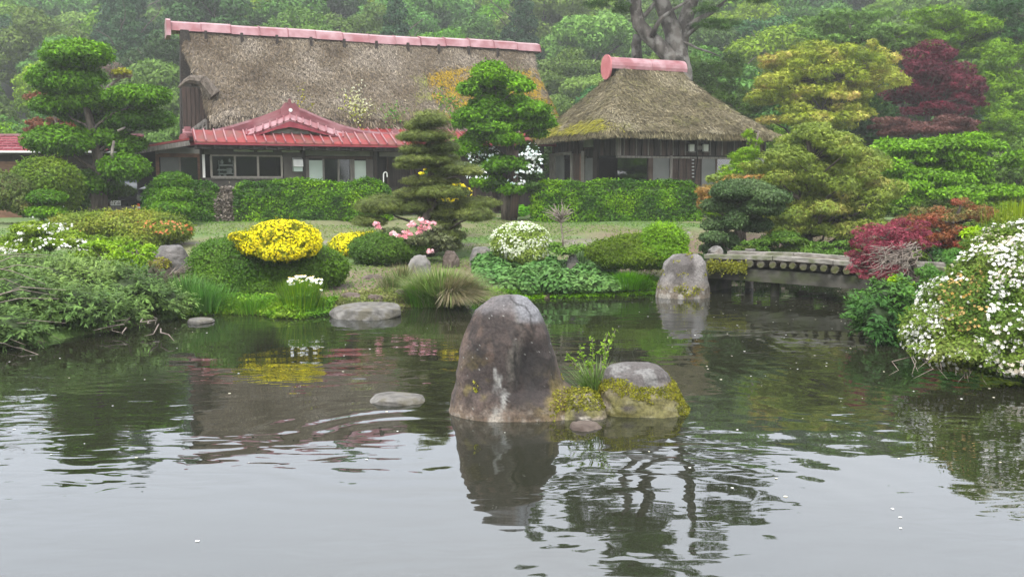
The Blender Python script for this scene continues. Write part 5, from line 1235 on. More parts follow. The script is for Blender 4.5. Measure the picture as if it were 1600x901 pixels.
part(MB().tube([(1.45, .35, -.9), (1.45, .35, .42)], [.10, .09], 10), 'pier', 'concrete', br)
part(MB().box(-.5, .0, -.05, BW + .1, -.4, .62), 'abutment', 'concrete', br)
mossb = MB(); 
P_ = np.stack((rs.uniform(.1, 1.0, 1500), -.10 + rs.uniform(-.03, .05, 1500), .60 + rs.normal(size=1500) * .06), 1)
V_, F_, C_ = leaves('round', P_, rs.normal(size=P_.shape) + (0, -.8, .5), .03, palcol(P_, [(.12, .13, .03), (.24, .25, .05)], 3)); meshobj('moss', V_, F_, M['petal'], br, False, C_, False)['kind'] = 'stuff'

# ================================================================== branches and plant builder
def branches(parent, paths, m='bark', name='trunk', n=6):
    V = []; F = []
    for pts, rad in paths:
        v, f = tubegeo(pts, rad, n); b = len(V); V += v; F += [tuple(b + i for i in g) for g in f]
    return meshobj(name, V, F, M[m], parent, True)
def limb_paths(trunk, rad, blobs, rnd, k=.35):
    """a trunk and one limb to the underside of every pad"""
    out = [(trunk, rad)]; T = np.array(trunk)
    for b in blobs:
        c = np.array(b[:3]) - (0, 0, b[5] * .2); dist = np.linalg.norm(T[:, :2] - c[:2], axis=1)
        below = [i for i in range(len(T)) if T[i][2] <= c[2] + .1] or [0]
        i = min(below, key=lambda j: abs(T[j][2] - (c[2] - .5 * dist[j]))); s = T[i]
        L = np.linalg.norm(c - s)
        if L < .12: continue
        p = wiggle(s, c, 4, .07, rnd); r0 = max(.015, (rad[i] if hasattr(rad, '__len__') else rad) * k * min(1.2, .5 + L * .3))
        out.append((p, [r0 * (1 - .7 * j / 4) for j in range(5)]))
    return out
def plant(name, label, cat, base, blobs, size, pal, group=None, trunk=None, trad=.12, tm='bark', fl=None, **kw):
    o = thing(name, label, cat, base, 0, group)
    foliage(o, blobs, size, pal, **kw)
    if trunk is not None:
        rnd = random.Random(len(blobs) * 7 + int(abs(base[0] * 10)))
        n = len(trunk); rad = [trad * (1 - .7 * i / (n - 1)) for i in range(n)] if not hasattr(trad, '__len__') else trad
        branches(o, limb_paths(trunk, rad, blobs, rnd), tm)
    return o
def subdiv(blobs, k, q=.42, seed=0, flatz=.7, spread=.9, low=.0):
    """turn big lobes into many small clumps lying through their outer parts"""
    r = np.random.RandomState(seed); out = []
    for (x, y, z, rx, ry, rz) in [b[:6] for b in blobs]:
        for i in range(k):
            d = r.normal(size=3); d /= np.linalg.norm(d); f = r.uniform(.45, spread)
            if d[2] < low: d[2] *= .6
            s = r.uniform(.7, 1.25) * q
            out.append((x + d[0] * rx * f, y + d[1] * ry * f, z + d[2] * rz * f, rx * s, ry * s, rz * s * flatz))
    return out
PINE = [(0.045, 0.105, 0.014), (0.085, 0.185, 0.020), (0.125, 0.25, 0.026)]
HEDGE = [(0.035, 0.085, 0.016), (0.070, 0.155, 0.02), (0.115, 0.235, 0.026), (0.17, 0.30, 0.035)]
MOUND = [(0.045, 0.10, 0.018), (0.075, 0.155, 0.022), (0.11, 0.205, 0.030)]
AZAL = [(0.05, 0.11, 0.02), (0.10, 0.18, 0.03), (0.17, 0.24, 0.05)]
WPINE = [(0.065, 0.095, 0.03), (0.13, 0.16, 0.05), (0.22, 0.25, 0.085)]
def base_at(px, py): g = GP(px, py); return (g[0], g[1], g[2])
def base_D(px, D): p = W(px, 300, D); return (p[0], D, gz(p[0], D))
def tr(pts, D, dz=0):
    return [W(x, y, D + (d[0] if d else 0)) for x, y, *d in pts]

# --- cloud-pruned pine left of the farmhouse
D = 30.5; pads = [(120, 86, 45, 20), (104, 120, 47, 20), (83, 128, 28, 20), (115, 127, 30, 18), (136, 157, 36, 17), (86, 165, 31, 15), (215, 151, 42, 16), (222, 187, 44, 16), (180, 165, 22, 10, 1), (92, 221, 44, 22), (168, 214, 29, 17), (198, 226, 26, 13), (195, 263, 33, 20), (136, 288, 43, 20), (150, 190, 26, 14, 1.2), (120, 180, 22, 12, 1.3)]
bl = [B(x, y, D + (r[0] if r else (-.5 if i % 3 == 0 else .3)), a * 1.16, b * 1.10, a * 1.05) for i, (x, y, a, b, *r) in enumerate(pads)]
o = plant('cloud_pruned_tree', 'tall cloud pruned evergreen with rounded green pads left of the farmhouse', 'tree', base_D(140, D), bl, .115, PINE, trunk=None, cover=2.2, flat=.75, lump=.15, lumpsc=4, core=.84, up=.5, seed=41, jit=.25)
gzp = base_D(140, D)[2]; rnd = random.Random(8)
t1 = tr([(143, 352), (146, 325), (150, 300), (158, 270), (152, 240), (145, 205), (133, 160), (122, 110), (119, 90)], D); t2 = tr([(152, 352), (158, 325), (160, 300), (150, 262), (158, 235), (170, 205), (180, 185), (205, 165)], D + .3)
P_ = limb_paths(t1, [.30, .27, .22, .20, .17, .14, .11, .07, .04], bl, rnd, .33) + [(t2, [.26, .22, .18, .16, .13, .10, .07, .05])]
branches(o, P_, 'bark')
branches(o, [(tr([(128, 290), (122, 272), (118, 262)], D - .6), [.07, .06, .04]), (tr([(176, 250), (175, 238), (178, 220)], D - .7), [.055, .05, .04]), (tr([(184, 205), (190, 202), (196, 199)], D - .6), [.04, .04, .03])], 'palebark', 'pale_limb')
# grey half-dead maple and rusty shrub behind it
o = thing('bare_tree', 'grey nearly leafless tree with one yellow tuft behind the cloud pruned evergreen', 'tree', base_D(158, 33.5))
tk = tr([(160, 330), (158, 250), (158, 190), (160, 145), (170, 135), (182, 126), (190, 120)], 33.5); rnd = random.Random(3)
ps = [(tk, [.12, .11, .09, .08, .06, .05, .03]), (tr([(160, 145), (157, 130), (155, 115), (150, 105)], 33.5), [.06, .05, .035, .02])]
for k in range(60):
    a = rnd.uniform(-.2, pi + .2); s = W(160 + rnd.uniform(-12, 24), 118 + rnd.uniform(-8, 12), 33.5); L = rnd.uniform(.25, .55)
    ps.append((wiggle(s, s + np.array((cos(a) * L, rnd.uniform(-.4, .4), sin(a) * L * .7)), 3, .12, rnd), [.014, .010, .007, .004]))
branches(o, ps, 'palebark', 'trunk', 4)
foliage(o, [B(165, 108, 33.5, 26, 14), B(185, 118, 33.5, 20, 9)], .08, [(.16, .12, .11), (.24, .19, .17)], cover=.5, core=0, gap=.3, seed=3, name='sparse_twigs')
foliage(o, [B(190, 113, 33.3, 14, 5)], .09, [(.22, .24, .04), (.3, .28, .05)], cover=1.5, core=0, seed=4, name='yellow_tuft')
plant('maple_shrub', 'rusty red leaved shrub showing through the cloud pruned evergreen', 'shrub', base_D(90, 34), subdiv([B(70, 150, 34, 26, 24), B(95, 195, 34, 38, 20), B(60, 200, 34, 18, 14), B(120, 175, 34, 26, 26)], 9, .4, 5), .11, [(.12, .055, .035), (.19, .085, .055), (.09, .10, .04)], trunk=tr([(95, 340), (95, 260), (90, 200), (80, 160)], 34), trad=.12, cover=1.2, core=0, gap=.25, seed=51)

# --- clipped mounds and tiers along the left edge
def mound(name, label, base, bl, pal, size=.08, cat='shrub', **kw):
    kw.setdefault('cover', 2.1); kw.setdefault('lump', .08); kw.setdefault('flat', .9); kw.setdefault('core', .9); kw.setdefault('up', .45)
    return plant(name, label, cat, base, bl, size, pal, **kw)
mound('clipped_shrub', 'large domed olive green shrub below the cloud pruned evergreen', base_D(72, 28.5), [B(72, 283, 28.5, 52, 36), B(100, 300, 28.8, 30, 30)], [(0.06, .12, .02), (.10, .17, .03), (.14, .20, .035)], .09, seed=61)
mound('clipped_shrub', 'reddish green azalea dome cut by the left edge', base_D(20, 27.8), [B(12, 300, 27.8, 45, 30), B(40, 318, 27.6, 26, 20)], [(0.07, .10, .03), (.12, .16, .045), (.20, .15, .07)], .09, seed=62)
mound('tiered_shrub', 'two tiered clipped shrub with flat round pads beside the olive dome', base_D(72, 27.5), [B(73, 309, 27.4, 29, 12), B(72, 331, 27.4, 30, 12), B(50, 322, 27.6, 14, 10)], HEDGE, .085, seed=63, flat=.6, trunk=tr([(66, 350), (66, 300)], 27.5), trad=.06)
mound('tiered_shrub', 'three tiered clipped ball shrub in front of the left hedge', base_D(272, 28.6), [B(270, 284, 28.6, 27, 15), B(273, 304, 28.4, 26, 14), B(272, 326, 28.3, 34, 15), B(245, 320, 28.8, 18, 14)], HEDGE, .085, seed=64, flat=.8, trunk=tr([(272, 350), (270, 290)], 28.6), trad=.06)
plant('dark_shrub', 'dark green low pad shrub hiding the front of the parked van', 'shrub', base_D(185, 31.2), [B(184, 299, 31.2, 26, 10), B(168, 306, 31.3, 18, 8)], .10, [(.03, .06, .02), (.06, .10, .03), (.10, .15, .04)], cover=1.6, flat=.7, core=.8, seed=65, trunk=tr([(160, 345), (175, 305)], 31.2), trad=.06)
plant('undergrowth_bush', 'dark evergreen bush filling the shade under the cloud pruned evergreen', 'shrub', base_D(112, 29.2), [B(112, 315, 29.2, 26, 22), B(90, 300, 29.6, 20, 14)], .10, [(.03, .06, .018), (.05, .09, .022)], cover=1.3, flat=.8, core=.8, seed=66)
o = thing('marker_post', 'thin white post standing in the grass left of the cloud pruned trunk', 'post', base_D(98, 28)); bz = base_D(98, 28); part(MB().tube([(0, 0, -.1), (0, 0, .48), (0, 0, .52)], [.022, .022, .012], 8), 'post', 'white', o); part(MB().tube([(0, 0, .36), (0, 0, .42)], [.026, .026], 8), 'band', 'steel', o)

# --- hedges
def hedge(name, label, p0, p1, h, w, pal, size=.085, seed=0, cover=1.8, wob=.085, top=None):
    p0 = np.array(p0[:2]); p1 = np.array(p1[:2]); L = np.linalg.norm(p1 - p0); u = (p1 - p0) / L; v = np.array((-u[1], u[0])); a0 = math.atan2(u[1], u[0])
    o = thing(name, label, 'hedge', (p0[0], p0[1], gz(*p0)), a0)
    # rounded box: front, back, top and ends sampled as one skin
    n = int(cover * (2 * L * h + L * w + 2 * h * w) / (.27 * size * size)); areas = np.array([L * h * .9, L * h * .4, L * w, h * w, h * w]); pick = rs.choice(5, n, p=areas / areas.sum())
    a = rs.uniform(size=n); b = rs.uniform(size=n); P = np.zeros((n, 3)); N = np.zeros((n, 3))
    for k_, (ax, nr) in enumerate((((a * L, a * 0, b * h), (0, -1, 0)), ((a * L, a * 0 + w, b * h), (0, 1, 0)), ((a * L, b * w, a * 0 + h), (0, 0, 1)), ((a * 0, a * w, b * h), (-1, 0, 0)), ((a * 0 + L, a * w, b * h), (1, 0, 0)))):
        m_ = pick == k_; P[m_] = np.stack(ax, 1)[m_]; N[m_] = nr
    def shape(P):
        Q = P.copy(); e = .36
        for ax, lim in ((0, L), (1, w)):
            dlo = np.clip(e - Q[:, ax], 0, e) / e; dhi = np.clip(Q[:, ax] - (lim - e), 0, e) / e; dd = np.maximum(dlo, dhi); Q[:, 2] -= dd ** 2 * .26 * np.clip(Q[:, 2] / h, 0, 1)
        dz = np.clip(Q[:, 2] - (h - e), 0, e) / e; Q[:, 1] += (w / 2 - Q[:, 1]) * dz ** 2 * .25
        nz3 = fbm(Q + seed, 1.3, seed, 3) - .5; Q[:, 1] += nz3 * wob * 4 * np.sign(Q[:, 1] - w / 2); Q[:, 2] += (fbm(Q + seed, 1.4, seed + 2, 4) - .5) * wob * 4.5 * np.clip(Q[:, 2] / h, 0, 1)
        return Q
    Q = shape(P) + N * (rs.uniform(-.10, .03, (n, 1)) + np.where(rs.uniform(size=(n, 1)) < .04, rs.uniform(0, .10, (n, 1)), 0)); col = palcol(Q, pal, seed, 1.6, .24)
    V, F, C = leaves('leaf', Q, N + rs.normal(size=(n, 3)) * .65 + (0, 0, .35), size * rs.uniform(.7, 1.3, n), col)
    # twiggy inside
    gxn = max(4, int(L / .25)); cv = []; cf = []
    for i in range(gxn + 1):
        x = L * i / gxn
        for (yy_, zz_) in ((.07, -.3), (.07, h * .5), (.09, h - .12), (w / 2, h - .07), (w - .09, h - .12), (w - .07, -.3)): cv.append((min(max(x, .07), L - .07), yy_, zz_))
    cv = np.array(cv); cv = shape(cv)
    for i in range(gxn):
        for j in range(5): cf.append((i * 6 + j, (i + 1) * 6 + j, (i + 1) * 6 + j + 1, i * 6 + j + 1))
    cf = np.array(cf); e1 = np.array([[0, 1, 2, 3], [0, 3, 4, 5]]); cf = np.concatenate((cf, e1, e1 + gxn * 6))
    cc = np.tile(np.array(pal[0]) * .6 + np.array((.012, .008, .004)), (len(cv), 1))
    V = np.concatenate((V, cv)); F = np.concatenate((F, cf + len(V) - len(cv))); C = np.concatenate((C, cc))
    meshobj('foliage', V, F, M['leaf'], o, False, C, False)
    st = MB()
    for i in range(int(L / .6)): st.tube([(.3 + i * .6, w / 2, -.1), (.3 + i * .6, w / 2, h * .5)], .025, 5)
    so = st.build('stems', 'bark', o); so['kind'] = 'stuff'
    return o
def xy(px, D): return W(px, 300, D)[:2]
hedge('clipped_hedge', 'short clipped hedge below the side window of the farmhouse', xy(222, 29.6), xy(342, 30.0), 1.22, 1.0, [(.035, .09, .014), (.065, .15, .02), (.11, .22, .028)], seed=71)
hedge('dead_hedge', 'greyish dead gap of bare twigs between the two clipped hedges', xy(336, 29.9), xy(372, 30.1), 1.12, .9, [(.10, .085, .07), (.19, .165, .14), (.25, .22, .20)], seed=72, cover=1.5, wob=.07)
hedge('clipped_hedge', 'long clipped green hedge below the porch sliding doors', xy(366, 29.9), xy(612, 31.2), 1.28, 1.1, HEDGE, seed=73)
hedge('clipped_hedge', 'clipped green hedge in front of the thatched cottage', xy(832, 31.0), xy(1096, 31.0), 1.30, 1.1, HEDGE, seed=74)

# --- layered pine in the middle, sparse grey-green
D = 24.0; pads = [(672, 188, 27, 12), (650, 197, 18, 8), (668, 213, 37, 9), (640, 214, 20, 7), (690, 230, 27, 8), (650, 234, 24, 8), (662, 250, 40, 7), (690, 246, 26, 7), (638, 257, 22, 7), (705, 263, 38, 9), (735, 268, 20, 6), (672, 283, 40, 8), (690, 300, 44, 9), (650, 303, 34, 8), (605, 322, 48, 14), (660, 322, 40, 11), (705, 332, 50, 12), (742, 336, 30, 10), (578, 346, 26, 8), (704, 368, 23, 8), (702, 384, 20, 9), (690, 352, 30, 7), (745, 318, 34, 8)]
bl = [B(x, y, D + rs.uniform(-.5, .5), a, b * 1.25, a * .95) for x, y, a, b in pads]
plant('layered_pine', 'broad grey green pine trained in flat layers on the lawn', 'tree', base_D(672, D), bl, .072, WPINE, cover=2.2, tmpl='needle', flat=.7, lump=.24, up=.6, core=.72, jit=.28, seed=81, lumpsc=5,
      trunk=tr([(668, 398), (672, 370), (664, 345), (676, 320), (668, 290), (676, 262), (668, 235), (672, 205), (671, 190)], D), trad=[.17, .15, .13, .12, .10, .08, .06, .04, .02])
# --- tall bright pine behind it
D = 31.5; pads = [(768, 117, 28, 18), (732, 140, 17, 10), (800, 125, 20, 10), (812, 135, 22, 10), (768, 145, 26, 12), (805, 158, 22, 10), (832, 172, 28, 12), (760, 165, 30, 12), (738, 182, 28, 12), (780, 178, 28, 11), (810, 195, 28, 9), (848, 190, 20, 12), (722, 192, 15, 8), (765, 200, 32, 10), (728, 231, 30, 13), (745, 215, 22, 9), (840, 208, 16, 7), (790, 258, 34, 12), (768, 285, 30, 9), (802, 295, 24, 8), (790, 217, 28, 10), (755, 128, 22, 12), (820, 178, 22, 10)]
bl = [B(x, y, D + rs.uniform(-.6, .6), a, b * 1.15, a * .9) for x, y, a, b in pads]
plant('cloud_pruned_tree', 'tall bright green cloud pruned evergreen between farmhouse and cottage', 'tree', base_D(795, D), bl, .115, [(0.05, 0.115, 0.014), (0.095, 0.21, 0.020), (0.15, 0.30, 0.028)], cover=2.0, flat=.7, lump=.3, lumpsc=5, up=.5, core=.76, seed=82, jitter=.8, jit=.25,
      trunk=tr([(796, 345), (792, 310), (796, 280), (800, 250), (795, 220), (788, 190), (778, 160), (770, 125)], D), trad=[.26, .22, .19, .17, .14, .11, .08, .04])
branches(bpy.data.objects['cloud_pruned_tree.001'], [(tr([(802, 340), (806, 300), (803, 265), (806, 235)], D - .5), [.14, .13, .12, .10]), (tr([(780, 330), (772, 290), (776, 255), (773, 225)], D + .4), [.12, .11, .10, .08])], 'brownwood', 'side_trunk')

# --- white rhododendron behind, yellow one, pink one
D = 31.9; bl = subdiv([B(765, 262, D, 36, 30), B(820, 262, D, 36, 34), B(790, 290, D, 60, 18)], 8, .45, 7)
o = plant('rhododendron_bush', 'dark leaved rhododendron with white blooms behind the bright cloud pruned evergreen', 'shrub', base_D(795, D), bl, .12, [(.025, .055, .015), (.045, .09, .022), (.07, .13, .03)], cover=1.5, core=.7, seed=83)
scatter_flowers(o, [B(740, 262, D - .6, 16, 22), B(765, 240, D - .6, 16, 10), B(833, 245, D - .8, 12, 22), B(815, 258, D - .9, 18, 14), B(822, 268, D - 1.0, 22, 10), B(752, 250, D - .8, 14, 8), B(788, 222, D, 22, 5), B(806, 285, D - 1, 14, 12), B(745, 275, D - 1.3, 16, 12), B(838, 262, D - 1.2, 10, 22), B(822, 240, D - 1.2, 12, 8)], 520, .095, [(.62, .74, .74), (.86, .86, .86)], seed=5, cluster=5, zmin=-1)
D = 27.3; bl = subdiv([B(690, 300, D, 38, 42), B(715, 320, D, 26, 20)], 9, .4, 8)
o = plant('rhododendron_bush', 'yellow flowering azalea seen through the layered pine', 'shrub', base_D(695, D), bl, .10, [(.04, .08, .02), (.08, .14, .03), (.14, .2, .04)], cover=1.2, core=0, gap=.2, seed=84)
scatter_flowers(o, [B(663, 270, D - 1.4, 7, 5), B(678, 252, D - 1.3, 8, 4), B(683, 265, D - 1.3, 10, 4), B(690, 290, D - 1.2, 22, 6), B(705, 302, D - 1.6, 30, 14), B(685, 312, D - 1.8, 14, 8), B(712, 318, D - 2.0, 14, 12)], 300, .10, [(.75, .60, .03), (.85, .72, .06)], seed=6, cluster=5, zmin=-1)
D = 22.8; bl = subdiv([B(655, 375, D, 42, 26), B(690, 380, D, 20, 26), B(612, 366, D, 26, 10)], 8, .42, 9)
o = plant('rhododendron_bush', 'grey leaved rhododendron with pink blooms at the foot of the layered pine', 'shrub', base_D(660, D), bl, .085, [(.06, .08, .035), (.11, .13, .06), (.17, .18, .10)], cover=1.5, core=.6, seed=85)
pk = [(590, 356), (588, 350), (614, 365), (621, 368), (634, 362), (640, 366), (632, 370), (645, 350), (657, 343), (660, 346), (668, 349), (657, 356), (663, 357), (655, 364), (670, 357), (673, 393), (676, 350), (641, 353)]
scatter_flowers(o, [B(x, y, D - 1.0, 4, 3.5) for x, y in pk], 18 * 16, .085, [(.70, .28, .34), (.82, .50, .54), (.88, .70, .71)], seed=7, cluster=8, zmin=-1)

# --- yellow azaleas and green mounds
D = 19.1; bl = [B(372, 422, D, 76, 50, 60), B(345, 402, D + .3, 42, 28), B(340, 445, D - .4, 50, 30), B(400, 448, D - .2, 52, 26)]
mound('clipped_mound', 'big bright green rounded azalea mound at the left shore', base_D(365, D), bl, [(.05, .11, .02), (.085, .165, .03), (.13, .22, .045)], .055, seed=91, lump=.06)
mound('clipped_mound', 'darker green rounded mound right of the yellow azalea', base_D(490, D), [B(490, 418, D + .2, 52, 34), B(445, 426, D, 50, 28), B(515, 424, D + .2, 26, 28)], [(.045, .09, .018), (.07, .135, .022), (.10, .18, .03)], .055, seed=92, lump=.06)
YB = [B(440, 375, D - .4, 54, 30, 40), B(475, 380, D - .4, 26, 24), B(405, 382, D - .5, 34, 20), B(383, 370, D - .5, 24, 8), B(440, 394, D - .8, 34, 16)]
o = plant('yellow_azalea', 'rounded azalea covered in bright yellow flowers on the green mound', 'shrub', base_D(440, D), YB, .06, [(.08, .11, .02), (.2, .22, .03), (.3, .3, .04)], cover=1.4, core=.88, flat=.9, seed=93)
scatter_flowers(o, YB, 8600, .046, [(.58, .47, .012), (.78, .66, .02), (.88, .78, .05)], seed=8, flat=.9, zmin=-.8, only=lambda P: fbm(P, 6, 77, 3) > .36)
D = 23.6; YB = [B(560, 385, D, 42, 22), B(590, 380, D + .2, 30, 18)]
o = plant('yellow_azalea', 'lower yellow azalea tucked behind the small green mound', 'shrub', base_D(560, D), YB, .06, [(.12, .15, .02), (.25, .26, .03)], cover=1.3, core=.88, flat=.9, seed=94)
scatter_flowers(o, YB, 3600, .05, [(.62, .52, .015), (.78, .68, .03), (.85, .78, .10)], seed=9, flat=.9, zmin=-.5)
D = 22.4; mound('clipped_mound', 'small dense green mound below the pink rhododendron', base_D(595, D), [B(592, 390, D, 46, 26), B(625, 392, D + .2, 30, 20), B(650, 388, D + .3, 22, 12)], [(.05, .10, .022), (.08, .15, .03), (.11, .19, .035)], .058, seed=95, lump=.06)
D = 22.0; WB = [B(812, 380, D, 45, 31), B(822, 396, D - .2, 32, 18)]
o = plant('white_azalea', 'round pale green azalea dotted with white flowers on the lawn edge', 'shrub', base_D(812, D), WB, .055, [(.13, .20, .05), (.20, .28, .07), (.27, .34, .10)], cover=1.8, core=.9, flat=.9, seed=96)
scatter_flowers(o, WB, 2600, .05, [(.60, .64, .48), (.78, .79, .72)], seed=10, flat=.9, zmin=-.4, only=lambda P: fbm(P, 5, 7, 3) > .44)
D = 21.0
mound('clipped_mound', 'low olive azalea mound left of the round green bush', base_D(945, D), [B(950, 394, D, 34, 20), B(985, 392, D + .2, 42, 26), B(1000, 402, D - .1, 50, 20), B(965, 406, D - .2, 36, 14)], [(.06, .10, .015), (.11, .17, .022), (.16, .23, .03)], .055, seed=97, lump=.07)
mound('clipped_bush', 'ball shaped bright green bush behind the bridge boulder', base_D(1036, D), [B(1036, 378, D + .1, 38, 29), B(1030, 398, D - .1, 46, 22)], [(.07, .14, .018), (.12, .23, .026), (.18, .32, .035)], .06, seed=98, lump=.05)
D = 21.6
o = plant('young_shrub', 'fresh green shrub with a dead grey sapling rising from it', 'shrub', base_D(880, D), subdiv([B(880, 388, D, 28, 14)], 10, .4, 3), .07, [(.07, .14, .03), (.13, .23, .05), (.2, .3, .08)], cover=1.4, core=0, gap=.2, seed=99)
rnd = random.Random(12); t0 = tr([(880, 398), (879, 370), (876, 345), (876, 338)], D); ps = [(t0, [.025, .02, .016, .012])]
for k in range(46):
    s = np.array(t0[2]) + (rnd.uniform(-.05, .05), rnd.uniform(-.1, .1), rnd.uniform(-.05, .12)); a = rnd.uniform(.25, pi - .25); L = rnd.uniform(.2, .42); ps.append((wiggle(s, s + np.array((cos(a) * L, rnd.uniform(-.15, .15), sin(a) * L)), 3, .1, rnd), [.010, .008, .006, .003]))
for k in range(10):
    s = np.array(t0[1]) + (0, 0, rnd.uniform(-.2, .2)); a = rnd.uniform(.1, 1.1); L = rnd.uniform(.15, .4); ps.append((wiggle(s, s + np.array((cos(a) * L, 0, sin(a) * L * .6)), 3, .1, rnd), [.008, .006, .005, .003]))
branches(o, ps, 'twig', 'dead_sapling', 4)

# --- grasses, daisies, leafy cover
def blades(parent, cx, cyy, z0, n, h, spread, lean, pal, name='blades', w=1.0, ang=None, droop=.5, seed=0):
    a = rs.uniform(0, 2 * pi, n) if ang is None else rs.uniform(ang[0], ang[1], n); r = np.abs(rs.normal(size=n)) * spread
    root = np.stack((cx + np.cos(a) * r * .5, cyy + np.sin(a) * r * .5, np.full(n, z0)), 1); L = h * rs.uniform(.6, 1.1, n)
    out_ = np.stack((np.cos(a), np.sin(a), np.zeros(n)), 1); ln = lean * rs.uniform(.3, 1.2, n)
    d = out_ * ln[:, None] + (0, 0, 1); d /= np.linalg.norm(d, axis=1, keepdims=True)
    side = np.stack((-np.sin(a), np.cos(a), np.zeros(n)), 1); pts = []
    wd = h * .011 * w * rs.uniform(.7, 1.3, n); V = []
    for k, f in enumerate((0, .35, .7, 1.0)):
        p = root + d * (L * f)[:, None] + out_ * (droop * ln * L * f * f)[:, None] * .8 - np.array((0, 0, 1)) * (droop * L * f ** 2 * ln * .75)[:, None]
        ww = wd * (1, .95, .6, .12)[k]; V += [p - side * ww[:, None], p + side * ww[:, None]]
    V = np.stack(V, 1); F0 = np.array([(0, 1, 3, 2), (2, 3, 5, 4), (4, 5, 7, 6)]); F = (F0[None] + (np.arange(n) * 8)[:, None, None]).reshape(-1, 4)
    pal = np.array(pal); c = pal[rs.randint(0, len(pal), n)] * np.exp(rs.normal(size=(n, 1)) * .2)
    o = meshobj(name, V.reshape(-1, 3), F, M['leaf'], parent, False, np.repeat(c, 8, 0)); o['kind'] = 'stuff'; return o
g = base_at(692, 474); o = thing('grass_tussock', 'large arching grass tussock, green with a straw coloured right side', 'grass', g)
blades(o, g[0] - .05, g[1] + .1, g[2] - .05, 4200, .84, .40, .62, [(.10, .17, .04), (.16, .24, .07), (.22, .29, .11), (.25, .25, .13)], 'green_blades', .8, droop=.75)
blades(o, g[0] + .16, g[1] - .12, g[2] + .10, 2600, .72, .30, .85, [(.30, .26, .17), (.24, .21, .12), (.17, .2, .08), (.34, .30, .22)], 'dry_blades', .7, ang=(-1.75, .5), droop=1.0)
blades(o, g[0] - .40, g[1] - .12, g[2] - .05, 1300, .50, .24, .5, [(.07, .2, .02), (.12, .28, .04), (.15, .26, .05)], 'young_blades', .9, droop=.6)
D = 17.2; g = (W(470, 480, D)[0], D, .02); o = thing('daisy_clump', 'tall clump of white daisies on feathery green stems at the shore', 'flowers', g)
blades(o, g[0], g[1], 0.0, 2400, .62, .34, .32, [(.09, .18, .03), (.13, .24, .04), (.20, .30, .05)], 'stems', .9, droop=.25)
foliage(o, subdiv([B(470, 468, D, 34, 22)], 12, .4, 4), .045, [(.07, .15, .03), (.13, .23, .045)], cover=1.0, core=0, gap=.2, seed=5)
foliage(o, subdiv([B(440, 482, D - .1, 24, 9)], 8, .4, 4), .045, [(.16, .27, .03), (.24, .36, .04)], cover=1.5, core=0, seed=6, name='low_leaves')
n_ = 56; px_ = rs.uniform(450, 503, n_); py_ = 430 + np.abs(px_ - 474) * .18 + rs.exponential(6.5, n_); P_ = np.array([W(a, b, D + rs.uniform(-.25, .25)) for a, b in zip(px_, py_)])
V_, F_, C_ = leaves('flower', P_, np.tile((0., -.5, .9), (n_, 1)) + rs.normal(size=(n_, 3)) * .25, .070, np.tile((.80, .81, .80), (n_, 1))); meshobj('daisy_petals', V_, F_, M['petal'], o, False, C_)['kind'] = 'stuff'
V_, F_, C_ = leaves('round', P_ + (0, -.012, .02), np.tile((0., -.5, .9), (n_, 1)), .022, np.tile((.7, .55, .05), (n_, 1))); meshobj('daisy_centres', V_, F_, M['petal'], o, False, C_)['kind'] = 'stuff'
o = thing('ground_cover', 'drift of round leaved waterside plants below the white azalea', 'plants', base_at(850, 455)); o['kind'] = 'stuff'
gb = []
for k in range(95):
    px_ = rs.uniform(752, 975); f = rs.uniform(); py_ = 458 - f * (36 if px_ < 950 else 20); q_ = GP(px_, py_); h_ = rs.uniform(.22, .42) * (1 - .5 * abs(px_ - 860) / 120); gb.append((q_[0], q_[1], q_[2] + h_ * .35, .24, .24, h_ * .75))
for k in range(24):
    px_ = rs.uniform(752, 800); py_ = rs.uniform(408, 430); q_ = GP(px_, py_); gb.append((q_[0], q_[1], q_[2] + .1, .24, .24, .25))
bpy.data.objects.remove(o)
V, F, C = foliage(None, gb, .072, [(.065, .15, .045), (.11, .21, .07), (.17, .28, .10)], cover=1.6, tmpl='round', core=.7, up=.9, seed=6, build=False, flat=.6)
tag(meshobj('ground_cover', V, F, M['leaf'], None, False, C), kind='stuff')
o = thing('grass_mound', 'fine bright green grass cushion right of the round leaved plants', 'grass', base_at(985, 455)); g = base_at(982, 452)
blades(o, g[0], g[1], g[2], 2200, .42, .34, .55, [(.09, .22, .03), (.14, .30, .04)], 'blades', 1.2, droop=.6)
g = base_at(910, 418); o = thing('iris_tuft', 'upright blue green iris leaves beside the young shrub', 'plant', g)
blades(o, g[0], g[1], g[2], 120, .50, .42, .22, [(.09, .15, .06), (.13, .2, .09)], 'blades', 3.0, droop=.2)
for nm, lb, px_, py_, n_, h_, sp_, pal_ in (('grass_tuft', 'thin mixed grass tuft beside the stone on the bare bank', 612, 450, 420, .38, .34, [(.12, .14, .06), (.2, .19, .1), (.1, .16, .05)]), ('grass_tuft', 'pale dry grasses above the small bank stone', 630, 436, 300, .42, .3, [(.2, .18, .1), (.12, .16, .06)]), ('grass_tuft', 'bright shoreline grass below the big green mound', 395, 487, 700, .34, .55, [(.10, .22, .04), (.16, .28, .06)]), ('grass_tuft', 'green shoreline grass at the right end of the juniper', 318, 482, 800, .55, .5, [(.09, .2, .05), (.13, .25, .07)]), ('grass_tuft', 'dense grass at the right foot of the juniper near the mound', 292, 470, 600, .6, .4, [(.08, .17, .05), (.13, .22, .07)])):
    g = base_at(px_, py_); o = thing(nm, lb, 'grass', g); blades(o, g[0], g[1], g[2] - .03, n_, h_, sp_, .5, pal_, 'blades', 1.2, droop=.4)
g = base_at(280, 436); o = thing('reed_bundle', 'leaning pale dry reed stalks beside the purple grey boulder', 'reeds', g); rnd = random.Random(6); ps = []
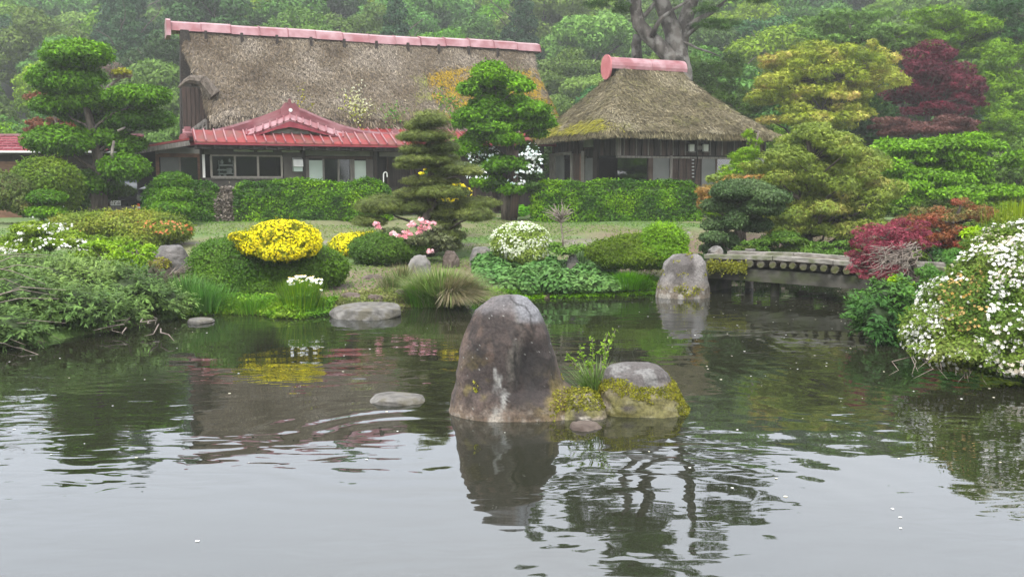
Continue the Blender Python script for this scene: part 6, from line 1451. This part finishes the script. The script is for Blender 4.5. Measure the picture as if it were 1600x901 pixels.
for k in range(22):
    s = W(262 + rnd.uniform(-6, 14), 437 + rnd.uniform(-3, 3), 19.0); e = W(292 + rnd.uniform(-18, 14), 412 + rnd.uniform(-3, 16), 18.8 + rnd.uniform(-.4, .4)); ps.append(([s, (s + e) / 2 + (0, 0, .02), e], [.009, .008, .004]))
branches(o, ps, 'twig', 'stalks', 4)
# grass edge and moss strip along the water
def strip(name, pts, w, size, pal, n, h=.05, kind='stuff', up=1.2, seed=0):
    C_ = np.array([G(x, y)[:2] for x, y in pts]); L = np.hypot(*(C_[1:] - C_[:-1]).T); cum = np.concatenate(([0], np.cumsum(L))); t = rs.uniform(0, cum[-1], n); x = np.interp(t, cum, C_[:, 0]); y = np.interp(t, cum, C_[:, 1]) + rs.uniform(-.12, w, n)
    z = np.maximum(ground_z(x, y), 0.0) + rs.uniform(0, h, n); P = np.stack((x, y, z), 1); k = fbm(P, 1.4, seed, 3) > .28; P = P[k]
    V, F, C = leaves('leaf', P, rs.normal(size=P.shape) * .6 + (0, 0, up), size * rs.uniform(.6, 1.4, len(P)), palcol(P, pal, seed, 2, .2)); tag(meshobj(name, V, F, M['leaf'], None, False, C), kind=kind)
strip('moss_edge', [(740, 470), (830, 466), (930, 463), (1000, 460), (1036, 459)], .8, .05, [(.10, .22, .02), (.16, .34, .025), (.22, .42, .035)], 32000, .06, seed=3)
strip('shore_grass', [(280, 494), (330, 489), (400, 490), (437, 497), (470, 497), (515, 491)], .9, .06, [(.08, .17, .03), (.13, .25, .04), (.2, .3, .06)], 15000, .08, seed=5)
strip('bank_weeds', [(515, 490), (575, 486), (645, 479), (700, 478)], 1.5, .045, [(.10, .13, .04), (.17, .2, .06), (.22, .2, .11)], 8000, .05, seed=7)
n_ = 110000; P_ = np.stack((rs.uniform(-15, 11, n_), rs.uniform(17, 33, n_), np.zeros(n_)), 1); P_[:, 2] = ground_z(P_[:, 0], P_[:, 1]) + .01; k = (shore_dist(P_[:, 0], P_[:, 1]) > .5) & (fbm(P_, .7, 4, 3) > .44); P_ = P_[k]
V_, F_, C_ = leaves('leaf', P_, rs.normal(size=P_.shape) * .5 + (0, -.4, .5), .05 * rs.uniform(.6, 1.4, len(P_)), palcol(P_, [(.07, .13, .03), (.11, .19, .045), (.17, .19, .07)], 3, .5, .2)); tag(meshobj('lawn_grass', V_, F_, M['leaf'], None, False, C_), kind='stuff')
gb = []
for k in range(26):
    px_ = rs.uniform(785, 850); py_ = rs.uniform(326, 340); q_ = GP(px_, py_); gb.append((q_[0], q_[1], q_[2] + .12, .3, .3, .22))
V, F, C = foliage(None, gb, .12, [(.10, .26, .03), (.15, .36, .045)], cover=1.5, tmpl='round', core=.7, up=.9, seed=16, build=False, flat=.6); o = thing('butterbur_patch', 'patch of large bright green leaves at the foot of the bright evergreen', 'plant', base_at(815, 335)); meshobj('foliage', V, F, M['leaf'], o, False, C)

# --- tuft growing on the pond boulders
g = W(930, 600, 9.95); o = thing('boulder_tuft', 'light green leafy sprigs and grass growing between the two pond boulders', 'plant', g)
blades(o, g[0], g[1], g[2] - .12, 420, .42, .16, .55, [(.12, .2, .06), (.18, .27, .1), (.22, .28, .13)], 'grass_blades', .9, droop=.55)
rnd = random.Random(5); ps = []; lv_ = []
for (x0, y0, x1, y1) in ((925, 600, 905, 540), (930, 598, 925, 528), (935, 596, 962, 514), (938, 600, 945, 535), (925, 602, 885, 548), (922, 605, 922, 560), (930, 600, 950, 520), (920, 620, 915, 585), (928, 625, 932, 590), (915, 625, 910, 600)):
    s = W(x0, y0, 9.95); e = W(x1, y1, 9.9 + rnd.uniform(-.1, .1)); p = wiggle(s, e, 4, .05, rnd); ps.append((p, [.005, .004, .004, .003, .002]))
    for k in range(34):
        f = rnd.uniform(.25, 1) ** .6; i = min(3, int(f * 4)); q_ = np.array(p[i]) + (np.array(p[i + 1]) - np.array(p[i])) * (f * 4 - i); lv_.append(q_ + np.array([rnd.gauss(0, .012) for _ in range(3)]))
branches(o, ps, 'twig', 'stems', 4); lv_ = np.array(lv_); V_, F_, C_ = leaves('leaf', lv_, rs.normal(size=lv_.shape) + (0, -.4, .6), .042 * rs.uniform(.7, 1.3, len(lv_)), palcol(lv_, [(.16, .26, .05), (.28, .40, .09)], 3)); meshobj('sprig_leaves', V_, F_, M['leaf'], o, False, C_)

# --- left foreground juniper and its neighbours
JUN = [(.055, .10, .035), (.105, .165, .055), (.18, .25, .085)]
def juniper(name, label, base, bl, size, pal, n, seed, dir_=(0, 0, .4), spray_len=.30, tm='twig'):
    """arching sprays: each a short stem with scale leaves along both sides"""
    o = thing(name, label, 'shrub', base); P, N, Cl = blobpts(bl, .2, 1.0, .5, (.72, 1.05), .16, 0, seed, .25); idx = rs.choice(len(P), min(n, len(P)), False); P = P[idx]; N = N[idx]; Cl = Cl[idx]
    d = N * .9 + np.array(dir_) + rs.normal(size=P.shape) * .3; d /= np.linalg.norm(d, axis=1, keepdims=True); m_ = 13
    col = palcol(P, pal, seed, 1.1, .2, Cl); V_ = []; C_ = []
    t = np.repeat(np.linspace(0, 1, m_)[None], len(P), 0); L = spray_len * rs.uniform(.6, 1.4, len(P))
    pos = P[:, None] - d[:, None] * (L * .4)[:, None, None] + d[:, None] * (t * L[:, None])[..., None] - np.array((0, 0, 1)) * (t ** 2 * L[:, None] * .22)[..., None]
    sd = np.cross(d, (0, 0, 1)); sd /= np.linalg.norm(sd, axis=1, keepdims=True) + 1e-6
    sgn = np.where(np.arange(m_) % 2, 1, -1)[None, :, None]; tg = d[:, None] * .9 + sd[:, None] * sgn * .8 * (1.1 - t[..., None]); pos = pos.reshape(-1, 3); tg = tg.reshape(-1, 3) + rs.normal(size=pos.shape) * .25
    nn_ = np.repeat(N, m_, 0) * .4 + (0, -.1, .8) + rs.normal(size=pos.shape) * .4; szz = np.repeat(L, m_) * size * rs.uniform(.7, 1.3, len(pos)) * (1.15 - .6 * t.ravel())
    V, F, C = leaves('spray', pos, nn_, szz, np.repeat(col, m_, 0) * (1 + .25 * t.ravel()[:, None]), tg); meshobj('foliage', V, F, M['leaf'], o, False, C)
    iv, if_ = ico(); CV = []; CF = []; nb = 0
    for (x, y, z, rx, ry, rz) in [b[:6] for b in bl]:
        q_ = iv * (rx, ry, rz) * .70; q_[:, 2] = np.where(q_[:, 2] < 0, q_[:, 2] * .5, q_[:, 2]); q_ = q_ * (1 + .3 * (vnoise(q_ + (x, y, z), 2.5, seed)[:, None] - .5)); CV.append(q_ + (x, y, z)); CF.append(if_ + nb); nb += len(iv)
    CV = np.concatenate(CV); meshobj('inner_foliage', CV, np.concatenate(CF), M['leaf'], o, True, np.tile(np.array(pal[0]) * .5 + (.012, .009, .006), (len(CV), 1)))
    return o
bl = [B(30, 470, 14.6, 75, 48), B(60, 442, 15.8, 80, 38), B(130, 446, 16.2, 80, 40), B(190, 455, 16.2, 70, 38), B(240, 470, 16.6, 55, 26), B(120, 480, 14.9, 70, 34), B(10, 510, 13.6, 60, 28), B(180, 490, 15.6, 50, 24), B(-60, 440, 15, 80, 60), B(20, 428, 16.5, 70, 32), B(85, 418, 17.0, 50, 20)]
o = juniper('juniper_bush', 'wide sprawling grey green juniper overhanging the left side of the pond', (-7.5, 15.6, .1), bl, .40, JUN, 13000, 101, (0, -.2, .35), .26)
rnd = random.Random(9); ps = []
for k in range(26):
    s = W(rnd.uniform(-10, 280), rnd.uniform(495, 520), 15.5 - rnd.uniform(0, 1)); s[2] = abs(s[2]) * .5 + .08; e = s + np.array((rnd.uniform(-.5, .6), -rnd.uniform(.2, .9), rnd.uniform(-.08, .25))); ps.append((wiggle(s, e, 3, .12, rnd), [.013, .010, .007, .003]))
branches(o, ps, 'twig', 'bare_stems', 5)
ps = []
for k in range(15):
    y_ = rnd.uniform(395, 540); s = W(-30, y_, 13.6 + rnd.uniform(-1, 1)); e = W(rnd.uniform(30, 105), y_ + rnd.uniform(-32, 36), 13.2 + rnd.uniform(-.6, .6)); m2 = (s + e) / 2 + (0, 0, rnd.uniform(.02, .16)); ps.append(([s, m2, e], [.007, .006, .003]))
o = thing('reed_bundle', 'long dry straw stalks arching over the juniper from the left edge', 'reeds', (-8.5, 13.8, .1)); branches(o, ps, 'twig', 'stalks', 4)
D = 20.5; WB = [B(60, 384, D, 70, 32), B(15, 394, D, 54, 34), B(110, 396, D - .3, 56, 30), B(155, 385, D + .4, 44, 26)]
o = plant('azalea_bush', 'loose yellow green azalea with scattered white flowers behind the juniper', 'shrub', base_D(70, D), subdiv(WB, 9, .42, 5), .075, [(.09, .16, .03), (.16, .24, .04), (.23, .30, .06)], cover=1.5, core=.6, seed=111)
scatter_flowers(o, [B(60, 362, D - .8, 40, 10), B(92, 358, D - .8, 30, 10), B(70, 385, D - 1.3, 70, 12), B(30, 390, D - 1.2, 40, 8), B(125, 388, D - 1.2, 14, 12)], 230, .07, [(.70, .72, .66), (.82, .82, .78)], seed=12, cluster=2, zmin=-.8)
D = 24.5; RB = [B(195, 355, D, 100, 25, 50), B(150, 352, D, 66, 20), B(245, 362, D - .2, 52, 20), B(215, 378, D - .6, 40, 18)]
o = mound('azalea_mound', 'long rounded azalea mound, green to orange with red blooms at its right end', base_D(195, D), RB, [(.10, .14, .03), (.15, .21, .045), (.22, .25, .055), (.26, .19, .06)], .075, seed=112, lump=.10)
scatter_flowers(o, [B(262, 360, D - .6, 34, 14), B(280, 362, D - .5, 22, 12), B(125, 362, D - 1.3, 6, 4), B(240, 352, D - .5, 34, 8)], 150, .065, [(.42, .12, .07), (.50, .24, .15)], seed=13, cluster=3, zmin=-.5)
plant('leafy_sprigs', 'fresh light green leafy shoots between the azaleas and the juniper', 'shrub', base_D(215, 18.6), subdiv([B(212, 388, 18.8, 22, 22), B(190, 405, 18.4, 24, 16), B(222, 415, 18.2, 14, 24), B(238, 400, 18.6, 14, 10), B(165, 385, 19, 30, 12)], 8, .4, 6), .075, [(.11, .21, .03), (.19, .31, .05), (.26, .38, .06)], cover=1.3, core=0, gap=.2, seed=113, trunk=tr([(214, 440), (214, 400)], 18.6), trad=.03)

# --- right side: dark clipped pine, maples, shrubs
D = 23.0; pads = [(1160, 300, 50, 20), (1122, 322, 26, 13), (1120, 352, 24, 12), (1116, 372, 22, 11), (1113, 388, 20, 8), (1150, 345, 18, 18), (1190, 325, 34, 16), (1140, 378, 20, 16), (1180, 352, 26, 14), (1140, 300, 30, 14), (1205, 310, 30, 14)]
bl = [B(x, y, D + rs.uniform(-.4, .4), a, b, a * .9) for x, y, a, b in pads]
plant('tiered_pine', 'dark blue green clipped evergreen with stacked pads at the bridge end', 'tree', base_D(1150, D), bl, .065, [(.04, .075, .03), (.07, .115, .045), (.11, .16, .07)], cover=2.0, flat=.7, lump=.12, core=.84, seed=121, trunk=tr([(1150, 400), (1155, 370), (1150, 340), (1160, 305)], D), trad=.12)
def maple(label, D, blobs, k, q, pal, size, seed, base_px, trunk, trad=.14, group=None, name='maple_tree', cat='tree', tip=None, tmpl='star', gap=.18, cover=1.35, **kw):
    bl = subdiv(blobs, int(k * 1.35), q * 1.08, seed, flatz=.62, spread=1.0, low=-.4)
    return plant(name, label, cat, base_D(base_px, D), bl, size, pal, cover=cover, core=0, gap=gap, tmpl=tmpl, flat=.8, lump=.22, up=.7, jitter=.7, seed=seed, trunk=trunk, trad=trad, droop=.3, group=group, out=.5, jit=.22, **kw)
D = 25.2
OL = [(.085, .125, .032), (.15, .20, .048), (.22, .27, .07), (.27, .25, .09)]
maple('wide olive green maple spreading behind the bridge', D, [B(1268, 285, D + .6, 100, 80, 80), B(1275, 250, D, 85, 48, 75), B(1215, 292, D - .3, 78, 42, 60), B(1330, 290, D - .3, 70, 60, 60), B(1290, 340, D - .8, 80, 50, 50), B(1272, 215, D + .3, 45, 26), B(1150, 300, D + .3, 46, 34), B(1345, 350, D - .8, 45, 35), B(1230, 350, D - .5, 55, 40)], 17, .27, OL, .10, 131, 1265, tr([(1262, 405), (1260, 370), (1268, 330), (1262, 290), (1270, 250), (1262, 220)], D), .2)
o = maple('low orange tipped maple branch fan beside the cottage hedge', D - .6, [B(1130, 300, D - .6, 38, 20, 30), B(1115, 315, D - .8, 26, 22), B(1170, 285, D - .5, 40, 18)], 12, .3, [(.18, .15, .045), (.27, .19, .07), (.36, .17, .10)], .09, 132, 1150, tr([(1165, 400), (1160, 350), (1140, 310)], D - .5), .08)
maple('young bright green maple in front of the cottage eave', 27.5, [B(1168, 246, 27.5, 26, 22, 28), B(1158, 264, 27.3, 28, 15), B(1176, 216, 27.6, 13, 16), B(1150, 274, 27.0, 26, 10)], 12, .28, [(.10, .19, .025), (.17, .28, .04), (.24, .33, .06)], .105, 133, 1180, tr([(1190, 360), (1185, 300), (1178, 250), (1185, 205)], 27.5), .08)
plant('low_shrub', 'low mixed green shrub behind the middle of the bridge', 'shrub', base_D(1215, 22.8), subdiv([B(1215, 385, 22.8, 55, 22), B(1170, 388, 22.5, 30, 14), B(1290, 392, 22.6, 55, 18)], 11, .36, 7), .07, [(.06, .12, .025), (.10, .18, .04), (.17, .22, .06)], cover=1.4, core=.6, seed=134)
pw_ = W(1172, 398, 21.6); o = thing('flower_pot', 'small grey pot standing at the near bridge edge under the shrubs', 'pot', (pw_[0], pw_[1], gz(pw_[0], pw_[1])))
hp = W(1172, 391, 21.6)[2] - gz(pw_[0], pw_[1]); part(MB().tube([(0, 0, 0), (0, 0, hp * .8), (0, 0, hp)], [.07, .10, .105], 14), 'body', 'stone', o); part(MB().tube([(0, 0, hp), (0, 0, hp + .03)], [.12, .12], 14), 'rim', 'stone', o)
D = 28.5
plant('broadleaf_shrub', 'large fresh green layered shrub behind the red weeping maple', 'shrub', base_D(1470, D), subdiv([B(1440, 265, D, 80, 45, 60), B(1520, 265, D, 80, 50, 60), B(1480, 300, D - .5, 110, 36), B(1470, 235, D + .3, 90, 26)], 26, .25, 8, .95, 1.0), .12, [(.085, .165, .028), (.145, .27, .042), (.21, .36, .065)], cover=1.7, core=.5, gap=.1, up=.35, jitter=.9, seed=135, tmpl='leaf', droop=.3, out=.5, jit=.25)
D = 41.0
maple('yellow green maple with peach tips right of the cottage', D, [B(1290, 135, D + 1, 100, 62, 80), B(1235, 135, D, 65, 50, 60), B(1300, 120, D, 60, 48, 60), B(1350, 115, D, 45, 45, 50), B(1280, 175, D - .5, 90, 40, 60), B(1300, 80, D, 30, 22), B(1365, 85, D, 20, 25), B(1230, 95, D, 40, 22)], 18, .27, [(.13, .18, .035), (.22, .27, .05), (.34, .36, .09), (.42, .32, .14)], .15, 136, 1285, tr([(1285, 335), (1280, 250), (1290, 190), (1285, 130)], D), .26)
D = 43.0
maple('dark crimson maple with rounded crown on the right slope', D, [B(1460, 138, D + .6, 72, 58, 60), B(1455, 110, D, 55, 38, 50), B(1430, 140, D, 40, 30), B(1485, 140, D, 45, 32), B(1460, 165, D - .4, 62, 26, 40), B(1510, 158, D, 32, 14)], 17, .27, [(.055, .012, .02), (.095, .018, .03), (.15, .032, .048)], .15, 137, 1450, tr([(1450, 320), (1452, 220), (1448, 170), (1455, 110)], D), .2)
maple('low brownish purple maple spreading under the crimson one', 40, [B(1450, 198, 40, 80, 17, 50), B(1400, 205, 40, 30, 12), B(1490, 192, 40, 40, 14)], 15, .3, [(.07, .03, .03), (.11, .05, .045), (.16, .09, .075)], .14, 138, 1455, tr([(1450, 320), (1450, 240), (1455, 205)], 40), .14)
for i, (x, y, rx, rz, D, kd, lb) in enumerate(((1580, 110, 60, 60, 46, 'fresh', 'bright green maple behind the crimson maple at the right edge'), (1560, 190, 50, 34, 44, 'fresh', 'light green low maple right of the crimson maple'), (1480, 50, 80, 34, 49, 'fresh', 'fresh green tree above the crimson maple'), (1400, 60, 50, 30, 48, 'mid', 'green tree between the yellow and crimson maples'),
        (1120, 120, 45, 45, 46, 'mid', 'green feathery tree behind the right side of the cottage roof'), (1150, 170, 50, 30, 44, 'mid', 'dark low tree behind the right slope of the cottage roof'), (1585, 30, 60, 45, 49, 'deep', 'dark green tree high in the right corner'), (1590, 260, 40, 60, 33, 'mid', 'green shrubby tree at the right edge behind the fresh shrub'), (1365, 190, 40, 40, 42, 'deep', 'dark green shrub between the yellow maple and the crimson one'), (1330, 40, 70, 30, 50, 'pale', 'pale drooping tree above the yellow green maple'))):
    G_ = GREENS[kd]; maple(lb, D, [B(x, y, D, rx, rz, rx * .8), B(x - rx * .3, y + rz * .6, D - .3, rx * .8, rz * .6), B(x + rx * .3, y + rz * .9, D, rx * .8, rz * .6)], 17, .27, [tuple(np.array(c) * 1.15) for c in G_], .0042 * D, 140 + i, x, tr([(x, 330), (x + 4, y + rz), (x - 2, y)], D), .16, name='slope_tree')
D = 17.4
o = maple('weeping crimson maple with bare grey twigs beside the bridge end', D, [B(1390, 375, D, 52, 34, 50), B(1360, 395, D - .3, 34, 30), B(1420, 370, D, 45, 28), B(1370, 425, D - .5, 42, 18), B(1345, 410, D - .2, 24, 28)], 16, .26, [(.13, .03, .045), (.22, .06, .08), (.31, .11, .13)], .055, 151, 1400, tr([(1440, 440), (1425, 410), (1400, 390), (1380, 375)], D), .07, cover=.8, gap=.3)
rnd = random.Random(21); ps = []
for k in range(70):
    s = W(1415 + rnd.uniform(-22, 26), 385 + rnd.uniform(-8, 22), D - .35); e = W(1372 + rnd.uniform(-30, 50), 415 + rnd.uniform(-32, 26), D - 1.0 + rnd.uniform(-.3, .3)); ps.append((wiggle(s, e, 5, .10, rnd), [.012, .010, .008, .006, .005, .003]))
branches(o, ps, 'twig', 'bare_twigs', 4)
D = 19.5
maple('brownish red lace leaved maple above the weeping one', D, [B(1485, 345, D, 62, 32, 50), B(1520, 330, D, 34, 24), B(1450, 360, D - .3, 46, 26), B(1500, 375, D - .3, 40, 20), B(1425, 350, D, 30, 16)], 16, .26, [(.13, .03, .03), (.20, .055, .045), (.24, .10, .06), (.14, .14, .05)], .065, 152, 1490, tr([(1490, 430), (1485, 390), (1490, 350), (1500, 325)], D), .09, cover=.95, gap=.25)
plant('fern_shrub', 'feathery mid green shrub between the red maples and the white azalea', 'shrub', base_D(1490, 16.5), subdiv([B(1490, 405, 16.5, 42, 34), B(1455, 425, 16.2, 22, 26), B(1525, 395, 16.4, 30, 20)], 10, .35, 9), .07, [(.05, .12, .03), (.08, .18, .045), (.13, .24, .06)], cover=1.3, core=.5, tmpl='star', seed=153)
D = 14.3; bl = [B(1385, 475, D, 40, 38), B(1370, 500, D - .3, 34, 36), B(1400, 520, D - .4, 30, 26), B(1410, 460, D + .2, 26, 28), B(1360, 480, D, 26, 18)]
juniper('juniper_bush', 'feathery dark green juniper leaning over the water at the right bank', (5.9, 14.3, .1), bl, .42, [(.035, .085, .025), (.06, .135, .035), (.10, .19, .05)], 5200, 154, (-.35, -.1, .35), .28)
plant('leafy_sprigs', 'bright yellow green shoots on top of the right bank juniper', 'shrub', base_D(1412, 14.6), subdiv([B(1412, 447, 14.5, 14, 14), B(1400, 438, 14.5, 12, 6)], 6, .45, 6), .07, [(.18, .30, .03), (.28, .42, .05)], cover=1.3, core=0, seed=155)
plant('leafy_sprigs', 'lime green compound leaves above the white azalea', 'shrub', base_D(1530, 13.8), subdiv([B(1530, 360, 13.7, 20, 8), B(1515, 366, 13.6, 12, 6)], 6, .45, 6), .075, [(.22, .36, .04), (.30, .44, .05)], cover=1.3, core=0, seed=156, trunk=tr([(1535, 420), (1530, 362)], 13.7), trad=.015)
g = base_D(1585, 18); o = thing('broom_shrub', 'upright yellow green broom shoots above the white azalea at the right edge', 'shrub', g); p0_ = W(1590, 365, 18)
blades(o, p0_[0], 18, p0_[2] - .25, 900, .85, .55, .18, [(.14, .2, .03), (.2, .26, .045)], 'shoots', .9, droop=.1); foliage(o, [B(1590, 352, 18, 38, 22)], .07, [(.12, .17, .03), (.18, .22, .04)], cover=1.2, core=.7, seed=157)
# big white azalea hanging over the right bank
D = 12.0; BB = [B(1570, 440, D, 75, 60, 80), B(1520, 480, D - .2, 80, 55, 70), B(1470, 520, D - .5, 60, 44), B(1560, 520, D - .6, 90, 55), B(1620, 470, D - .3, 90, 90), B(1590, 560, D - .9, 70, 34), B(1500, 550, D - .8, 70, 30), B(1560, 400, D + .2, 50, 38), B(1610, 390, D + .3, 60, 44)]; BB = BB + subdiv(BB, 5, .30, 4, .9, 1.02)
o = plant('white_azalea', 'huge white flowering azalea overhanging the water at the right edge', 'shrub', (6.6, 12.0, .2), BB, .045, [(.06, .11, .025), (.10, .16, .035), (.16, .22, .055), (.22, .22, .09)], cover=1.5, core=.88, flat=.85, seed=161, lump=.2, lumpsc=6)
scatter_flowers(o, BB, 15000, .047, [(.55, .56, .50), (.74, .73, .70), (.82, .80, .78), (.62, .56, .46)], seed=14, flat=.85, zmin=-.7, cluster=3, lump=.14, only=lambda P: (fbm(P, 4.2, 55, 4) > .44) & ~((np.abs(800 + P[:, 0] / P[:, 1] * FOC - 1515) < 34) & (P[:, 2] > .55) & (P[:, 2] < 1.35) & (fbm(P, 5, 8, 2) > .35)))
scatter_flowers(o, BB, 9000, .045, [(.38, .24, .09), (.50, .36, .18), (.42, .30, .13)], seed=15, name='faded_flowers', flat=.85, lump=.14, cluster=3, zmin=-.8, only=lambda P: ((((800 + P[:, 0] / P[:, 1] * FOC - 1512) / 44) ** 2 + ((P[:, 2] - .98) / .40) ** 2 + (fbm(P, 4, 8, 3) - .5) * 2.5) < .8) & (P[:, 1] < 12))
rnd = random.Random(31); ps = []
for k in range(16):
    s = W(1480 + rnd.uniform(-60, 90), 560, D - .2); s[2] = .35; e = W(s[0] / D * FOC + 800 + rnd.uniform(-40, 40), 585 + rnd.uniform(-10, 18), D - 1.3); e[2] = max(e[2], .06); ps.append((wiggle(s, e, 4, .1, rnd), [.010, .008, .006, .004, .002]))
branches(o, ps, 'twig', 'bare_stems', 4)

# --- plants hanging over the far bank of the inlet, in the shade behind the bridge
rnd = random.Random(55)
for k in range(13):
    x_, y_ = [(4.5, 22.3), (4.7, 23.6), (5.0, 24.8), (5.6, 25.7), (6.2, 25.6), (6.9, 25.5), (7.6, 25.3), (8.3, 25.1), (8.9, 24.2), (9.2, 23.0), (9.6, 21.7), (9.2, 20.6), (8.6, 19.5)][k]
    x_ += rnd.uniform(-.1, .25); z_ = max(gz(x_, y_), .1)
    plant('bank_fern', f'{(ORD + ("eleventh", "twelfth", "thirteenth"))[k]} dark green fern clump along the shaded inlet bank behind the bridge', 'fern', (x_, y_, z_), subdiv([(x_, y_ - .1, z_ + .1, .55, .45, .42)], 9, .4, 300 + k, .6, 1.0), .085, [(.03, .07, .02), (.05, .11, .03), (.08, .15, .04)], cover=1.3, core=.7, seed=300 + k, droop=.5, out=.6, group='ferns on the inlet bank')

# --- undergrowth filling the foot of the slope, each bush its own
rnd = random.Random(77); kk = 0
for (x0, x1, D0, D1, n_, y_) in ((1100, 1640, 31, 40, 22, 312), (1390, 1640, 20.5, 26, 10, 360), (-20, 260, 36, 44, 9, 235), (845, 1180, 44, 48, 8, 250)):
    for k in range(n_):
        px_ = x0 + (x1 - x0) * (k + rnd.random() * .8) / n_; D = rnd.uniform(D0, D1); wv = rnd.uniform(34, 50) * 30 / D; hv = wv * rnd.uniform(.55, .8); g = base_D(px_, D); q_ = W(px_, 300, D); hm = hv * m_px(D)
        c = (q_[0], D, g[2] + hm * .55); wm = wv * m_px(D); pal = rnd.choice((GREENS['mid'], GREENS['fresh'], GREENS['deep'], [(.06, .11, .02), (.10, .16, .03), (.15, .21, .05)]))
        nb = ('the slope below the yellow maple', 'the slope below the crimson maple')[px_ > 1380] if D0 == 31 else 'the bank behind the red lace leaved maple' if D0 == 20.5 else 'the gap behind the shed roof' if x0 < 0 else 'the gap behind the cottage'
        plant('undergrowth_bush', f'{ORD[k % 10] if k < 10 else ORD[k % 10] + " further"} leafy green bush from the left in {nb}', 'shrub', g, subdiv([(c[0], c[1], c[2], wm, wm * .8, hm), (c[0] + wm * .4, c[1], c[2] + hm * .3, wm * .6, wm * .6, hm * .6)], 9, .36, 200 + kk, .7, 1.0), .0042 * D, pal, cover=1.3, core=.7, gap=.1, seed=200 + kk, group='undergrowth bushes at the foot of the wood'); kk += 1

# --- big forked tree behind the cottage
D = 43.0; o = thing('forked_tree', 'great old tree with thick grey forked trunk rising behind the cottage ridge', 'tree', base_D(1062, D)); rnd = random.Random(17)
ps = [(tr([(1068, 330), (1066, 200), (1062, 110), (1058, 85), (1052, 50), (1040, 20), (1030, -8), (1024, -50), (1010, -110), (1015, -170)], D), [.62, .60, .55, .48, .40, .36, .33, .28, .2, .1]),
      (tr([(1060, 105), (1048, 92), (1030, 72), (1012, 55), (998, 38), (993, 12), (995, -20), (985, -60), (975, -110)], D - .3), [.42, .36, .33, .32, .30, .26, .22, .16, .08]),
      (tr([(1062, 80), (1066, 50), (1074, 22), (1083, -5), (1092, -40), (1100, -90), (1105, -150)], D + .2), [.35, .34, .32, .29, .25, .18, .08]),
      (tr([(1018, 58), (1026, 40), (1034, 28), (1052, 15), (1070, 5), (1085, -8)], D - .6), [.12, .10, .08, .07, .06, .05]),
      (tr([(1072, 45), (1085, 35), (1100, 26), (1112, 20), (1126, 8), (1135, 0)], D), [.16, .14, .11, .09, .07, .04]), (tr([(1070, 58), (1082, 48), (1098, 36), (1110, 34)], D), [.12, .10, .08, .05]),
      (tr([(1068, 66), (1078, 70), (1090, 76), (1110, 82), (1125, 88)], D - .3), [.07, .06, .05, .04, .02]), (tr([(997, 30), (1010, 22), (1022, 6), (1030, -5)], D), [.12, .10, .08, .06]), (tr([(1010, 62), (1004, 50), (1000, 40), (1008, 44), (1018, 56)], D - .5), [.05, .05, .05, .05, .05]),
      (tr([(996, 98), (994, 70), (997, 55)], D + .5), [.26, .22, .2]), (tr([(996, 330), (996, 200), (996, 98)], D + .5), [.3, .28, .26])]
branches(o, ps, 'greybark', 'trunk', 10)
ub = []
for (x, y, rx, rz) in ((940, 0, 40, 22), (905, -30, 50, 26), (1150, -10, 60, 26), (1120, 40, 34, 10), (980, -90, 90, 40), (1080, -110, 110, 50), (1180, -70, 80, 40), (880, -90, 60, 40), (1040, -170, 90, 40), (975, 15, 18, 10), (1100, 15, 20, 10)): ub.append(B(x, y, D + rs.uniform(-1, 1), rx, rz, rx))
foliage(o, subdiv(ub, 13, .3, 18, .5, 1.0), .19, [(.035, .075, .022), (.06, .12, .03), (.10, .17, .045)], cover=1.2, core=0, gap=.25, seed=171, tmpl='needle', up=.6)

# --- petals and bits floating on the pond
n_ = 560; P_ = np.stack((rs.uniform(-7.5, 8, n_), 4 + 19 * rs.uniform(size=n_) ** .8, np.full(n_, .004)), 1); k = (shore_dist(P_[:, 0], P_[:, 1]) < -.15); k &= rs.uniform(size=n_) < (.30 + .7 * sstep(.5, 4, P_[:, 0])); P_ = P_[k]
V_, F_, C_ = leaves('round', P_, np.tile((0., 0, 1), (len(P_), 1)) + rs.normal(size=P_.shape) * .03, .020 * rs.uniform(.5, 1.5, len(P_)), np.array([(.8, .8, .76), (.65, .62, .5)])[rs.randint(0, 2, len(P_))]); V_[:, 2] = np.maximum(V_[:, 2], .003)
tag(meshobj('floating_petals', V_, F_, M['petal'], None, False, C_), kind='stuff')
#@@P1
